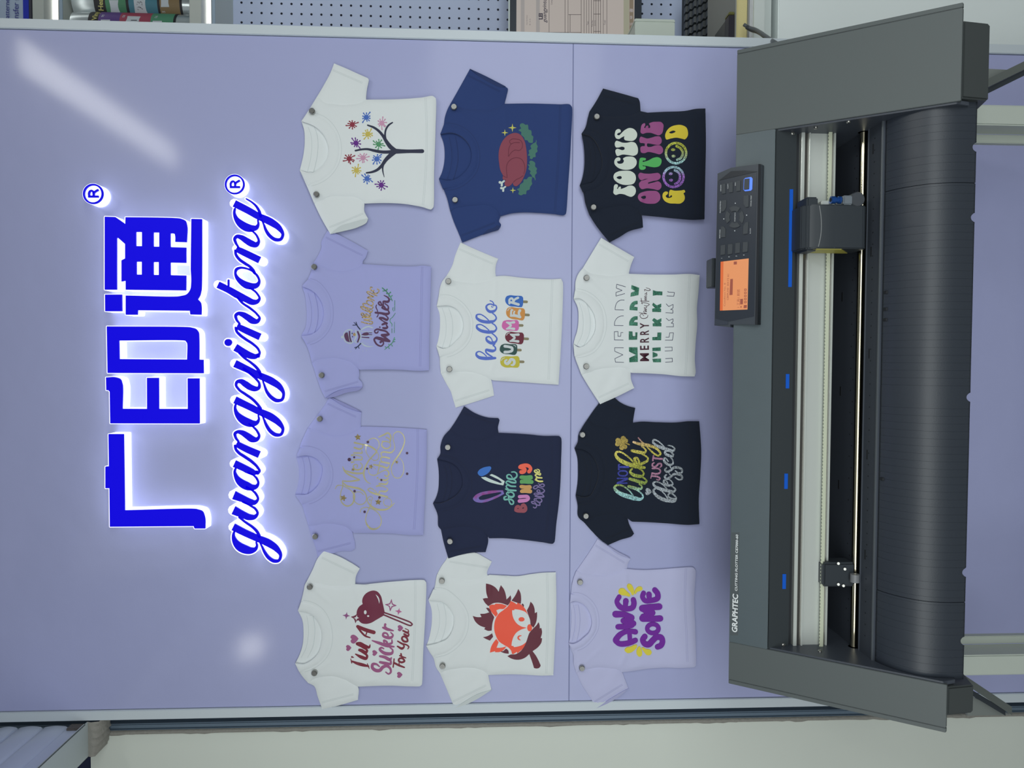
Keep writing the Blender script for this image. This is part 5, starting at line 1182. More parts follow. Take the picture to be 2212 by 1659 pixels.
for q in ([[(345, 1302), (512, 1302), (520, 1585), (355, 1592), (352, 1510), (480, 1450), (350, 1385)]], [[(345, 992), (415, 995), (420, 1085), (470, 1085), (470, 1012), (512, 1012), (505, 1155), (342, 1158)]],
          [[(395, 95), (545, 150), (530, 290), (375, 322), (385, 245), (470, 210), (388, 170)]], [[(800, 1312), (960, 1302), (962, 1372), (800, 1375)], [(805, 1390), (900, 1428), (900, 1472), (805, 1505)], [(800, 1525), (968, 1520), (968, 1592), (815, 1592)]],
          [[(800, 1105), (895, 1100), (898, 1015), (975, 1015), (970, 1165), (800, 1165)]], [[(808, 895), (975, 897), (975, 835), (950, 820), (975, 800), (975, 740), (895, 775), (830, 735), (795, 780), (845, 830), (805, 840)]],
          [[(798, 615), (968, 620), (970, 560), (945, 545), (972, 520), (972, 455), (885, 490), (815, 438), (797, 485), (850, 540), (797, 555)]], [[(810, 195), (875, 215), (995, 222), (992, 295), (880, 290), (808, 303)]]):
    T.poly('printed_glitter_letter', GGL, [cl(p) for p in q])
for q in ([(350, 880, 'c'), (356, 800), (400, 732), (465, 700), (515, 700, 'c'), (515, 765, 'c'), (462, 778), (440, 812, 'c'), (515, 818, 'c'), (515, 885, 'c')], [(357, 580, 'c'), (366, 500), (410, 432), (475, 402), (515, 402, 'c'), (515, 465, 'c'), (462, 482), (445, 515, 'c'), (515, 525, 'c'), (512, 590, 'c')]):
    T.poly('printed_glitter_letter', GGL, [q])
f = Flat()
for ch, y0, y1 in (('M', 1570, 1415), ('E', 1350, 1268), ('R', 1208, 1112), ('R', 1060, 970), ('Y', 938, 826)):
    p = T.c([(730, y0), (728, y1)]); f.text(ch, p[0], p[1], 174 / T.k, bold=0.02, fit=True)
T.put('printed_merry', WINE, f)
T.strokes('printed_christmas', WINE, [
    [(635, 690, 8), (590, 655, 8), (560, 690, 9), (585, 732, 10), (650, 742, 11), (705, 715, 10), (712, 680, 8)], [(545, 632, 8), (620, 645, 10), (688, 652, 11), (640, 630, 8), (628, 605, 8), (688, 612, 11), (650, 575, 8)],
    [(640, 575, 9), (688, 578, 11), (645, 545, 8)], [(640, 535, 9), (685, 538, 11), (690, 510, 8), (640, 490, 8), (700, 500, 10), (740, 470, 10), (715, 455, 8), (610, 440, 10), (590, 455, 8)], [(566, 405, 9), (640, 408, 10), (735, 412, 11)], [(582, 350, 9), (590, 400, 10), (605, 465, 8)],
    [(650, 392, 9), (690, 385, 11), (648, 362, 8), (688, 350, 11), (645, 325, 8), (690, 315, 11)], [(655, 288, 9), (690, 290, 9), (688, 262, 9), (652, 262, 9), (690, 250, 10), (690, 232, 8)], [(655, 215, 8), (648, 185, 9), (720, 205, 10), (762, 190, 10), (735, 165, 8), (680, 150, 8)]])

# --- not lucky just blessed
T = Print('lucky', 1320, 935, 10.369)
xa, xb = float(W(1390, 1082, 0)[0]), float(W(1390, 945, 0)[0])
RAIN = glitter('rainbow glitter', [(0.0, lin(140, 188, 196)), (0.14, lin(140, 186, 186)), (0.26, lin(128, 150, 70)), (0.5, lin(150, 156, 56)), (0.8, lin(196, 184, 82)), (0.93, lin(190, 160, 110)), (1.0, lin(190, 140, 150))], 0, xa, xb)
SILG = glitter('silver glitter', [lin(158, 166, 174)]); BLUG = glitter('blue glitter', [lin(44, 54, 150)], vary=0.4); PNKG = glitter('pink glitter', [lin(168, 118, 146)], vary=0.45); CLOG = glitter('clover gold glitter', [lin(160, 138, 62)], vary=0.5)
T.strokes('printed_clover', CLOG, [[(330, 228, 26), (388, 256, 30), (410, 266, 28)]], dots=[(272, 130, 60), (328, 178, 54), (158, 172, 60), (142, 252, 52), (240, 332, 56), (310, 312, 54), (238, 222, 80)], layer=1)
T.strokes('printed_not', BLUG, [[(182, 765, 46), (385, 765, 46)], [(172, 715, 34), (172, 822, 34)], [(170, 705, 16), (205, 708, 16)], [(170, 830, 16), (200, 828, 16)], [(162, 900, 32), (200, 862, 34), (270, 850, 36), (340, 865, 34), (368, 908, 30), (330, 955, 34), (255, 965, 36), (185, 945, 34)], [(140, 1130, 36), (355, 1125, 30)], [(140, 1022, 30), (365, 1018, 36)], [(150, 1122, 44), (358, 1035, 44)]], closed=(4,), cap=True)
T.strokes('printed_lucky', RAIN, [
    [(490, 1400, 28), (430, 1320, 30), (330, 1230, 34), (200, 1172, 40), (112, 1182, 46), (78, 1222, 56), (112, 1290, 72), (230, 1370, 92), (400, 1430, 100), (560, 1475, 90), (675, 1480, 62), (718, 1430, 36), (690, 1370, 34), (610, 1300, 34), (540, 1262, 34)],
    [(395, 1200, 62), (500, 1232, 72), (610, 1258, 70), (685, 1240, 44), (690, 1200, 36), (635, 1150, 36)], [(422, 1032, 62), (520, 1060, 72), (650, 1100, 72), (765, 1120, 62), (798, 1082, 40), (760, 1032, 36), (690, 985, 36)],
    [(470, 808, 42), (440, 832, 40), (432, 880, 52), (500, 940, 72), (620, 970, 80), (705, 962, 52), (732, 910, 40), (700, 852, 36), (620, 790, 36)],
    [(530, 690, 38), (430, 582, 36), (320, 492, 36), (200, 428, 40), (125, 432, 46), (102, 482, 56), (142, 560, 72), (270, 650, 92), (450, 722, 96), (620, 765, 84), (745, 780, 60)], [(610, 740, 40), (560, 650, 50), (528, 570, 56), (575, 562, 46), (622, 632, 44), (645, 690, 60), (750, 662, 60), (812, 625, 48), (825, 572, 40), (760, 512, 36), (690, 470, 36)],
    [(468, 400, 62), (560, 420, 72), (680, 442, 70), (752, 440, 54), (782, 400, 40), (750, 350, 36), (690, 305, 36)], [(500, 205, 44), (600, 240, 62), (720, 262, 72), (880, 292, 70), (1000, 342, 56), (1078, 412, 46), (1106, 470, 44), (1075, 508, 40), (1000, 488, 40), (900, 410, 36), (810, 320, 30)], [(760, 260, 30), (690, 200, 30), (610, 110, 26)]])
T.poly('printed_heart', SILG, [heart(835, 1315, 78, 0.05)])
T.strokes('printed_just', PNKG, [[(945, 568, 42), (1150, 585, 42)], [(950, 515, 34), (935, 622, 34)], [(965, 672, 28), (932, 690, 34), (925, 735, 38), (965, 765, 40), (1020, 740, 42), (1070, 690, 40), (1118, 695, 36), (1128, 740, 34), (1098, 772, 28)], [(922, 905, 40), (1030, 918, 40), (1092, 895, 38), (1105, 848, 34), (1070, 808, 34), (925, 798, 34)], [(905, 965, 34), (1060, 990, 40), (1095, 1022, 34), (1062, 1058, 30), (1025, 1045, 26)], [(890, 1015, 24), (912, 930, 24)]])
T.strokes('printed_blessed', SILG, [
    [(1265, 1465, 28), (1200, 1370, 26), (1080, 1272, 28), (985, 1252, 34), (948, 1292, 46), (985, 1370, 62), (1100, 1460, 78), (1280, 1518, 80), (1432, 1515, 60), (1455, 1460, 40), (1415, 1400, 36), (1340, 1355, 36), (1285, 1375, 34), (1285, 1425, 34), (1350, 1470, 36), (1440, 1478, 30)],
    [(1290, 1330, 28), (1230, 1232, 28), (1120, 1132, 28), (1000, 1098, 34), (945, 1122, 42), (965, 1180, 52), (1100, 1250, 66), (1280, 1300, 68), (1415, 1308, 50), (1445, 1270, 36), (1400, 1222, 32), (1340, 1178, 32)],
    [(1270, 1130, 28), (1230, 1072, 30), (1188, 1062, 36), (1180, 1102, 46), (1230, 1160, 56), (1320, 1178, 50), (1380, 1148, 36), (1365, 1100, 30), (1300, 1042, 28)],
    [(1238, 938, 32), (1202, 980, 42), (1240, 1028, 52), (1330, 990, 48), (1400, 932, 52), (1500, 928, 56), (1585, 972, 46), (1585, 1035, 40), (1520, 1048, 36), (1440, 1000, 28)], [(1238, 782, 32), (1208, 830, 42), (1245, 868, 52), (1335, 840, 48), (1405, 782, 52), (1500, 778, 56), (1585, 822, 46), (1585, 885, 40), (1520, 898, 36), (1440, 852, 28)],
    [(1325, 940, 26), (1285, 885, 24)], [(1350, 795, 26), (1310, 735, 24)],
    [(1280, 642, 28), (1240, 582, 30), (1198, 562, 36), (1185, 602, 46), (1232, 680, 56), (1320, 718, 50), (1385, 690, 36), (1378, 612, 30), (1340, 552, 30)],
    [(1385, 530, 40), (1300, 510, 60), (1222, 470, 56), (1205, 430, 42), (1265, 405, 36), (1350, 432, 40), (1395, 490, 40)], [(1205, 330, 26), (1120, 242, 28), (1020, 172, 34), (955, 158, 42), (940, 202, 46), (1000, 270, 56), (1130, 330, 72), (1280, 380, 72), (1395, 398, 54), (1428, 365, 36), (1395, 320, 30), (1330, 290, 28), (1275, 282, 22)]])

# --- awesome (puffy film)
T = Print('awesome', 1315, 1250, 9.477)
PUR = film('puff purple', 120, 44, 162, 0.7); YEL = film('puff yellow', 228, 214, 76, 0.7)
for st, cls in (([[(145, 1255, 120), (215, 1165, 112), (320, 1100, 100), (430, 1078, 92), (548, 1092, 108)], [(140, 1270, 112), (210, 1330, 108), (340, 1335, 112), (470, 1300, 110), (548, 1265, 104)], [(425, 1100, 92), (438, 1280, 92)]], ()),
                ([[(140, 730, 134), (330, 742, 120), (465, 802, 132)], [(300, 866, 116), (400, 852, 116), (465, 820, 116)], [(310, 872, 104), (420, 890, 100), (505, 920, 122)], [(190, 990, 108), (350, 980, 116), (470, 948, 128)]], ()),
                ([[(215, 375, 96), (168, 475, 96), (220, 568, 112), (380, 622, 104), (490, 590, 110), (518, 500, 110), (505, 435, 108)], [(352, 458, 116), (345, 540, 100), (350, 600, 90)]], ()),
                ([[(740, 1188, 116), (698, 1255, 112), (740, 1335, 118), (815, 1350, 122), (900, 1270, 120), (985, 1200, 118), (1075, 1212, 120), (1102, 1290, 112), (1068, 1370, 114), (1000, 1400, 112)]], ()),
                ([[(905 + 115 * math.cos(a * math.pi / 8), 1025 + 92 * math.sin(a * math.pi / 8), 90) for a in range(16)]], (0,)),
                ([[(690, 612, 140), (850, 588, 126), (1035, 575, 132)], [(695, 815, 140), (880, 825, 118), (1055, 818, 126)], [(720, 650, 100), (820, 692, 116), (895, 702, 128)], [(700, 780, 110), (830, 740, 110), (885, 712, 120)]], ()),
                ([[(715, 298, 98), (692, 370, 98), (740, 448, 100), (880, 450, 100), (1005, 392, 112), (1000, 305, 110), (945, 235, 112)], [(825, 325, 116), (832, 400, 100), (850, 450, 90)]], ())):
    T.strokes('printed_letter', PUR, st, raise_=0.0016, closed=cls)
for q in ([(200, 265), (230, 208), (300, 200), (370, 260), (443, 342), (430, 367), (350, 350), (250, 330), (208, 302)], [(375, 150), (400, 110), (450, 115), (500, 180), (518, 270), (510, 330), (482, 340), (450, 280), (400, 220)], [(525, 290), (560, 205), (620, 162), (678, 175), (692, 215), (650, 250), (590, 268), (540, 320)],
          [(325, 1465), (370, 1412), (450, 1395), (530, 1360), (578, 1358), (582, 1390), (530, 1460), (450, 1515), (380, 1522)], [(570, 1490), (600, 1412), (630, 1385), (655, 1420), (685, 1510), (672, 1578), (630, 1600), (587, 1570)], [(675, 1415), (702, 1410), (760, 1440), (850, 1460), (880, 1508), (850, 1560), (790, 1567), (720, 1500)]):
    T.poly('printed_petal', YEL, [q], raise_=0.0016)

# ---------------------------------------------------------------- the cutting plotter on its stand
P_GREY = mat('charcoal plastic cover', lin(84, 91, 92), 0.5, spec=0.4, bump=[(900.0, 0.12, 0.0006)])
P_TOP = mat('charcoal painted steel', lin(82, 94, 100), 0.38, spec=0.5, bump=[(700.0, 0.15, 0.0006)], var=(40, 0.08))
P_FAS = mat('shaded charcoal plastic', lin(52, 58, 62), 0.5, spec=0.4, bump=[(900.0, 0.12, 0.0006)])  # fascia colour darkened to carry the shade of a face under overhead light
P_SKT = mat('shaded skirt plastic', lin(62, 67, 68), 0.5, spec=0.4, bump=[(900.0, 0.12, 0.0006)])  # end cover grey with the front-facing skirt's shade put into the colour
P_DARK = mat('black plastic', lin(50, 56, 62), 0.45, spec=0.4)
P_BLK = mat('black steel plate', lin(66, 72, 82), 0.4, spec=0.5)
P_VOID = mat('inside black', lin(26, 30, 36), 0.7)
APRON = mat('ribbed black apron', lin(47, 53, 62), 0.42, spec=0.5, bump=[(600.0, 0.10, 0.0008)])
ALU_L = mat('pale anodised aluminium', lin(212, 218, 214), 0.32, metal=0.35)
ALU_D = mat('polished aluminium groove', lin(138, 136, 132), 0.22, metal=0.85)
BELT = mat('cream timing belt', lin(196, 202, 180), 0.6)
SHAFT = mat('polished steel shaft', lin(206, 198, 172), 0.12, metal=1.0)
MARK = mat('blue position mark', lin(18, 92, 205), 0.4)
WTXT = mat('white lettering', lin(225, 230, 232), 0.5)
LEGM = mat('grey powder coated steel', lin(186, 194, 186), 0.5, var=(20, 0.06))
ARMG = mat('dark grey steel arm', lin(92, 98, 96), 0.5)

YB, ZB, YF, ZF = -0.2551, 1.1172, -0.4108, 0.8808          # back and front edge of the sloping top
XR, XL, XRI, XLI = 0.4604, -0.4886, 0.3362, -0.4246        # outer and inner faces of the two end covers
_d = np.array([YF - YB, ZF - ZB]); _d /= np.linalg.norm(_d)
NS = np.array([0.0, -abs(_d[1]), abs(_d[0])])               # outward normal of the slope


class Plane:
    def __init__(s, p, n): s.p = np.array(p, float); s.n = np.array(n, float) / np.linalg.norm(n)

    def __call__(s, px, py, h=0.0):
        r = ray(px, py); t = ((s.p - CAM) @ s.n) / (r @ s.n)
        return CAM + r * t[..., None] + s.n * np.asarray(h, float)[..., None]


SLOPE = Plane((0, YB, ZB), NS)
YC, ZC, YD, ZD = -0.2862, 1.0705, -0.2800, 1.0360            # crease and lower edge of the long cover
FRONT = Plane((0, YC, ZC), (0, -(ZC - ZD), -(YD - YC) * -1))
FRONT = Plane((0, YC, ZC), (0, -1.0, -0.18))


def slope(px, py, h=0.0): return SLOPE(px, py, h)
def front(px, py, h=0.0): return FRONT(px, py, h)
def zat(v, y): return float(W(v, 829.5, y)[2])
def xat(py, y, v=1700): return float(W(v, py, y)[0])


def prism(prof, x0, x1, bev=0.002, seg=2):
    bm = bmesh.new(); a = [bm.verts.new((x0, y, z)) for y, z in prof]; b = [bm.verts.new((x1, y, z)) for y, z in prof]; n = len(prof)
    bm.faces.new(a[::-1]); bm.faces.new(b)
    for i in range(n): bm.faces.new((a[i], a[(i + 1) % n], b[(i + 1) % n], b[i]))
    if bev: bmesh.ops.bevel(bm, geom=bm.edges[:], offset=bev, segments=seg, affect='EDGES')
    return bm


plot = empty('cutting_plotter', (0, -0.25, 0.80), 'large charcoal cutting plotter with orange screen standing below the t-shirts', 'cutting plotter')
sl = lambda k, h=0.0: (YB + (YF - YB) * k + NS[1] * h, ZB + (ZF - ZB) * k + NS[2] * h)
# chassis under everything
MB().bm(prism([(-0.248, 1.10), (-0.12, 1.0), (-0.12, 0.80), (-0.30, 0.80), (-0.33, 0.905), (-0.33, 0.925), (-0.16, 0.928), (-0.16, 1.01), (-0.255, 1.06)], XLI - 0.05, XRI + 0.05, 0)).build('chassis', P_VOID, plot)
# the two end covers: sloping shell with a split line near its outer edge, and a narrower skirt below
zb_ = zat(2122, -0.405)
for sgn, xi, xo in ((1, XRI, XR), (-1, XLI, XL)):
    b = MB(); a0, a1 = sorted((xi, xo - sgn * 0.0066))
    prof = [sl(0), sl(1), (YF + 0.004, ZF - 0.004), (-0.15, 0.955), (-0.15, 1.05)]
    b.bm(prism(prof, a0, a1, 0.0005)); c0, c1 = sorted((xo - sgn * 0.0061, xo))
    b.bm(prism(prof, c0, c1, 0.0006))
    e0, e1 = sorted((xi + sgn * 0.004, xo - sgn * 0.022))
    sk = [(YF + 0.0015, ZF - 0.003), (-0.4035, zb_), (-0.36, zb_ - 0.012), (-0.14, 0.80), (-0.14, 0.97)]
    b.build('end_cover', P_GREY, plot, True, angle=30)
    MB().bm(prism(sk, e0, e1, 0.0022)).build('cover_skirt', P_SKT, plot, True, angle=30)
    g0, g1 = sorted((xo - sgn * 0.0072, xo - sgn * 0.0056))
    MB().bm(prism([sl(0.003, -0.0006), sl(0.997, -0.0006), (-0.2, 0.96), (-0.2, 1.04)], g0, g1, 0)).build('cover_seam', P_VOID, plot)
    i0, i1 = sorted((xi - sgn * 0.0025, xi + sgn * 0.003))
    MB().bm(prism([sl(0.02, -0.003), sl(0.985, -0.003), (-0.40, 0.862), (-0.2, 0.85), (-0.2, 1.08)], i0, i1, 0.0005)).build('side_plate', P_BLK, plot)
# the long top cover
MB().bm(prism([(YB, ZB), (YC, ZC), (YC + 0.006, ZC - 0.002), (-0.2, 1.06), (-0.2, 1.085)], XLI, XRI, 0.0008)).build('top_cover', P_TOP, plot, True, angle=30)
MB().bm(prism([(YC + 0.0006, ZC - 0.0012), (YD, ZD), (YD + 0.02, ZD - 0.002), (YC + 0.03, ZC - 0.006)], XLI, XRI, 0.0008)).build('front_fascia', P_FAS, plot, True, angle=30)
for y0, y1, u in ((409, 620, 1704.0), (808, 839, 1697.2), (1023, 1056, 1694.0), (1240, 1272, 1690.0)):
    q = []
    for yy in np.linspace(y0, y1, 12): q.append((u - (yy - (y0 + y1) / 2) * 0.0145 + (0 if y1 - y0 < 60 else 0), yy))
    ring_ = q + [(p[0] + 7.3, p[1]) for p in q[::-1]]
    Flat().poly(ring_, smooth=False, fine=None).build('position_mark', MARK, plot, 0.0006, 0.0, place=front)
f = Flat().text('GRAPHTEC', (1592.3, 1365.5), (1594.2, 1282.5), 11.6, bold=0.028, shear=0.18, fit=True)
f.build('maker_lettering', WTXT, plot, 0.0005, place=slope)
f = Flat().text('CUTTING PLOTTER CE7000-60', (1592.6, 1276.4), (1594.5, 1154.5), 5.0, bold=0.022, shear=0.14, fit=True)
f.build('model_lettering', WTXT, plot, 0.0005, place=slope)
Flat().poly([(1577.5, 1372), (1594.5, 1372), (1597.5, 1150), (1580.5, 1150)], smooth=False, fine=None).build('name_plate', mat('matt grey foil', lin(74, 82, 86), 0.55), plot, 0.0002, place=slope)
# beam: aluminium rail, belt, grooves
yr = -0.2765
zz = [zat(v, yr) for v in (1720.5, 1728, 1737, 1740.5, 1775, 1783, 1790, 1794)]
x0, x1 = XLI + 0.002, XRI - 0.002
MB().box(x0, x1, yr, yr + 0.03, zz[7], zz[0]).build('rail', ALU_L, plot)
lips = MB()
for a, b_, h in ((0, 1, .004), (2, 3, .004), (6, 7, .004)): lips.rbox(x0, x1, yr - h, yr + 0.002, zz[b_], zz[a], 0.0006, 1)
lips.build('rail_lip', ALU_L, plot)
MB().box(x0, x1, yr - 0.0006, yr + 0.002, zz[2], zz[1]).box(x0, x1, yr - 0.0006, yr + 0.002, zz[6], zz[5] + 0.0002).build('rail_groove', ALU_D, plot)
b = MB().rbox(x0 - 0.006, x1 + 0.004, yr - 0.008, yr - 0.0065, zz[5], zz[4] - 0.0004, 0.0003, 1)
nteeth = 150
for i in range(nteeth):
    xx = x0 + (x1 - x0) * i / nteeth; b.box(xx, xx + 0.0026, yr - 0.0078, yr - 0.0068, zz[4] - 0.0006, zz[4] + 0.0004)
b.build('drive_belt', BELT, plot)
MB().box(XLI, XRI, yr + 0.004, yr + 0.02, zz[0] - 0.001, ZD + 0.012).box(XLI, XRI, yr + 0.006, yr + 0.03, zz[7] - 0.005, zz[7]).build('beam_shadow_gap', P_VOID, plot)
# platen with rows of small holes, steel shaft in its slot
ZP = 0.9395
rp_ = MB().box(XLI, XRI, -0.2765, -0.165, ZP - 0.012, ZP)
fp_ = MB().rbox(XLI, XRI, -0.336, -0.2965, ZP - 0.012, ZP, 0.001, 1).rbox(XLI, XRI, -0.3005, -0.2985, ZP - 0.002, ZP + 0.0012, 0.0005, 1)
rp_.cur = fp_.cur = 1                              # rows of small dark holes, a pattern of the plates
for i in range(44):
    xx = XLI + 0.03 + i * (XRI - XLI - 0.05) / 43
    fp_.box(xx - .0008, xx + .0008, -0.3165, -0.3143, ZP, ZP + 0.0002)
    yy = -0.262 if i % 2 else -0.268
    rp_.box(xx + .0042, xx + .0058, yy - .0012, yy + .0012, ZP, ZP + 0.0002)
for i in range(5):
    xx = XLI + 0.09 + i * 0.145; rp_.box(xx - .007, xx + .007, -0.234, -0.230, ZP, ZP + 0.0002); fp_.box(xx + .05, xx + .064, -0.313, -0.310, ZP, ZP + 0.0002)
rp_.build('rear_platen', None, plot, mats=[P_BLK, P_VOID]); fp_.build('front_platen', None, plot, mats=[P_BLK, P_VOID])
MB().box(XLI, XRI, -0.296, -0.2770, ZP - 0.02, ZP - 0.010).build('shaft_slot', P_VOID, plot)
MB().rbox(XLI, XRI, -0.3358, -0.3325, ZP - 0.004, ZP + 0.0012, 0.0005, 1).build('platen_edge', mat('worn black edge', lin(78, 84, 90), 0.35), plot)
MB().lathe((XLI - 0.002, -0.2865, 0.9405), (1, 0, 0), [(0, 0.0048), (XRI - XLI + 0.004, 0.0048)], 20).build('grit_shaft', SHAFT, plot, True, angle=40)
for xx in (XLI + 0.001, XRI - 0.001):
    MB().lathe((xx - 0.0015, -0.2865, 0.9405), (1, 0, 0), [(0, 0.0075), (0.003, 0.0075)], 18).build('shaft_bearing', ALU_D, plot)
# curved apron with fine grooves and half-round notches in its lower edge
pr = smooth_path([(-0.3385, 0.9362), (-0.352, 0.9318), (-0.369, 0.9215), (-0.3865, 0.9025), (-0.3945, 0.8785), (-0.3955, 0.866), (-0.3950, 0.8480)], False, 0.0035)[:, :2]
seams = [xat(408, -0.36, 1990), xat(1283, -0.36, 1990)]
notch = [xat(v, -0.395, 2095) for v in (318, 470, 858, 1236, 1384)]
st = []
xx = XLI + 0.0006
while xx < XRI - 0.001:
    st += [(xx, 0.0), (xx + 0.0088, 0.0), (xx + 0.0091, 1.0), (xx + 0.0098, 1.0)]; xx += 0.0101
for q in seams: st = [s_ for s_ in st if abs(s_[0] - q) > 0.0016] + [(q - .0012, 0), (q - .0009, 2.2), (q + .0009, 2.2), (q + .0012, 0)]
for q in notch: st = [s_ for s_ in st if abs(s_[0] - q) > 0.0062] + [(q + 0.006 * math.sin(a), 0) for a in np.linspace(-1.5, 1.5, 11)]
st.sort(); V = []; F = []; m_ = len(pr)
for (xv, g) in st:
    lift = max([math.sqrt(max(0, 0.0058**2 - (xv - q)**2)) for q in notch])
    for k, (y, z) in enumerate(pr):
        t_ = pr[min(k + 1, m_ - 1)] - pr[max(k - 1, 0)]; t_ /= np.linalg.norm(t_)
        V.append((xv, y - t_[1] * 0.0007 * g * -1 * -1 if False else y + (-t_[1]) * 0.0007 * g, max(z + t_[0] * 0.0007 * g, pr[-1][1] + lift)))
for i in range(len(st) - 1):
    for k in range(m_ - 1): F.append((i * m_ + k, i * m_ + k + 1, (i + 1) * m_ + k + 1, (i + 1) * m_ + k))
apr = mk('apron', V, F, APRON, plot, True, angle=25)
so = apr.modifiers.new('thick', 'SOLIDIFY'); so.thickness = 0.002; so.offset = 0
for px_, py_ in ((1911, 632), (1911, 691), (1902, 1034), (1905, 668)):
    p = W(px_, py_, -0.3415); MB().rbox(p[0] - .0022, p[0] + .0022, -0.3475, -0.3385, 0.934, 0.9368, 0.0005, 1).build('apron_tab', P_VOID, plot)

# cutter carriage
car = []
yc = -0.320
xa_, xb_ = xat(537, yc, 1800), xat(442, yc, 1800); za, zb2, zc2 = zat(1736, yc), zat(1751, yc), zat(1867, yc)
prof = [(-0.278, za + 0.004), (-0.309, za + 0.003), (-0.3185, za - 0.004), (-0.3215, zb2 - 0.004), (-0.322, zb2 - 0.03), (-0.3205, zc2 + 0.006), (-0.316, zc2), (-0.278, zc2)]
cg = MB().bm(prism(prof, xa_, xb_, 0.0015)).build('carriage', P_DARK, plot, True, angle=30)
MB().rbox(xa_ - 0.003, xb_ + 0.011, -0.318, -0.284, zat(1761, -0.318), zat(1714, -0.284), 0.002).build('carriage_cap', P_DARK, cg)
MB().tube(smooth_path([(xa_ + 0.002, zb2 - 0.007), (xa_ * .75 + xb_ * .25, zb2 - 0.0098), ((xa_ + xb_) / 2, zb2 - 0.0108), (xa_ * .25 + xb_ * .75, zb2 - 0.0098), (xb_ - 0.002, zb2 - 0.0075)], False, 0.003)[:, [0, 0, 1]] * [1, 0, 1] + [0, -0.3215, 0], 0.0007, 6).build('trim_line', mat('grey trim line', lin(120, 124, 126), 0.35), cg)
MB().bm(prism([(-0.284, zat(1742, -0.28)), (-0.3175, zat(1752, -0.318)), (-0.3185, zat(1812, -0.318)), (-0.284, zat(1822, -0.28))], xa_ - 0.0012, xa_ + 0.0005, 0)).build('warning_label', mat('yellow label', lin(176, 168, 78), 0.5), cg)
BLU = mat('blue anodised holder', lin(38, 84, 158), 0.3, metal=0.5)
yt = -0.318; px0 = W(1797, 432, yt)
th_ = MB().lathe((px0[0], yt, zat(1787, yt)), (0, 0, -1), [(0, 0.0032), (0.0003, 0.0052), (0.006, 0.0052), (0.0065, 0.004), (0.0105, 0.004), (0.011, 0.0052), (0.0145, 0.0052)], 20).build('blade_holder', BLU, cg, True, angle=35)
MB().lathe((px0[0], yt, zat(1787, yt) + 0.0002), (0, 0, -1), [(0, 0.0030), (0.0012, 0.0026)], 16).build('holder_bore', P_VOID, th_)
GREYP = mat('smoke grey clamp', lin(112, 120, 128), 0.3)
MB().rbox(px0[0] - 0.007, px0[0] + 0.006, yt - 0.004, yt + 0.02, zat(1832, yt), zat(1812, yt), 0.0015).build('holder_clamp', GREYP, cg)
MB().lathe((px0[0] + 0.001, yt + 0.010, zat(1843, yt)), (0, -1, 0), [(0, 0.0105), (0.012, 0.0105), (0.0135, 0.0095), (0.0135, 0.006)], 22).build('clamp_knob', mat('dark knob', lin(70, 74, 80), 0.35), cg, True, angle=35)
MB().rbox(xb_ - 0.001, xb_ + 0.007, -0.312, -0.285, zat(1790, -0.31), zat(1766, -0.31), 0.001).build('tool_bracket', ALU_L, cg)
# pinch roller unit
yp = -0.292
pru = MB().rbox(xat(1268, yp, 1800), xat(1216, yp, 1800), yp, -0.262, ZP + 0.003, zat(1786, yp), 0.003).build('pinch_roller_unit', P_DARK, plot, True, angle=30)
MB().lathe((xat(1258, yp - .008, 1824), yp - 0.008, ZP + 0.0085), (1, 0, 0), [(0, 0.003), (0.0004, 0.0065), (0.012, 0.0065), (0.0124, 0.003)], 18).build('roller', mat('grey rubber roller', lin(120, 122, 126), 0.4), pru, True, angle=35)
for px_, py_ in ((1811, 1217), (1825, 1229), (1811, 1262), (1822, 1265)):
    p = W(px_, py_, yp - 0.002); MB().lathe(p, (0, -1, 0.4), [(0, 0.0022), (0.0012, 0.0020), (0.0014, 0.0006)], 12).build('screw', STEEL, pru, True, angle=35)
scs = [(1712, 288), (1762, 276), (1833, 263), (1692, 1393), (1771, 1407)]
for px_, py_ in scs:
    xx = XRI - 0.003 if py_ < 800 else XLI + 0.003
    p = WX(px_, py_, xx) if px_ not in (1712, 1692) else front(px_, py_, 0.0)
    ax = ((-1 if py_ < 800 else 1), 0, 0) if px_ not in (1712, 1692) else (0, -1, -0.15)
    MB().lathe(p, ax, [(-0.0005, 0.0028), (0.0012, 0.0026), (0.002, 0.0016), (0.002, 0.0004)], 14).build('screw', STEEL, plot, True, angle=35)

# control panel standing up from the cover, with its orange screen
A0 = SLOPE(np.array(1640.0), np.array(530.0), 0.010); A1 = W(1546, 530, -0.236)
nv = np.cross(A1 - A0, [1, 0, 0]); nv /= np.linalg.norm(nv); nv = nv if nv[1] < 0 else -nv
PANEL = Plane(A0, nv)
def pan(px, py, h=0.0): return PANEL(px, py, h)
kA, kB = Crop(1540, 340, 8.727), Crop(1540, 520, 8.727)
cpn = empty('control_panel', A0); cpn.parent = plot; cpn.location = Vector(A0) - plot.location
PB = mat('panel black gloss', lin(50, 56, 66), 0.3, spec=0.5, coat=0.3)
PB2 = mat('panel bezel', lin(66, 72, 80), 0.4)
out = kA([(88, 305), (345, 195), (860, 125), (905, 128)]) + kB([(845, 1580), (325, 1582), (330, 1632), (30, 1598)])
f = Flat().poly(out, smooth=False, fine=None); f.build('panel_body', PB2, cpn, 0.0, -0.012, place=pan)
inner = kA([(95, 445), (830, 290)]) + kB([(778, 1425), (290, 1525), (45, 1470)])
Flat().poly(inner, smooth=False, fine=None).build('panel_face', PB, cpn, 0.0006, -0.002, place=pan)
Flat().poly(kA([(120, 435), (345, 262), (600, 250), (838, 268)]), smooth=False, fine=None).build('panel_facet', mat('panel facet dark', lin(34, 39, 47), 0.35), cpn, 0.0008, -0.002, place=pan)
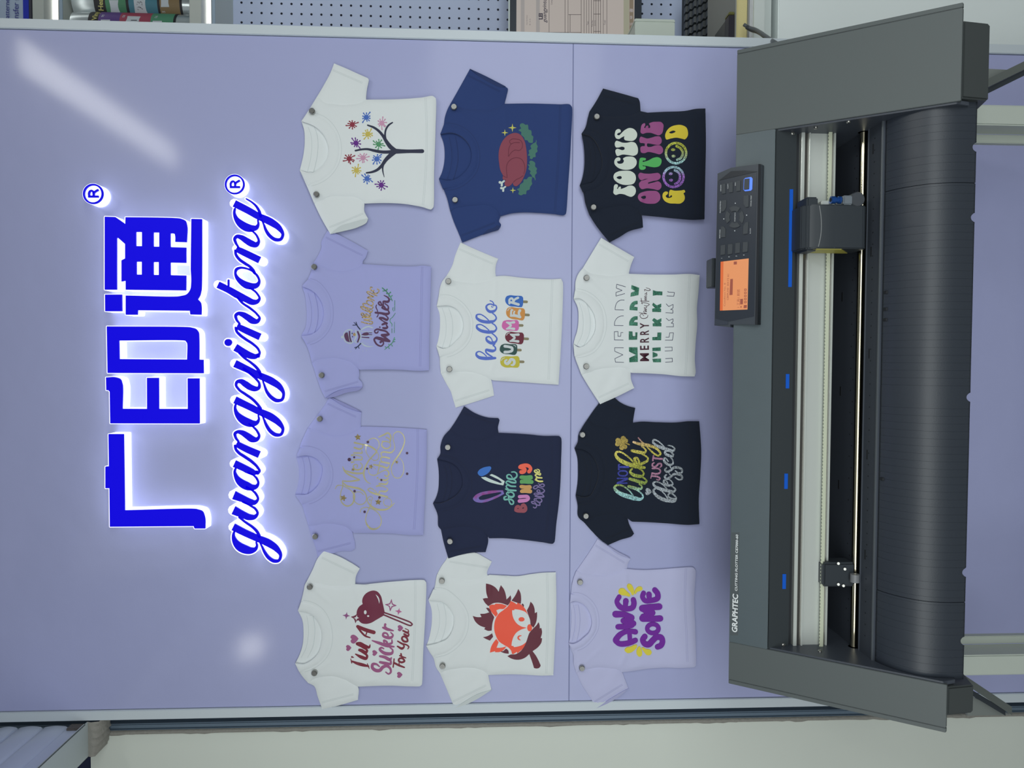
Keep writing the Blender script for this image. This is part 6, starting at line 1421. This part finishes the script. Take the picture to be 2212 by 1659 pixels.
Flat().poly(kB([(45, 1470), (285, 1525), (290, 1580), (32, 1595)]), smooth=False, fine=None).build('panel_facet', mat('panel facet', lin(58, 64, 76), 0.4), cpn, 0.0008, -0.002, place=pan)
Flat().poly(kA([(862, 125), (905, 128)]) + kB([(845, 1580), (798, 1582)]), smooth=False, fine=None).build('panel_edge', P_VOID, cpn, 0.0007, -0.012, place=pan)
BTN = mat('dark grey key', lin(66, 71, 76), 0.45)
def button(q, name='key'):
    Flat().poly(q, smooth=False, fine=None).build(name, BTN, cpn, 0.0024, 0.0, place=pan)
for q in ([(188, 508), (246, 498), (248, 685), (182, 692)], [(320, 480), (388, 470), (384, 660), (314, 668)], [(458, 448), (532, 438), (528, 634), (452, 644)], [(605, 412), (700, 402), (690, 600), (596, 612)],
          [(180, 815), (266, 805), (262, 945), (215, 1025), (168, 1028)], [(592, 730), (688, 720), (682, 935), (630, 945), (588, 880)], [(165, 1308), (212, 1305), (248, 1352), (245, 1505), (158, 1515)], [(585, 1300), (630, 1228), (680, 1222), (668, 1440), (578, 1452)]):
    button(kA(q))
for q in ([(160, 90), (245, 80), (236, 262), (155, 274)], [(298, 72), (384, 65), (375, 250), (290, 262)], [(438, 48), (524, 40), (515, 230), (430, 242)], [(580, 32), (670, 24), (662, 210), (570, 225)]):
    button(kB(q))
for a0 in (0, 1, 2, 3):
    q = []; cx, cy, rx, ry = 420, 1128, 175, 205
    for t_ in np.linspace(-0.62, 0.62, 8): q.append((cx + rx * math.cos(a0 * math.pi / 2 + t_), cy + ry * math.sin(a0 * math.pi / 2 + t_)))
    for t_ in np.linspace(0.55, -0.55, 8): q.append((cx + rx * .56 * math.cos(a0 * math.pi / 2 + t_), cy + ry * .56 * math.sin(a0 * math.pi / 2 + t_)))
    button(kA(q), 'arrow_key')
ring = kA([(590, 415), (615, 392), (725, 372), (752, 400), (745, 600), (720, 628), (610, 640), (582, 610)]); hole = kA([(602, 410), (700, 400), (692, 605), (594, 618)])
Flat().poly(ring, [hole], smooth=False, fine=None).build('key_light', mat('blue key light', lin(70, 110, 220), 0.4, emit=lin(96, 138, 245), estr=0.7), cpn, 0.0012, 0.0, place=pan)
SCR = mat('orange lcd', lin(60, 36, 24), 0.3, emit=lin(250, 166, 112), estr=0.8)
scr = kB([(152, 398), (678, 335), (655, 1297), (138, 1318)])
sc = Flat().poly(scr, smooth=False, fine=None).build('screen', SCR, cpn, 0.0010, 0.0, place=pan)
SCE = mat('lcd edge glow', lin(60, 30, 20), 0.3, emit=lin(240, 118, 66), estr=0.8)
Flat().poly(kB([(152, 398), (205, 392), (190, 1316), (138, 1318)]), smooth=False, fine=None).build('screen_edge', SCE, sc, 0.0011, place=pan)
LCDT = mat('lcd lettering', lin(96, 44, 38), 0.4, emit=lin(150, 84, 66), estr=0.8)
f = Flat()
for body, p0, p1, s_ in (('Condition No. 8', (240, 1235), (248, 800), 30), ('CB09UH0  004 F3 A1', (302, 1120), (312, 632), 36), ('1 工具1 刷锐', (508, 1260), (512, 920), 44)):
    a, b_ = kB([p0, p1]); f.text(body, a, b_, s_ / 8.727, fit=True)
for q in ([(400, 396), (460, 392), (458, 448), (400, 452)], [(335, 725), (385, 720), (378, 1022), (320, 1027)], [(590, 1215), (648, 1212), (645, 1268), (586, 1272)], [(522, 1100), (575, 1096), (572, 1198), (520, 1202)], [(528, 1235), (548, 1234), (546, 1262), (526, 1263)]):
    f.poly(kB(q), smooth=False, fine=None)
for i in range(5):
    y_ = 1180 - i * 58; f.poly(kB([(598, y_), (640, y_ - 3), (640, y_ - 44), (598, y_ - 41)]), [kB([(610, y_ - 10), (628, y_ - 12), (628, y_ - 34), (610, y_ - 32)])], smooth=False, fine=None)
f.build('screen_text', LCDT, sc, 0.0013, place=pan)
f = Flat()
for body, p0, p1, s_ in (('ORIGIN', (162, 640), (164, 522), 20), ('COPY', (296, 592), (298, 496), 18), ('ESC', (436, 532), (438, 466), 18), ('PAUSE/MENU', (152, 1048), (156, 825), 20), ('COND./TEST', (730, 925), (738, 718), 20), ('POSITION', (428, 1208), (432, 1045), 20), ('BARCODE', (142, 1525), (148, 1362), 20), ('SLOW', (718, 1440), (722, 1335), 20)):
    a, b_ = kA([p0, p1]); f.text(body, a, b_, s_ / 8.727, fit=True)
for i, (cx, cy) in enumerate(((427, 866), (640, 1090), (416, 1385), (210, 1162))):
    ang = (-math.pi / 2, 0, math.pi / 2, math.pi)[i]
    f.poly([kA([(cx + 15 * math.cos(ang + k_ * 2.094), cy + 15 * math.sin(ang + k_ * 2.094))])[0] for k_ in range(3)], smooth=False, fine=None)
for body, cx, cy in (('1', 182, 318), ('2', 320, 300), ('3', 458, 284), ('4', 600, 266)):
    a, b_ = kB([(cx, cy + 14), (cx, cy - 14)]); f.text(body, a, b_, 26 / 8.727, bold=0.01)
f.build('key_lettering', WTXT, cpn, 0.0009, place=pan)
p = W(1541, 588, -0.225)
MB().rbox(p[0] - 0.022, p[0] + 0.022, -0.222, -0.195, p[2] - 0.03, p[2] + 0.0015, 0.001).build('rear_port_block', P_DARK, cpn)

# the stand: two channel legs with feet, cross bar, and side arms
stand = empty('plotter_stand', (0, -0.22, 0.0), 'pale grey steel leg stand carrying the cutting plotter', 'stand')
for s_, (a, b_, c, d_) in ((1, (226, 270, 290, 309)), (-1, (1459, 1415, 1392, 1374))):
    x_o, x_i = xat(a, -0.26, 2150), xat(b_, -0.26, 2150); x_f0, x_f1 = xat(c, -0.217, 2150), xat(d_, -0.217, 2150)
    m0, m1 = sorted((x_o, x_i)); f0, f1 = sorted((x_i, x_f1))
    MB().rbox(m0, m1, -0.26, -0.216, 0.05, 0.799, 0.002).rbox(f0, f1, -0.217, -0.205, 0.05, 0.799, 0.001).build('leg', LEGM, stand)
    MB().rbox(m0 - .01, m1 + .01, -0.50, 0.0 - 0.01, 0.0, 0.05, 0.008).build('foot', ARMG, stand)
MB().rbox(xat(1400, -0.24, 2150), xat(300, -0.24, 2150), -0.25, -0.22, 0.25, 0.31, 0.003).build('cross_bar', LEGM, stand)
arm_tri = mat('grey gusset', lin(122, 128, 126), 0.5)
for tri, bar, bar2 in (([(2088, 146), (2200, 152), (2128, 190)], [(2100, 196), (2215, 140), (2330, 84)], [(2105, 210), (2215, 156), (2330, 100)]),
                       ([(2090, 1500), (2182, 1544), (2090, 1546)], [(2075, 1462), (2186, 1536)], [(2085, 1488), (2172, 1540)])):
    g = Flat().poly(tri, smooth=False, fine=None)
    A_, F_ = g.geo(0.185, 0.180); mk('gusset', A_, F_, arm_tri, stand)
    bb_ = Flat().poly([(x, y - 9) for x, y in bar] + [(x, y + 9) for x, y in bar[::-1]], smooth=False, fine=None)
    A_, F_ = bb_.geo(0.200, 0.170); mk('side_arm', A_, F_, ARMG, stand)
    bb_ = Flat().poly([(x, y - 6) for x, y in bar2] + [(x, y + 6) for x, y in bar2[::-1]], smooth=False, fine=None)
    A_, F_ = bb_.geo(0.196, 0.190); mk('arm_flange', A_, F_, P_DARK, stand)

# ---------------------------------------------------------------- what is seen past the right edge of the wall
YP = 0.62
BOARD = mat('pale blue perforated board', lin(206, 218, 248), 0.5)
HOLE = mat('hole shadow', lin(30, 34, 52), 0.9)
SHB = mat('shelf laminate', lin(206, 212, 206), 0.5)
SHU = mat('shelf underside', lin(170, 178, 184), 0.6)
LED = mat('led strip', (1, 1, 1, 1), 0.5, emit=(1.0, 0.99, 0.94, 1), estr=2.6)
X0, X1 = 0.60, 1.62
def zY(v, y, py=50): return float(W(v, py, y)[2])

pbm = MB().box(X0, X1, YP, YP + 0.006, zY(1474, YP), zY(489, YP)); pbm.cur = 1
pitch = 0.0254
z_top = float(W(500, 7, YP)[2]); x_r = float(W(500, 48, YP)[0])
for xx in [x_r + i * pitch for i in range(-2, 40)]:
    if xx > X1 - .02 or xx < X0 + .01: continue
    for z in [z_top - j * 0.02565 for j in range(46)]:
        if z < zY(1474, YP) + 0.008: continue
        pbm.add([(xx + 0.0031 * math.cos(a * math.pi / 4), YP - 0.0004, z + 0.0031 * math.sin(a * math.pi / 4)) for a in range(8)], [tuple(range(8))[::-1]])
pb = pbm.build('perforated_board', None, mats=[BOARD, HOLE])
tag(pb, 'pale blue perforated board behind the computer screen', 'pegboard')
MB().box(X0, X1, YP - 0.002, YP + 0.004, zY(1480.5, YP), zY(1475, YP)).build('chipped_edge', mat('chipped chipboard', lin(214, 204, 188), 0.9), pb)
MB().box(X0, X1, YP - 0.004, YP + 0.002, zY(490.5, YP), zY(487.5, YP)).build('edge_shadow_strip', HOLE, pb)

# shelf unit: two boards with led strips beneath and a grey back
su = empty('wall_shelf', (1.1, 0.45, zY(425, .4)), 'white wall shelf unit with glowing strips under its boards, beside the lilac wall', 'shelf')
ys = 0.40
for (v0, v1, vl) in ((70, 94.5, 121.5), (409, 435, 452.5)):
    zt_, zb_2 = zY(v0, ys), zY(v1, ys)
    MB().rbox(X0, X1, ys, YP + 0.02, zb_2, zt_, 0.001, 1).build('board', SHB, su)
    yl = 0.46
    zl = zb_2 - 0.004
    # the strip hangs under the board where the photograph sees it
    lo_, hi_ = 0.40, 0.60
    for _ in range(40):
        mid = (lo_ + hi_) / 2
        if zY(vl, mid) < zl: lo_ = mid
        else: hi_ = mid
    yl = mid if False else min(max(mid, 0.43), 0.58)
    MB().rbox(X0 + .02, X1 - .02, yl - 0.006, yl + 0.006, zl - 0.002, zb_2 - 0.0002, 0.0008).build('led_strip', LED, su)
    MB().rbox(X0, X1, ys + 0.001, ys + 0.004, zY(v1 + 40 if v0 < 100 else v1 + 29, ys), zY(v1 + 33 if v0 < 100 else v1 + 23, ys), 0.0005, 1).build('price_rail', mat('clear price rail', lin(176, 196, 214), 0.1, spec=0.8), su)
MB().box(X0, X1, YP + 0.003, YP + 0.02, zY(489, YP), zY(-260, YP)).build('back_panel', mat('shelf back grey', lin(128, 146, 162), 0.6), su)
# poster on the shelf above
po = empty('poster', W(20, 10, .405), 'pale blue poster with violet words above the top shelf', 'poster')
MB().box(X0, X1, 0.402, 0.406, zY(63.5, .402), zY(-60, .402)).build('sheet', mat('pale blue paper', lin(190, 208, 232), 0.5), po)
MB().box(X0, X1, 0.400, 0.404, zY(63.5, .402), zY(51.5, .402)).build('blue_band', mat('blue print', lin(44, 60, 198), 0.4), po)
MB().box(X0, X1, 0.401, 0.410, zY(69, .402), zY(63.5, .402)).build('lower_rail', mat('brown edge', lin(70, 70, 84), 0.6), po)
VIO = mat('violet print', lin(78, 84, 160), 0.5)
f = Flat()
f.text('patterned', (20, 46), (20, -60), 10.5, bold=0.005).text('transfer sheet', (40, 60), (40, -100), 12.5, bold=0.005)
A_, F_ = f.geo(-0.3995, None); mk('words', A_, F_, VIO, po)

# upright rolls of vinyl with coloured paper bands
FOIL = mat('silver vinyl', lin(186, 196, 200), 0.25, metal=0.5)
LB = {n_: mat('label ' + n_, lin(*c), 0.5) for n_, c in dict(black=(36, 36, 42), purple=(98, 72, 142), red=(166, 74, 96), green=(84, 150, 118), green2=(78, 140, 104), teal=(74, 134, 154), brown=(140, 118, 84), white=(206, 214, 222), ink=(52, 50, 70), gold=(200, 196, 120)).items()}
def roll(cx, cy, r, vt, vb, bands, words, label, vref):
    t = empty('vinyl_roll', (cx, cy, zY(vb, cy - r)), label, 'vinyl roll', 'rolls of vinyl on the shelf')
    z = lambda v: zY(v, cy - r)
    MB().lathe((cx, cy, z(vt)), (0, 0, -1), [(0, r * .45), (0, r), (z(vt) - z(vb), r), (z(vt) - z(vb), r * .4)], 48).build('roll', FOIL, t, True, angle=40)
    for v0, v1, c in bands:
        MB().lathe((cx, cy, z(v0)), (0, 0, -1), [(0, r + .0004), (0, r + .0012), (z(v0) - z(v1), r + .0012), (z(v0) - z(v1), r + .0004)], 48).build('paper_band', LB[c], t, True, angle=40)
    def wrap(px, py, h):
        # lay flat lettering round the roll
        q = W(px, py, cy - r); th = (q[:, 0] - cx) / (r + .0016)
        return np.stack([cx + (r + .0016) * np.sin(th), cy - (r + .0016) * np.cos(th), q[:, 2]], -1)
    for body, p0, p1, s_, c in words:
        f = Flat()
        if body is None: f.poly(p0, smooth=False, fine=3.0)
        else: f.text(body, p0, p1, s_, bold=0.02 if c == 'gold' else 0.0)
        A_, F_ = f.geo(0.0, None, wrap); mk('label_print', A_, F_, LB[c], t)
    return t
r2 = 0.040; r1 = 0.044
x2 = float(W(280, 40, .455)[0]) + 0.012; x1_ = float(W(280, 12, .50)[0]) + 0.020
x2 -= 0.023
roll(x2, 0.50, r2, 150, 412, ((190, 212, 'black'), (212, 258, 'purple'), (258, 325, 'red'), (325, 374, 'green'), (374, 379, 'black')),
     [('Vinyl', (209, 44), (209, 20), 11, 'gold'), (None, [(218, 47), (238, 47), (238, 42.5), (218, 42.5)], None, 0, 'white'), (None, [(272, 47), (300, 47), (302, 33), (274, 32)], None, 0, 'white'), ('1', (296, 45), (296, 36), 14, 'ink'), (None, [(330, 49), (350, 49), (350, 45), (330, 45)], None, 0, 'white'), ('90', (223, 36), (224, 28), 6, 'white'), ('08', (268, 37), (269, 31), 6, 'white'), ('06', (338, 38), (339, 32), 6, 'white')],
     'silver vinyl roll banded purple, red and green, front one on the shelf', 40)
roll(x2 + 0.077, 0.545, r1, 154, 412, ((203, 228, 'black'), (228, 272, 'green2'), (272, 278, 'black'), (278, 340, 'teal'), (340, 345, 'black'), (345, 388, 'brown'), (388, 393, 'black')),
     [('Heat', (221, 22), (223, -4), 11, 'gold'), (None, [(236, 26), (256, 26), (256, 1), (236, 1)], None, 0, 'white'), (None, [(288, 30), (316, 30), (316, -8), (288, -8)], None, 0, 'white'), ('23', (308, 21), (308, -8), 14, 'ink'), (None, [(347, 15), (365, 15), (365, -6), (347, -6)], None, 0, 'white'), ('15', (354, 30), (355, 22), 7, 'white')],
     'silver vinyl roll banded green, blue and brown, behind the front one', 12)
for i, (xx, yy, cols_) in enumerate(((x2 + 0.170, 0.50, ('red', 'teal')), (x2 + 0.262, 0.54, ('purple', 'brown')))):
    roll(xx, yy, 0.042, 152, 412, ((195, 215, 'black'), (215, 300, cols_[0]), (300, 380, cols_[1])), [], 'silver vinyl roll banded %s and %s, farther right on the shelf' % cols_, 12)

# computer screen showing a form
ym = 0.50
mon = empty('computer_monitor', (float(W(1240, -60, ym)[0]), ym, zY(1387, ym)), 'black framed computer screen showing a grey order form', 'monitor')
mz0, mz1 = zY(1386, ym), zY(1101, ym); mx0 = 0.585; mx1 = mx0 + 0.64
MB().rbox(mx0, mx1, ym, ym + 0.03, mz0, mz1, 0.002).build('bezel', mat('monitor black', lin(48, 56, 68), 0.4), mon)
MB().box(mx0, mx1, ym - 0.0006, ym + 0.01, mz1 - 0.0005, mz1 + 0.0035).build('bright_rim', mat('monitor pale rim', lin(214, 226, 224), 0.3), mon)
SGR = mat('screen page', lin(40, 38, 36), 0.4, emit=lin(178, 170, 164), estr=0.85)
MB().box(mx0 + .004, mx1 - .004, ym - 0.0008, ym + 0.01, zY(1370, ym), zY(1115.5, ym)).build('screen', SGR, mon)
def lcd(name, c, shapes):
    f = Flat()
    for q in shapes: f.poly([(a, b) for a, b in ((q[0], q[1]), (q[2], q[1]), (q[2], q[3]), (q[0], q[3]))], smooth=False, fine=None)
    A_, F_ = f.geo(-ym + 0.0010, None); mk(name, A_, F_, mat('lcd ' + name, lin(30, 28, 28), 0.4, emit=lin(*c), estr=0.8), mon)
lcd('toolbar', (160, 156, 154), [(1125, -120, 1133, 73), (1158, -120, 1166, 75)])
lcd('taskbar', (158, 158, 138), [(1347, -120, 1359, 79)])
lcd('taskbar_dark', (128, 116, 98), [(1359.5, -120, 1368.5, 79)])
lcd('app_icon', (226, 224, 236), [(1360, 19, 1367.5, 26), (1361, 34, 1366, 41), (1360, 49, 1367.5, 55)])
ln = []
for v in (1186, 1220.5, 1227, 1255.5, 1261.5, 1267, 1272, 1277.5, 1282.5, 1287.5, 1292.5, 1297.5, 1303, 1311): ln.append((v - .45, -120, v + .45, 79))
ln += [(1228, 31, 1255, 32), (1166, 69.5, 1255, 70.5), (1231, 32, 1232, 69), (1282, 1, 1297, 2), (1282, 30, 1297, 31), (1282, 67.5, 1297, 68.5)]
lcd('form_lines', (66, 58, 60), ln)
f = Flat().text('LEI', (1172, 42), (1172, -30), 8.2, bold=0.05).text('guangyintong', (1180, 49), (1180, -40), 8.5, shear=0.3, bold=0.01)
for body, p0, s_ in (('Type', (1271, 54), 3), ('Title No.', (1281, 58), 3), ('Company', (1193, 10), 3), ('Quantity', (1286, 56), 2.5), ('Total', (1308, 54), 3.6), ('Times New Roman', (1139, 54), 2), ('B  I  U  A', (1146, 54), 2.6)):
    f.text(body, p0, (p0[0], p0[1] - 40), s_)
A_, F_ = f.geo(-ym + 0.0012, None); mk('form_text', A_, F_, mat('lcd form text', lin(20, 20, 24), 0.4, emit=lin(52, 46, 62), estr=0.8), mon)
MB().rbox(1.08, 1.19, ym + 0.03, ym + 0.045, 0.9505, mz0 + .1, 0.002).rbox(1.03, 1.24, ym - .06, ym + .08, 0.9505, 0.960, 0.002).build('foot', mat('monitor stand', lin(44, 50, 60), 0.4), mon)

# white box hung on the edge
WB = mat('white box plastic', lin(214, 224, 214), 0.5)
yb0 = 0.30
bx1 = float(W(1400, 47, yb0)[0]); zt2, zb3 = zY(1372, yb0), zY(1458, yb0)
bxm = MB().rbox(X0 - 0.006, bx1, yb0, yb0 + 0.10, zb3, zt2, 0.001)
wbx = bxm.build('white_box', WB); tag(wbx, 'small white open box at the wall edge in front of the screen corner', 'box')
MB().rbox(bx1 - 0.001, float(W(1400, 40.5, yb0)[0]), yb0 - 0.001, yb0 + 0.115, zb3, zt2 + 0.001, 0.0015).build('flange', WB, wbx)
MB().rbox(0.5935, 0.600, 0.0702, yb0 + 0.05, zb3 + 0.02, zb3 + 0.04, 0.001).build('bracket', STEEL, wbx)

# desk and everything lying on it
ZK = 0.950
DSK = mat('white desk laminate', lin(214, 222, 220), 0.45)
yd = 0.118
desk = empty('desk', (1.1, 0.35, 0.0), 'white desk with a drawer front to the right of the plotter', 'desk')
MB().rbox(X0, X1, yd, YP - 0.003, ZK - 0.022, ZK, 0.001).build('desk_top', DSK, desk)
MB().rbox(X0, X1, yd + 0.03, yd + 0.05, zY(1666, yd + .03), ZK - 0.0225, 0.001).build('apron_rail', DSK, desk)
MB().box(X0, X1, yd + 0.06, yd + 0.065, 0.02, ZK - 0.03).build('drawer_gap', mat('drawer gap', lin(120, 132, 134), 0.6), desk)
MB().rbox(X0, X1, yd + 0.012, yd + 0.055, 0.06, zY(1681, yd + .012), 0.002).build('drawer_front', CABW, desk)
MB().box(X0, X1, yd + 0.07, YP, 0.0, 0.06).build('plinth', SHU, desk)
KB = mat('keyboard black', lin(48, 54, 58), 0.45); KC = mat('keycap', lin(62, 68, 72), 0.4)
ky0, ky1 = 0.33, 0.52
kbd = empty('keyboard', (0.86, 0.42, ZK), 'black computer keyboard lying on the white desk below the screen', 'keyboard')
kz = lambda y: ZK + 0.010 + (y - ky0) * 0.12
V = [(x, y, z) for x in (0.60, 0.95) for y, z in ((ky0, ZK + .001), (ky0, kz(ky0)), (ky1, kz(ky1)), (ky1, ZK + .001))]
mk('case', V, [(0, 3, 2, 1), (4, 5, 6, 7), (0, 1, 5, 4), (1, 2, 6, 5), (2, 3, 7, 6), (3, 0, 4, 7)], KB, kbd)
for j in range(6):
    for i in range(17):
        xk = 0.612 + i * 0.0193 + (j % 3) * 0.005; yk = ky0 + 0.026 + j * 0.0255
        bmk = bmesh.new(); bmesh.ops.create_cube(bmk, size=1)
        for v in bmk.verts:
            top = v.co.z > 0; k_ = 0.0066 if top else 0.0082
            v.co = (xk + (k_ if v.co.x > 0 else -k_), yk + (k_ if v.co.y > 0 else -k_) * 1.15, kz(yk) + (0.0075 if top else -0.001))
        MB().bm(bmk).build('key', KC, kbd)
# book, phone, power bank, papers, cable
yk = 0.135
bz0 = ZK + 0.004; bz1 = zY(1588, yk, 70)
book = empty('book', (0.74, 0.25, bz0), 'thick grey covered book with cream page edges lying at the desk edge', 'book')
ang = 0.0
CV = mat('grey book cover', lin(146, 148, 144), 0.6); PG = mat('cream page block', lin(218, 206, 150), 0.8, bump=[(400, .3, .002)])
V0 = float(W(1600, 88, yk)[0])
MB().rbox(0.602, 0.86, yk + .004, 0.31, bz0 + .0022, bz1 - .0022, 0.0006, 1).build('pages', PG, book)
for z0_, z1_ in ((bz0, bz0 + .0022), (bz1 - .0022, bz1)):
    Vc = [(0.6, yk, z0_), (0.864, yk, z0_), (0.864, 0.314, z0_), (0.655, 0.314, z0_), (0.6, 0.225, z0_)]
    Vc += [(x, y, z1_) for x, y, _ in Vc]
    mk('cover', Vc, [(0, 4, 3, 2, 1), (5, 6, 7, 8, 9)] + [(i, (i + 1) % 5, 5 + (i + 1) % 5, 5 + i) for i in range(5)], CV, book)
pp = MB()
for i in range(4): pp.box(0.602, 0.875 + .004 * i, yd + 0.006 + .003 * i, 0.33, ZK + .0008 * i + .0001, ZK + .0008 * i + .0006)
tag(pp.build('paper_sheet', mat('white paper', lin(228, 232, 238), 0.8)), 'loose white sheets lying under the grey book', 'paper')
zph = bz1 + 0.0003
px1 = float(W(1565, 44, .17)[0])
ph = empty('phone', (px1 - .05, .2, zph), 'silver edged phone lying on the grey book', 'phone')
zt3 = zY(1553, .165, 60)
MB().rbox(0.602, px1, 0.165, 0.235, zph, zph + .0085, 0.002).build('frame', mat('silver phone edge', lin(150, 158, 170), 0.25, metal=0.7), ph)
MB().rbox(0.604, px1 - .002, 0.167, 0.233, zph + .0083, zph + .0089, 0.0003, 1).build('glass', mat('phone glass', lin(96, 98, 96), 0.15), ph)
px2 = float(W(1575, 28, .145)[0])
pwb = empty('power_bank', (px2 - .05, .15, zph), 'black power bank with an olive end lying before the phone', 'power bank')
zt4 = zph + 0.0115
MB().rbox(0.602, px2 - .006, 0.1385, 0.1640, zph, zt4, 0.0015).build('body', mat('power bank black', lin(44, 42, 52), 0.35), pwb)
MB().rbox(px2 - .0065, px2, 0.1385, 0.1640, zph, zt4, 0.0015).build('end_cap', mat('olive metal', lin(126, 126, 74), 0.35, metal=0.5), pwb)
for xx in (0.612, 0.628): MB().rbox(xx, xx + .009, 0.1375, 0.1390, zph + .004, zph + .008, 0.0004, 1).build('port', mat('port rim', lin(120, 110, 120), 0.4), pwb)
pts = [W(v, y_, d_) for v, y_, d_ in ((1613, 58, 0.108), (1621, 63, 0.104), (1636, 68, 0.085), (1652, 78, 0.05), (1670, 90, 0.01), (1692, 104, -0.03))]
pts.append(pts[-1] + np.array([-0.03, 0.04, -0.10]))
q = smooth_path([tuple(p) for p in pts], False, 0.006)
cab = empty('cable', q[0], 'thick black cable hanging over the desk edge behind the plotter', 'cable')
MB().tube(q, 0.0042, 10).build('lead', mat('black cable', lin(60, 64, 68), 0.4), cab, True)
MB().tube(q + np.array([0.006, 0.004, 0.004]), 0.0034, 10).build('lead', mat('grey cable', lin(92, 98, 102), 0.4), cab, True)
struct(MB().box(1.64, 1.68, -0.2, 1.2, 0.0, 2.9).build('wall_right', CABW))
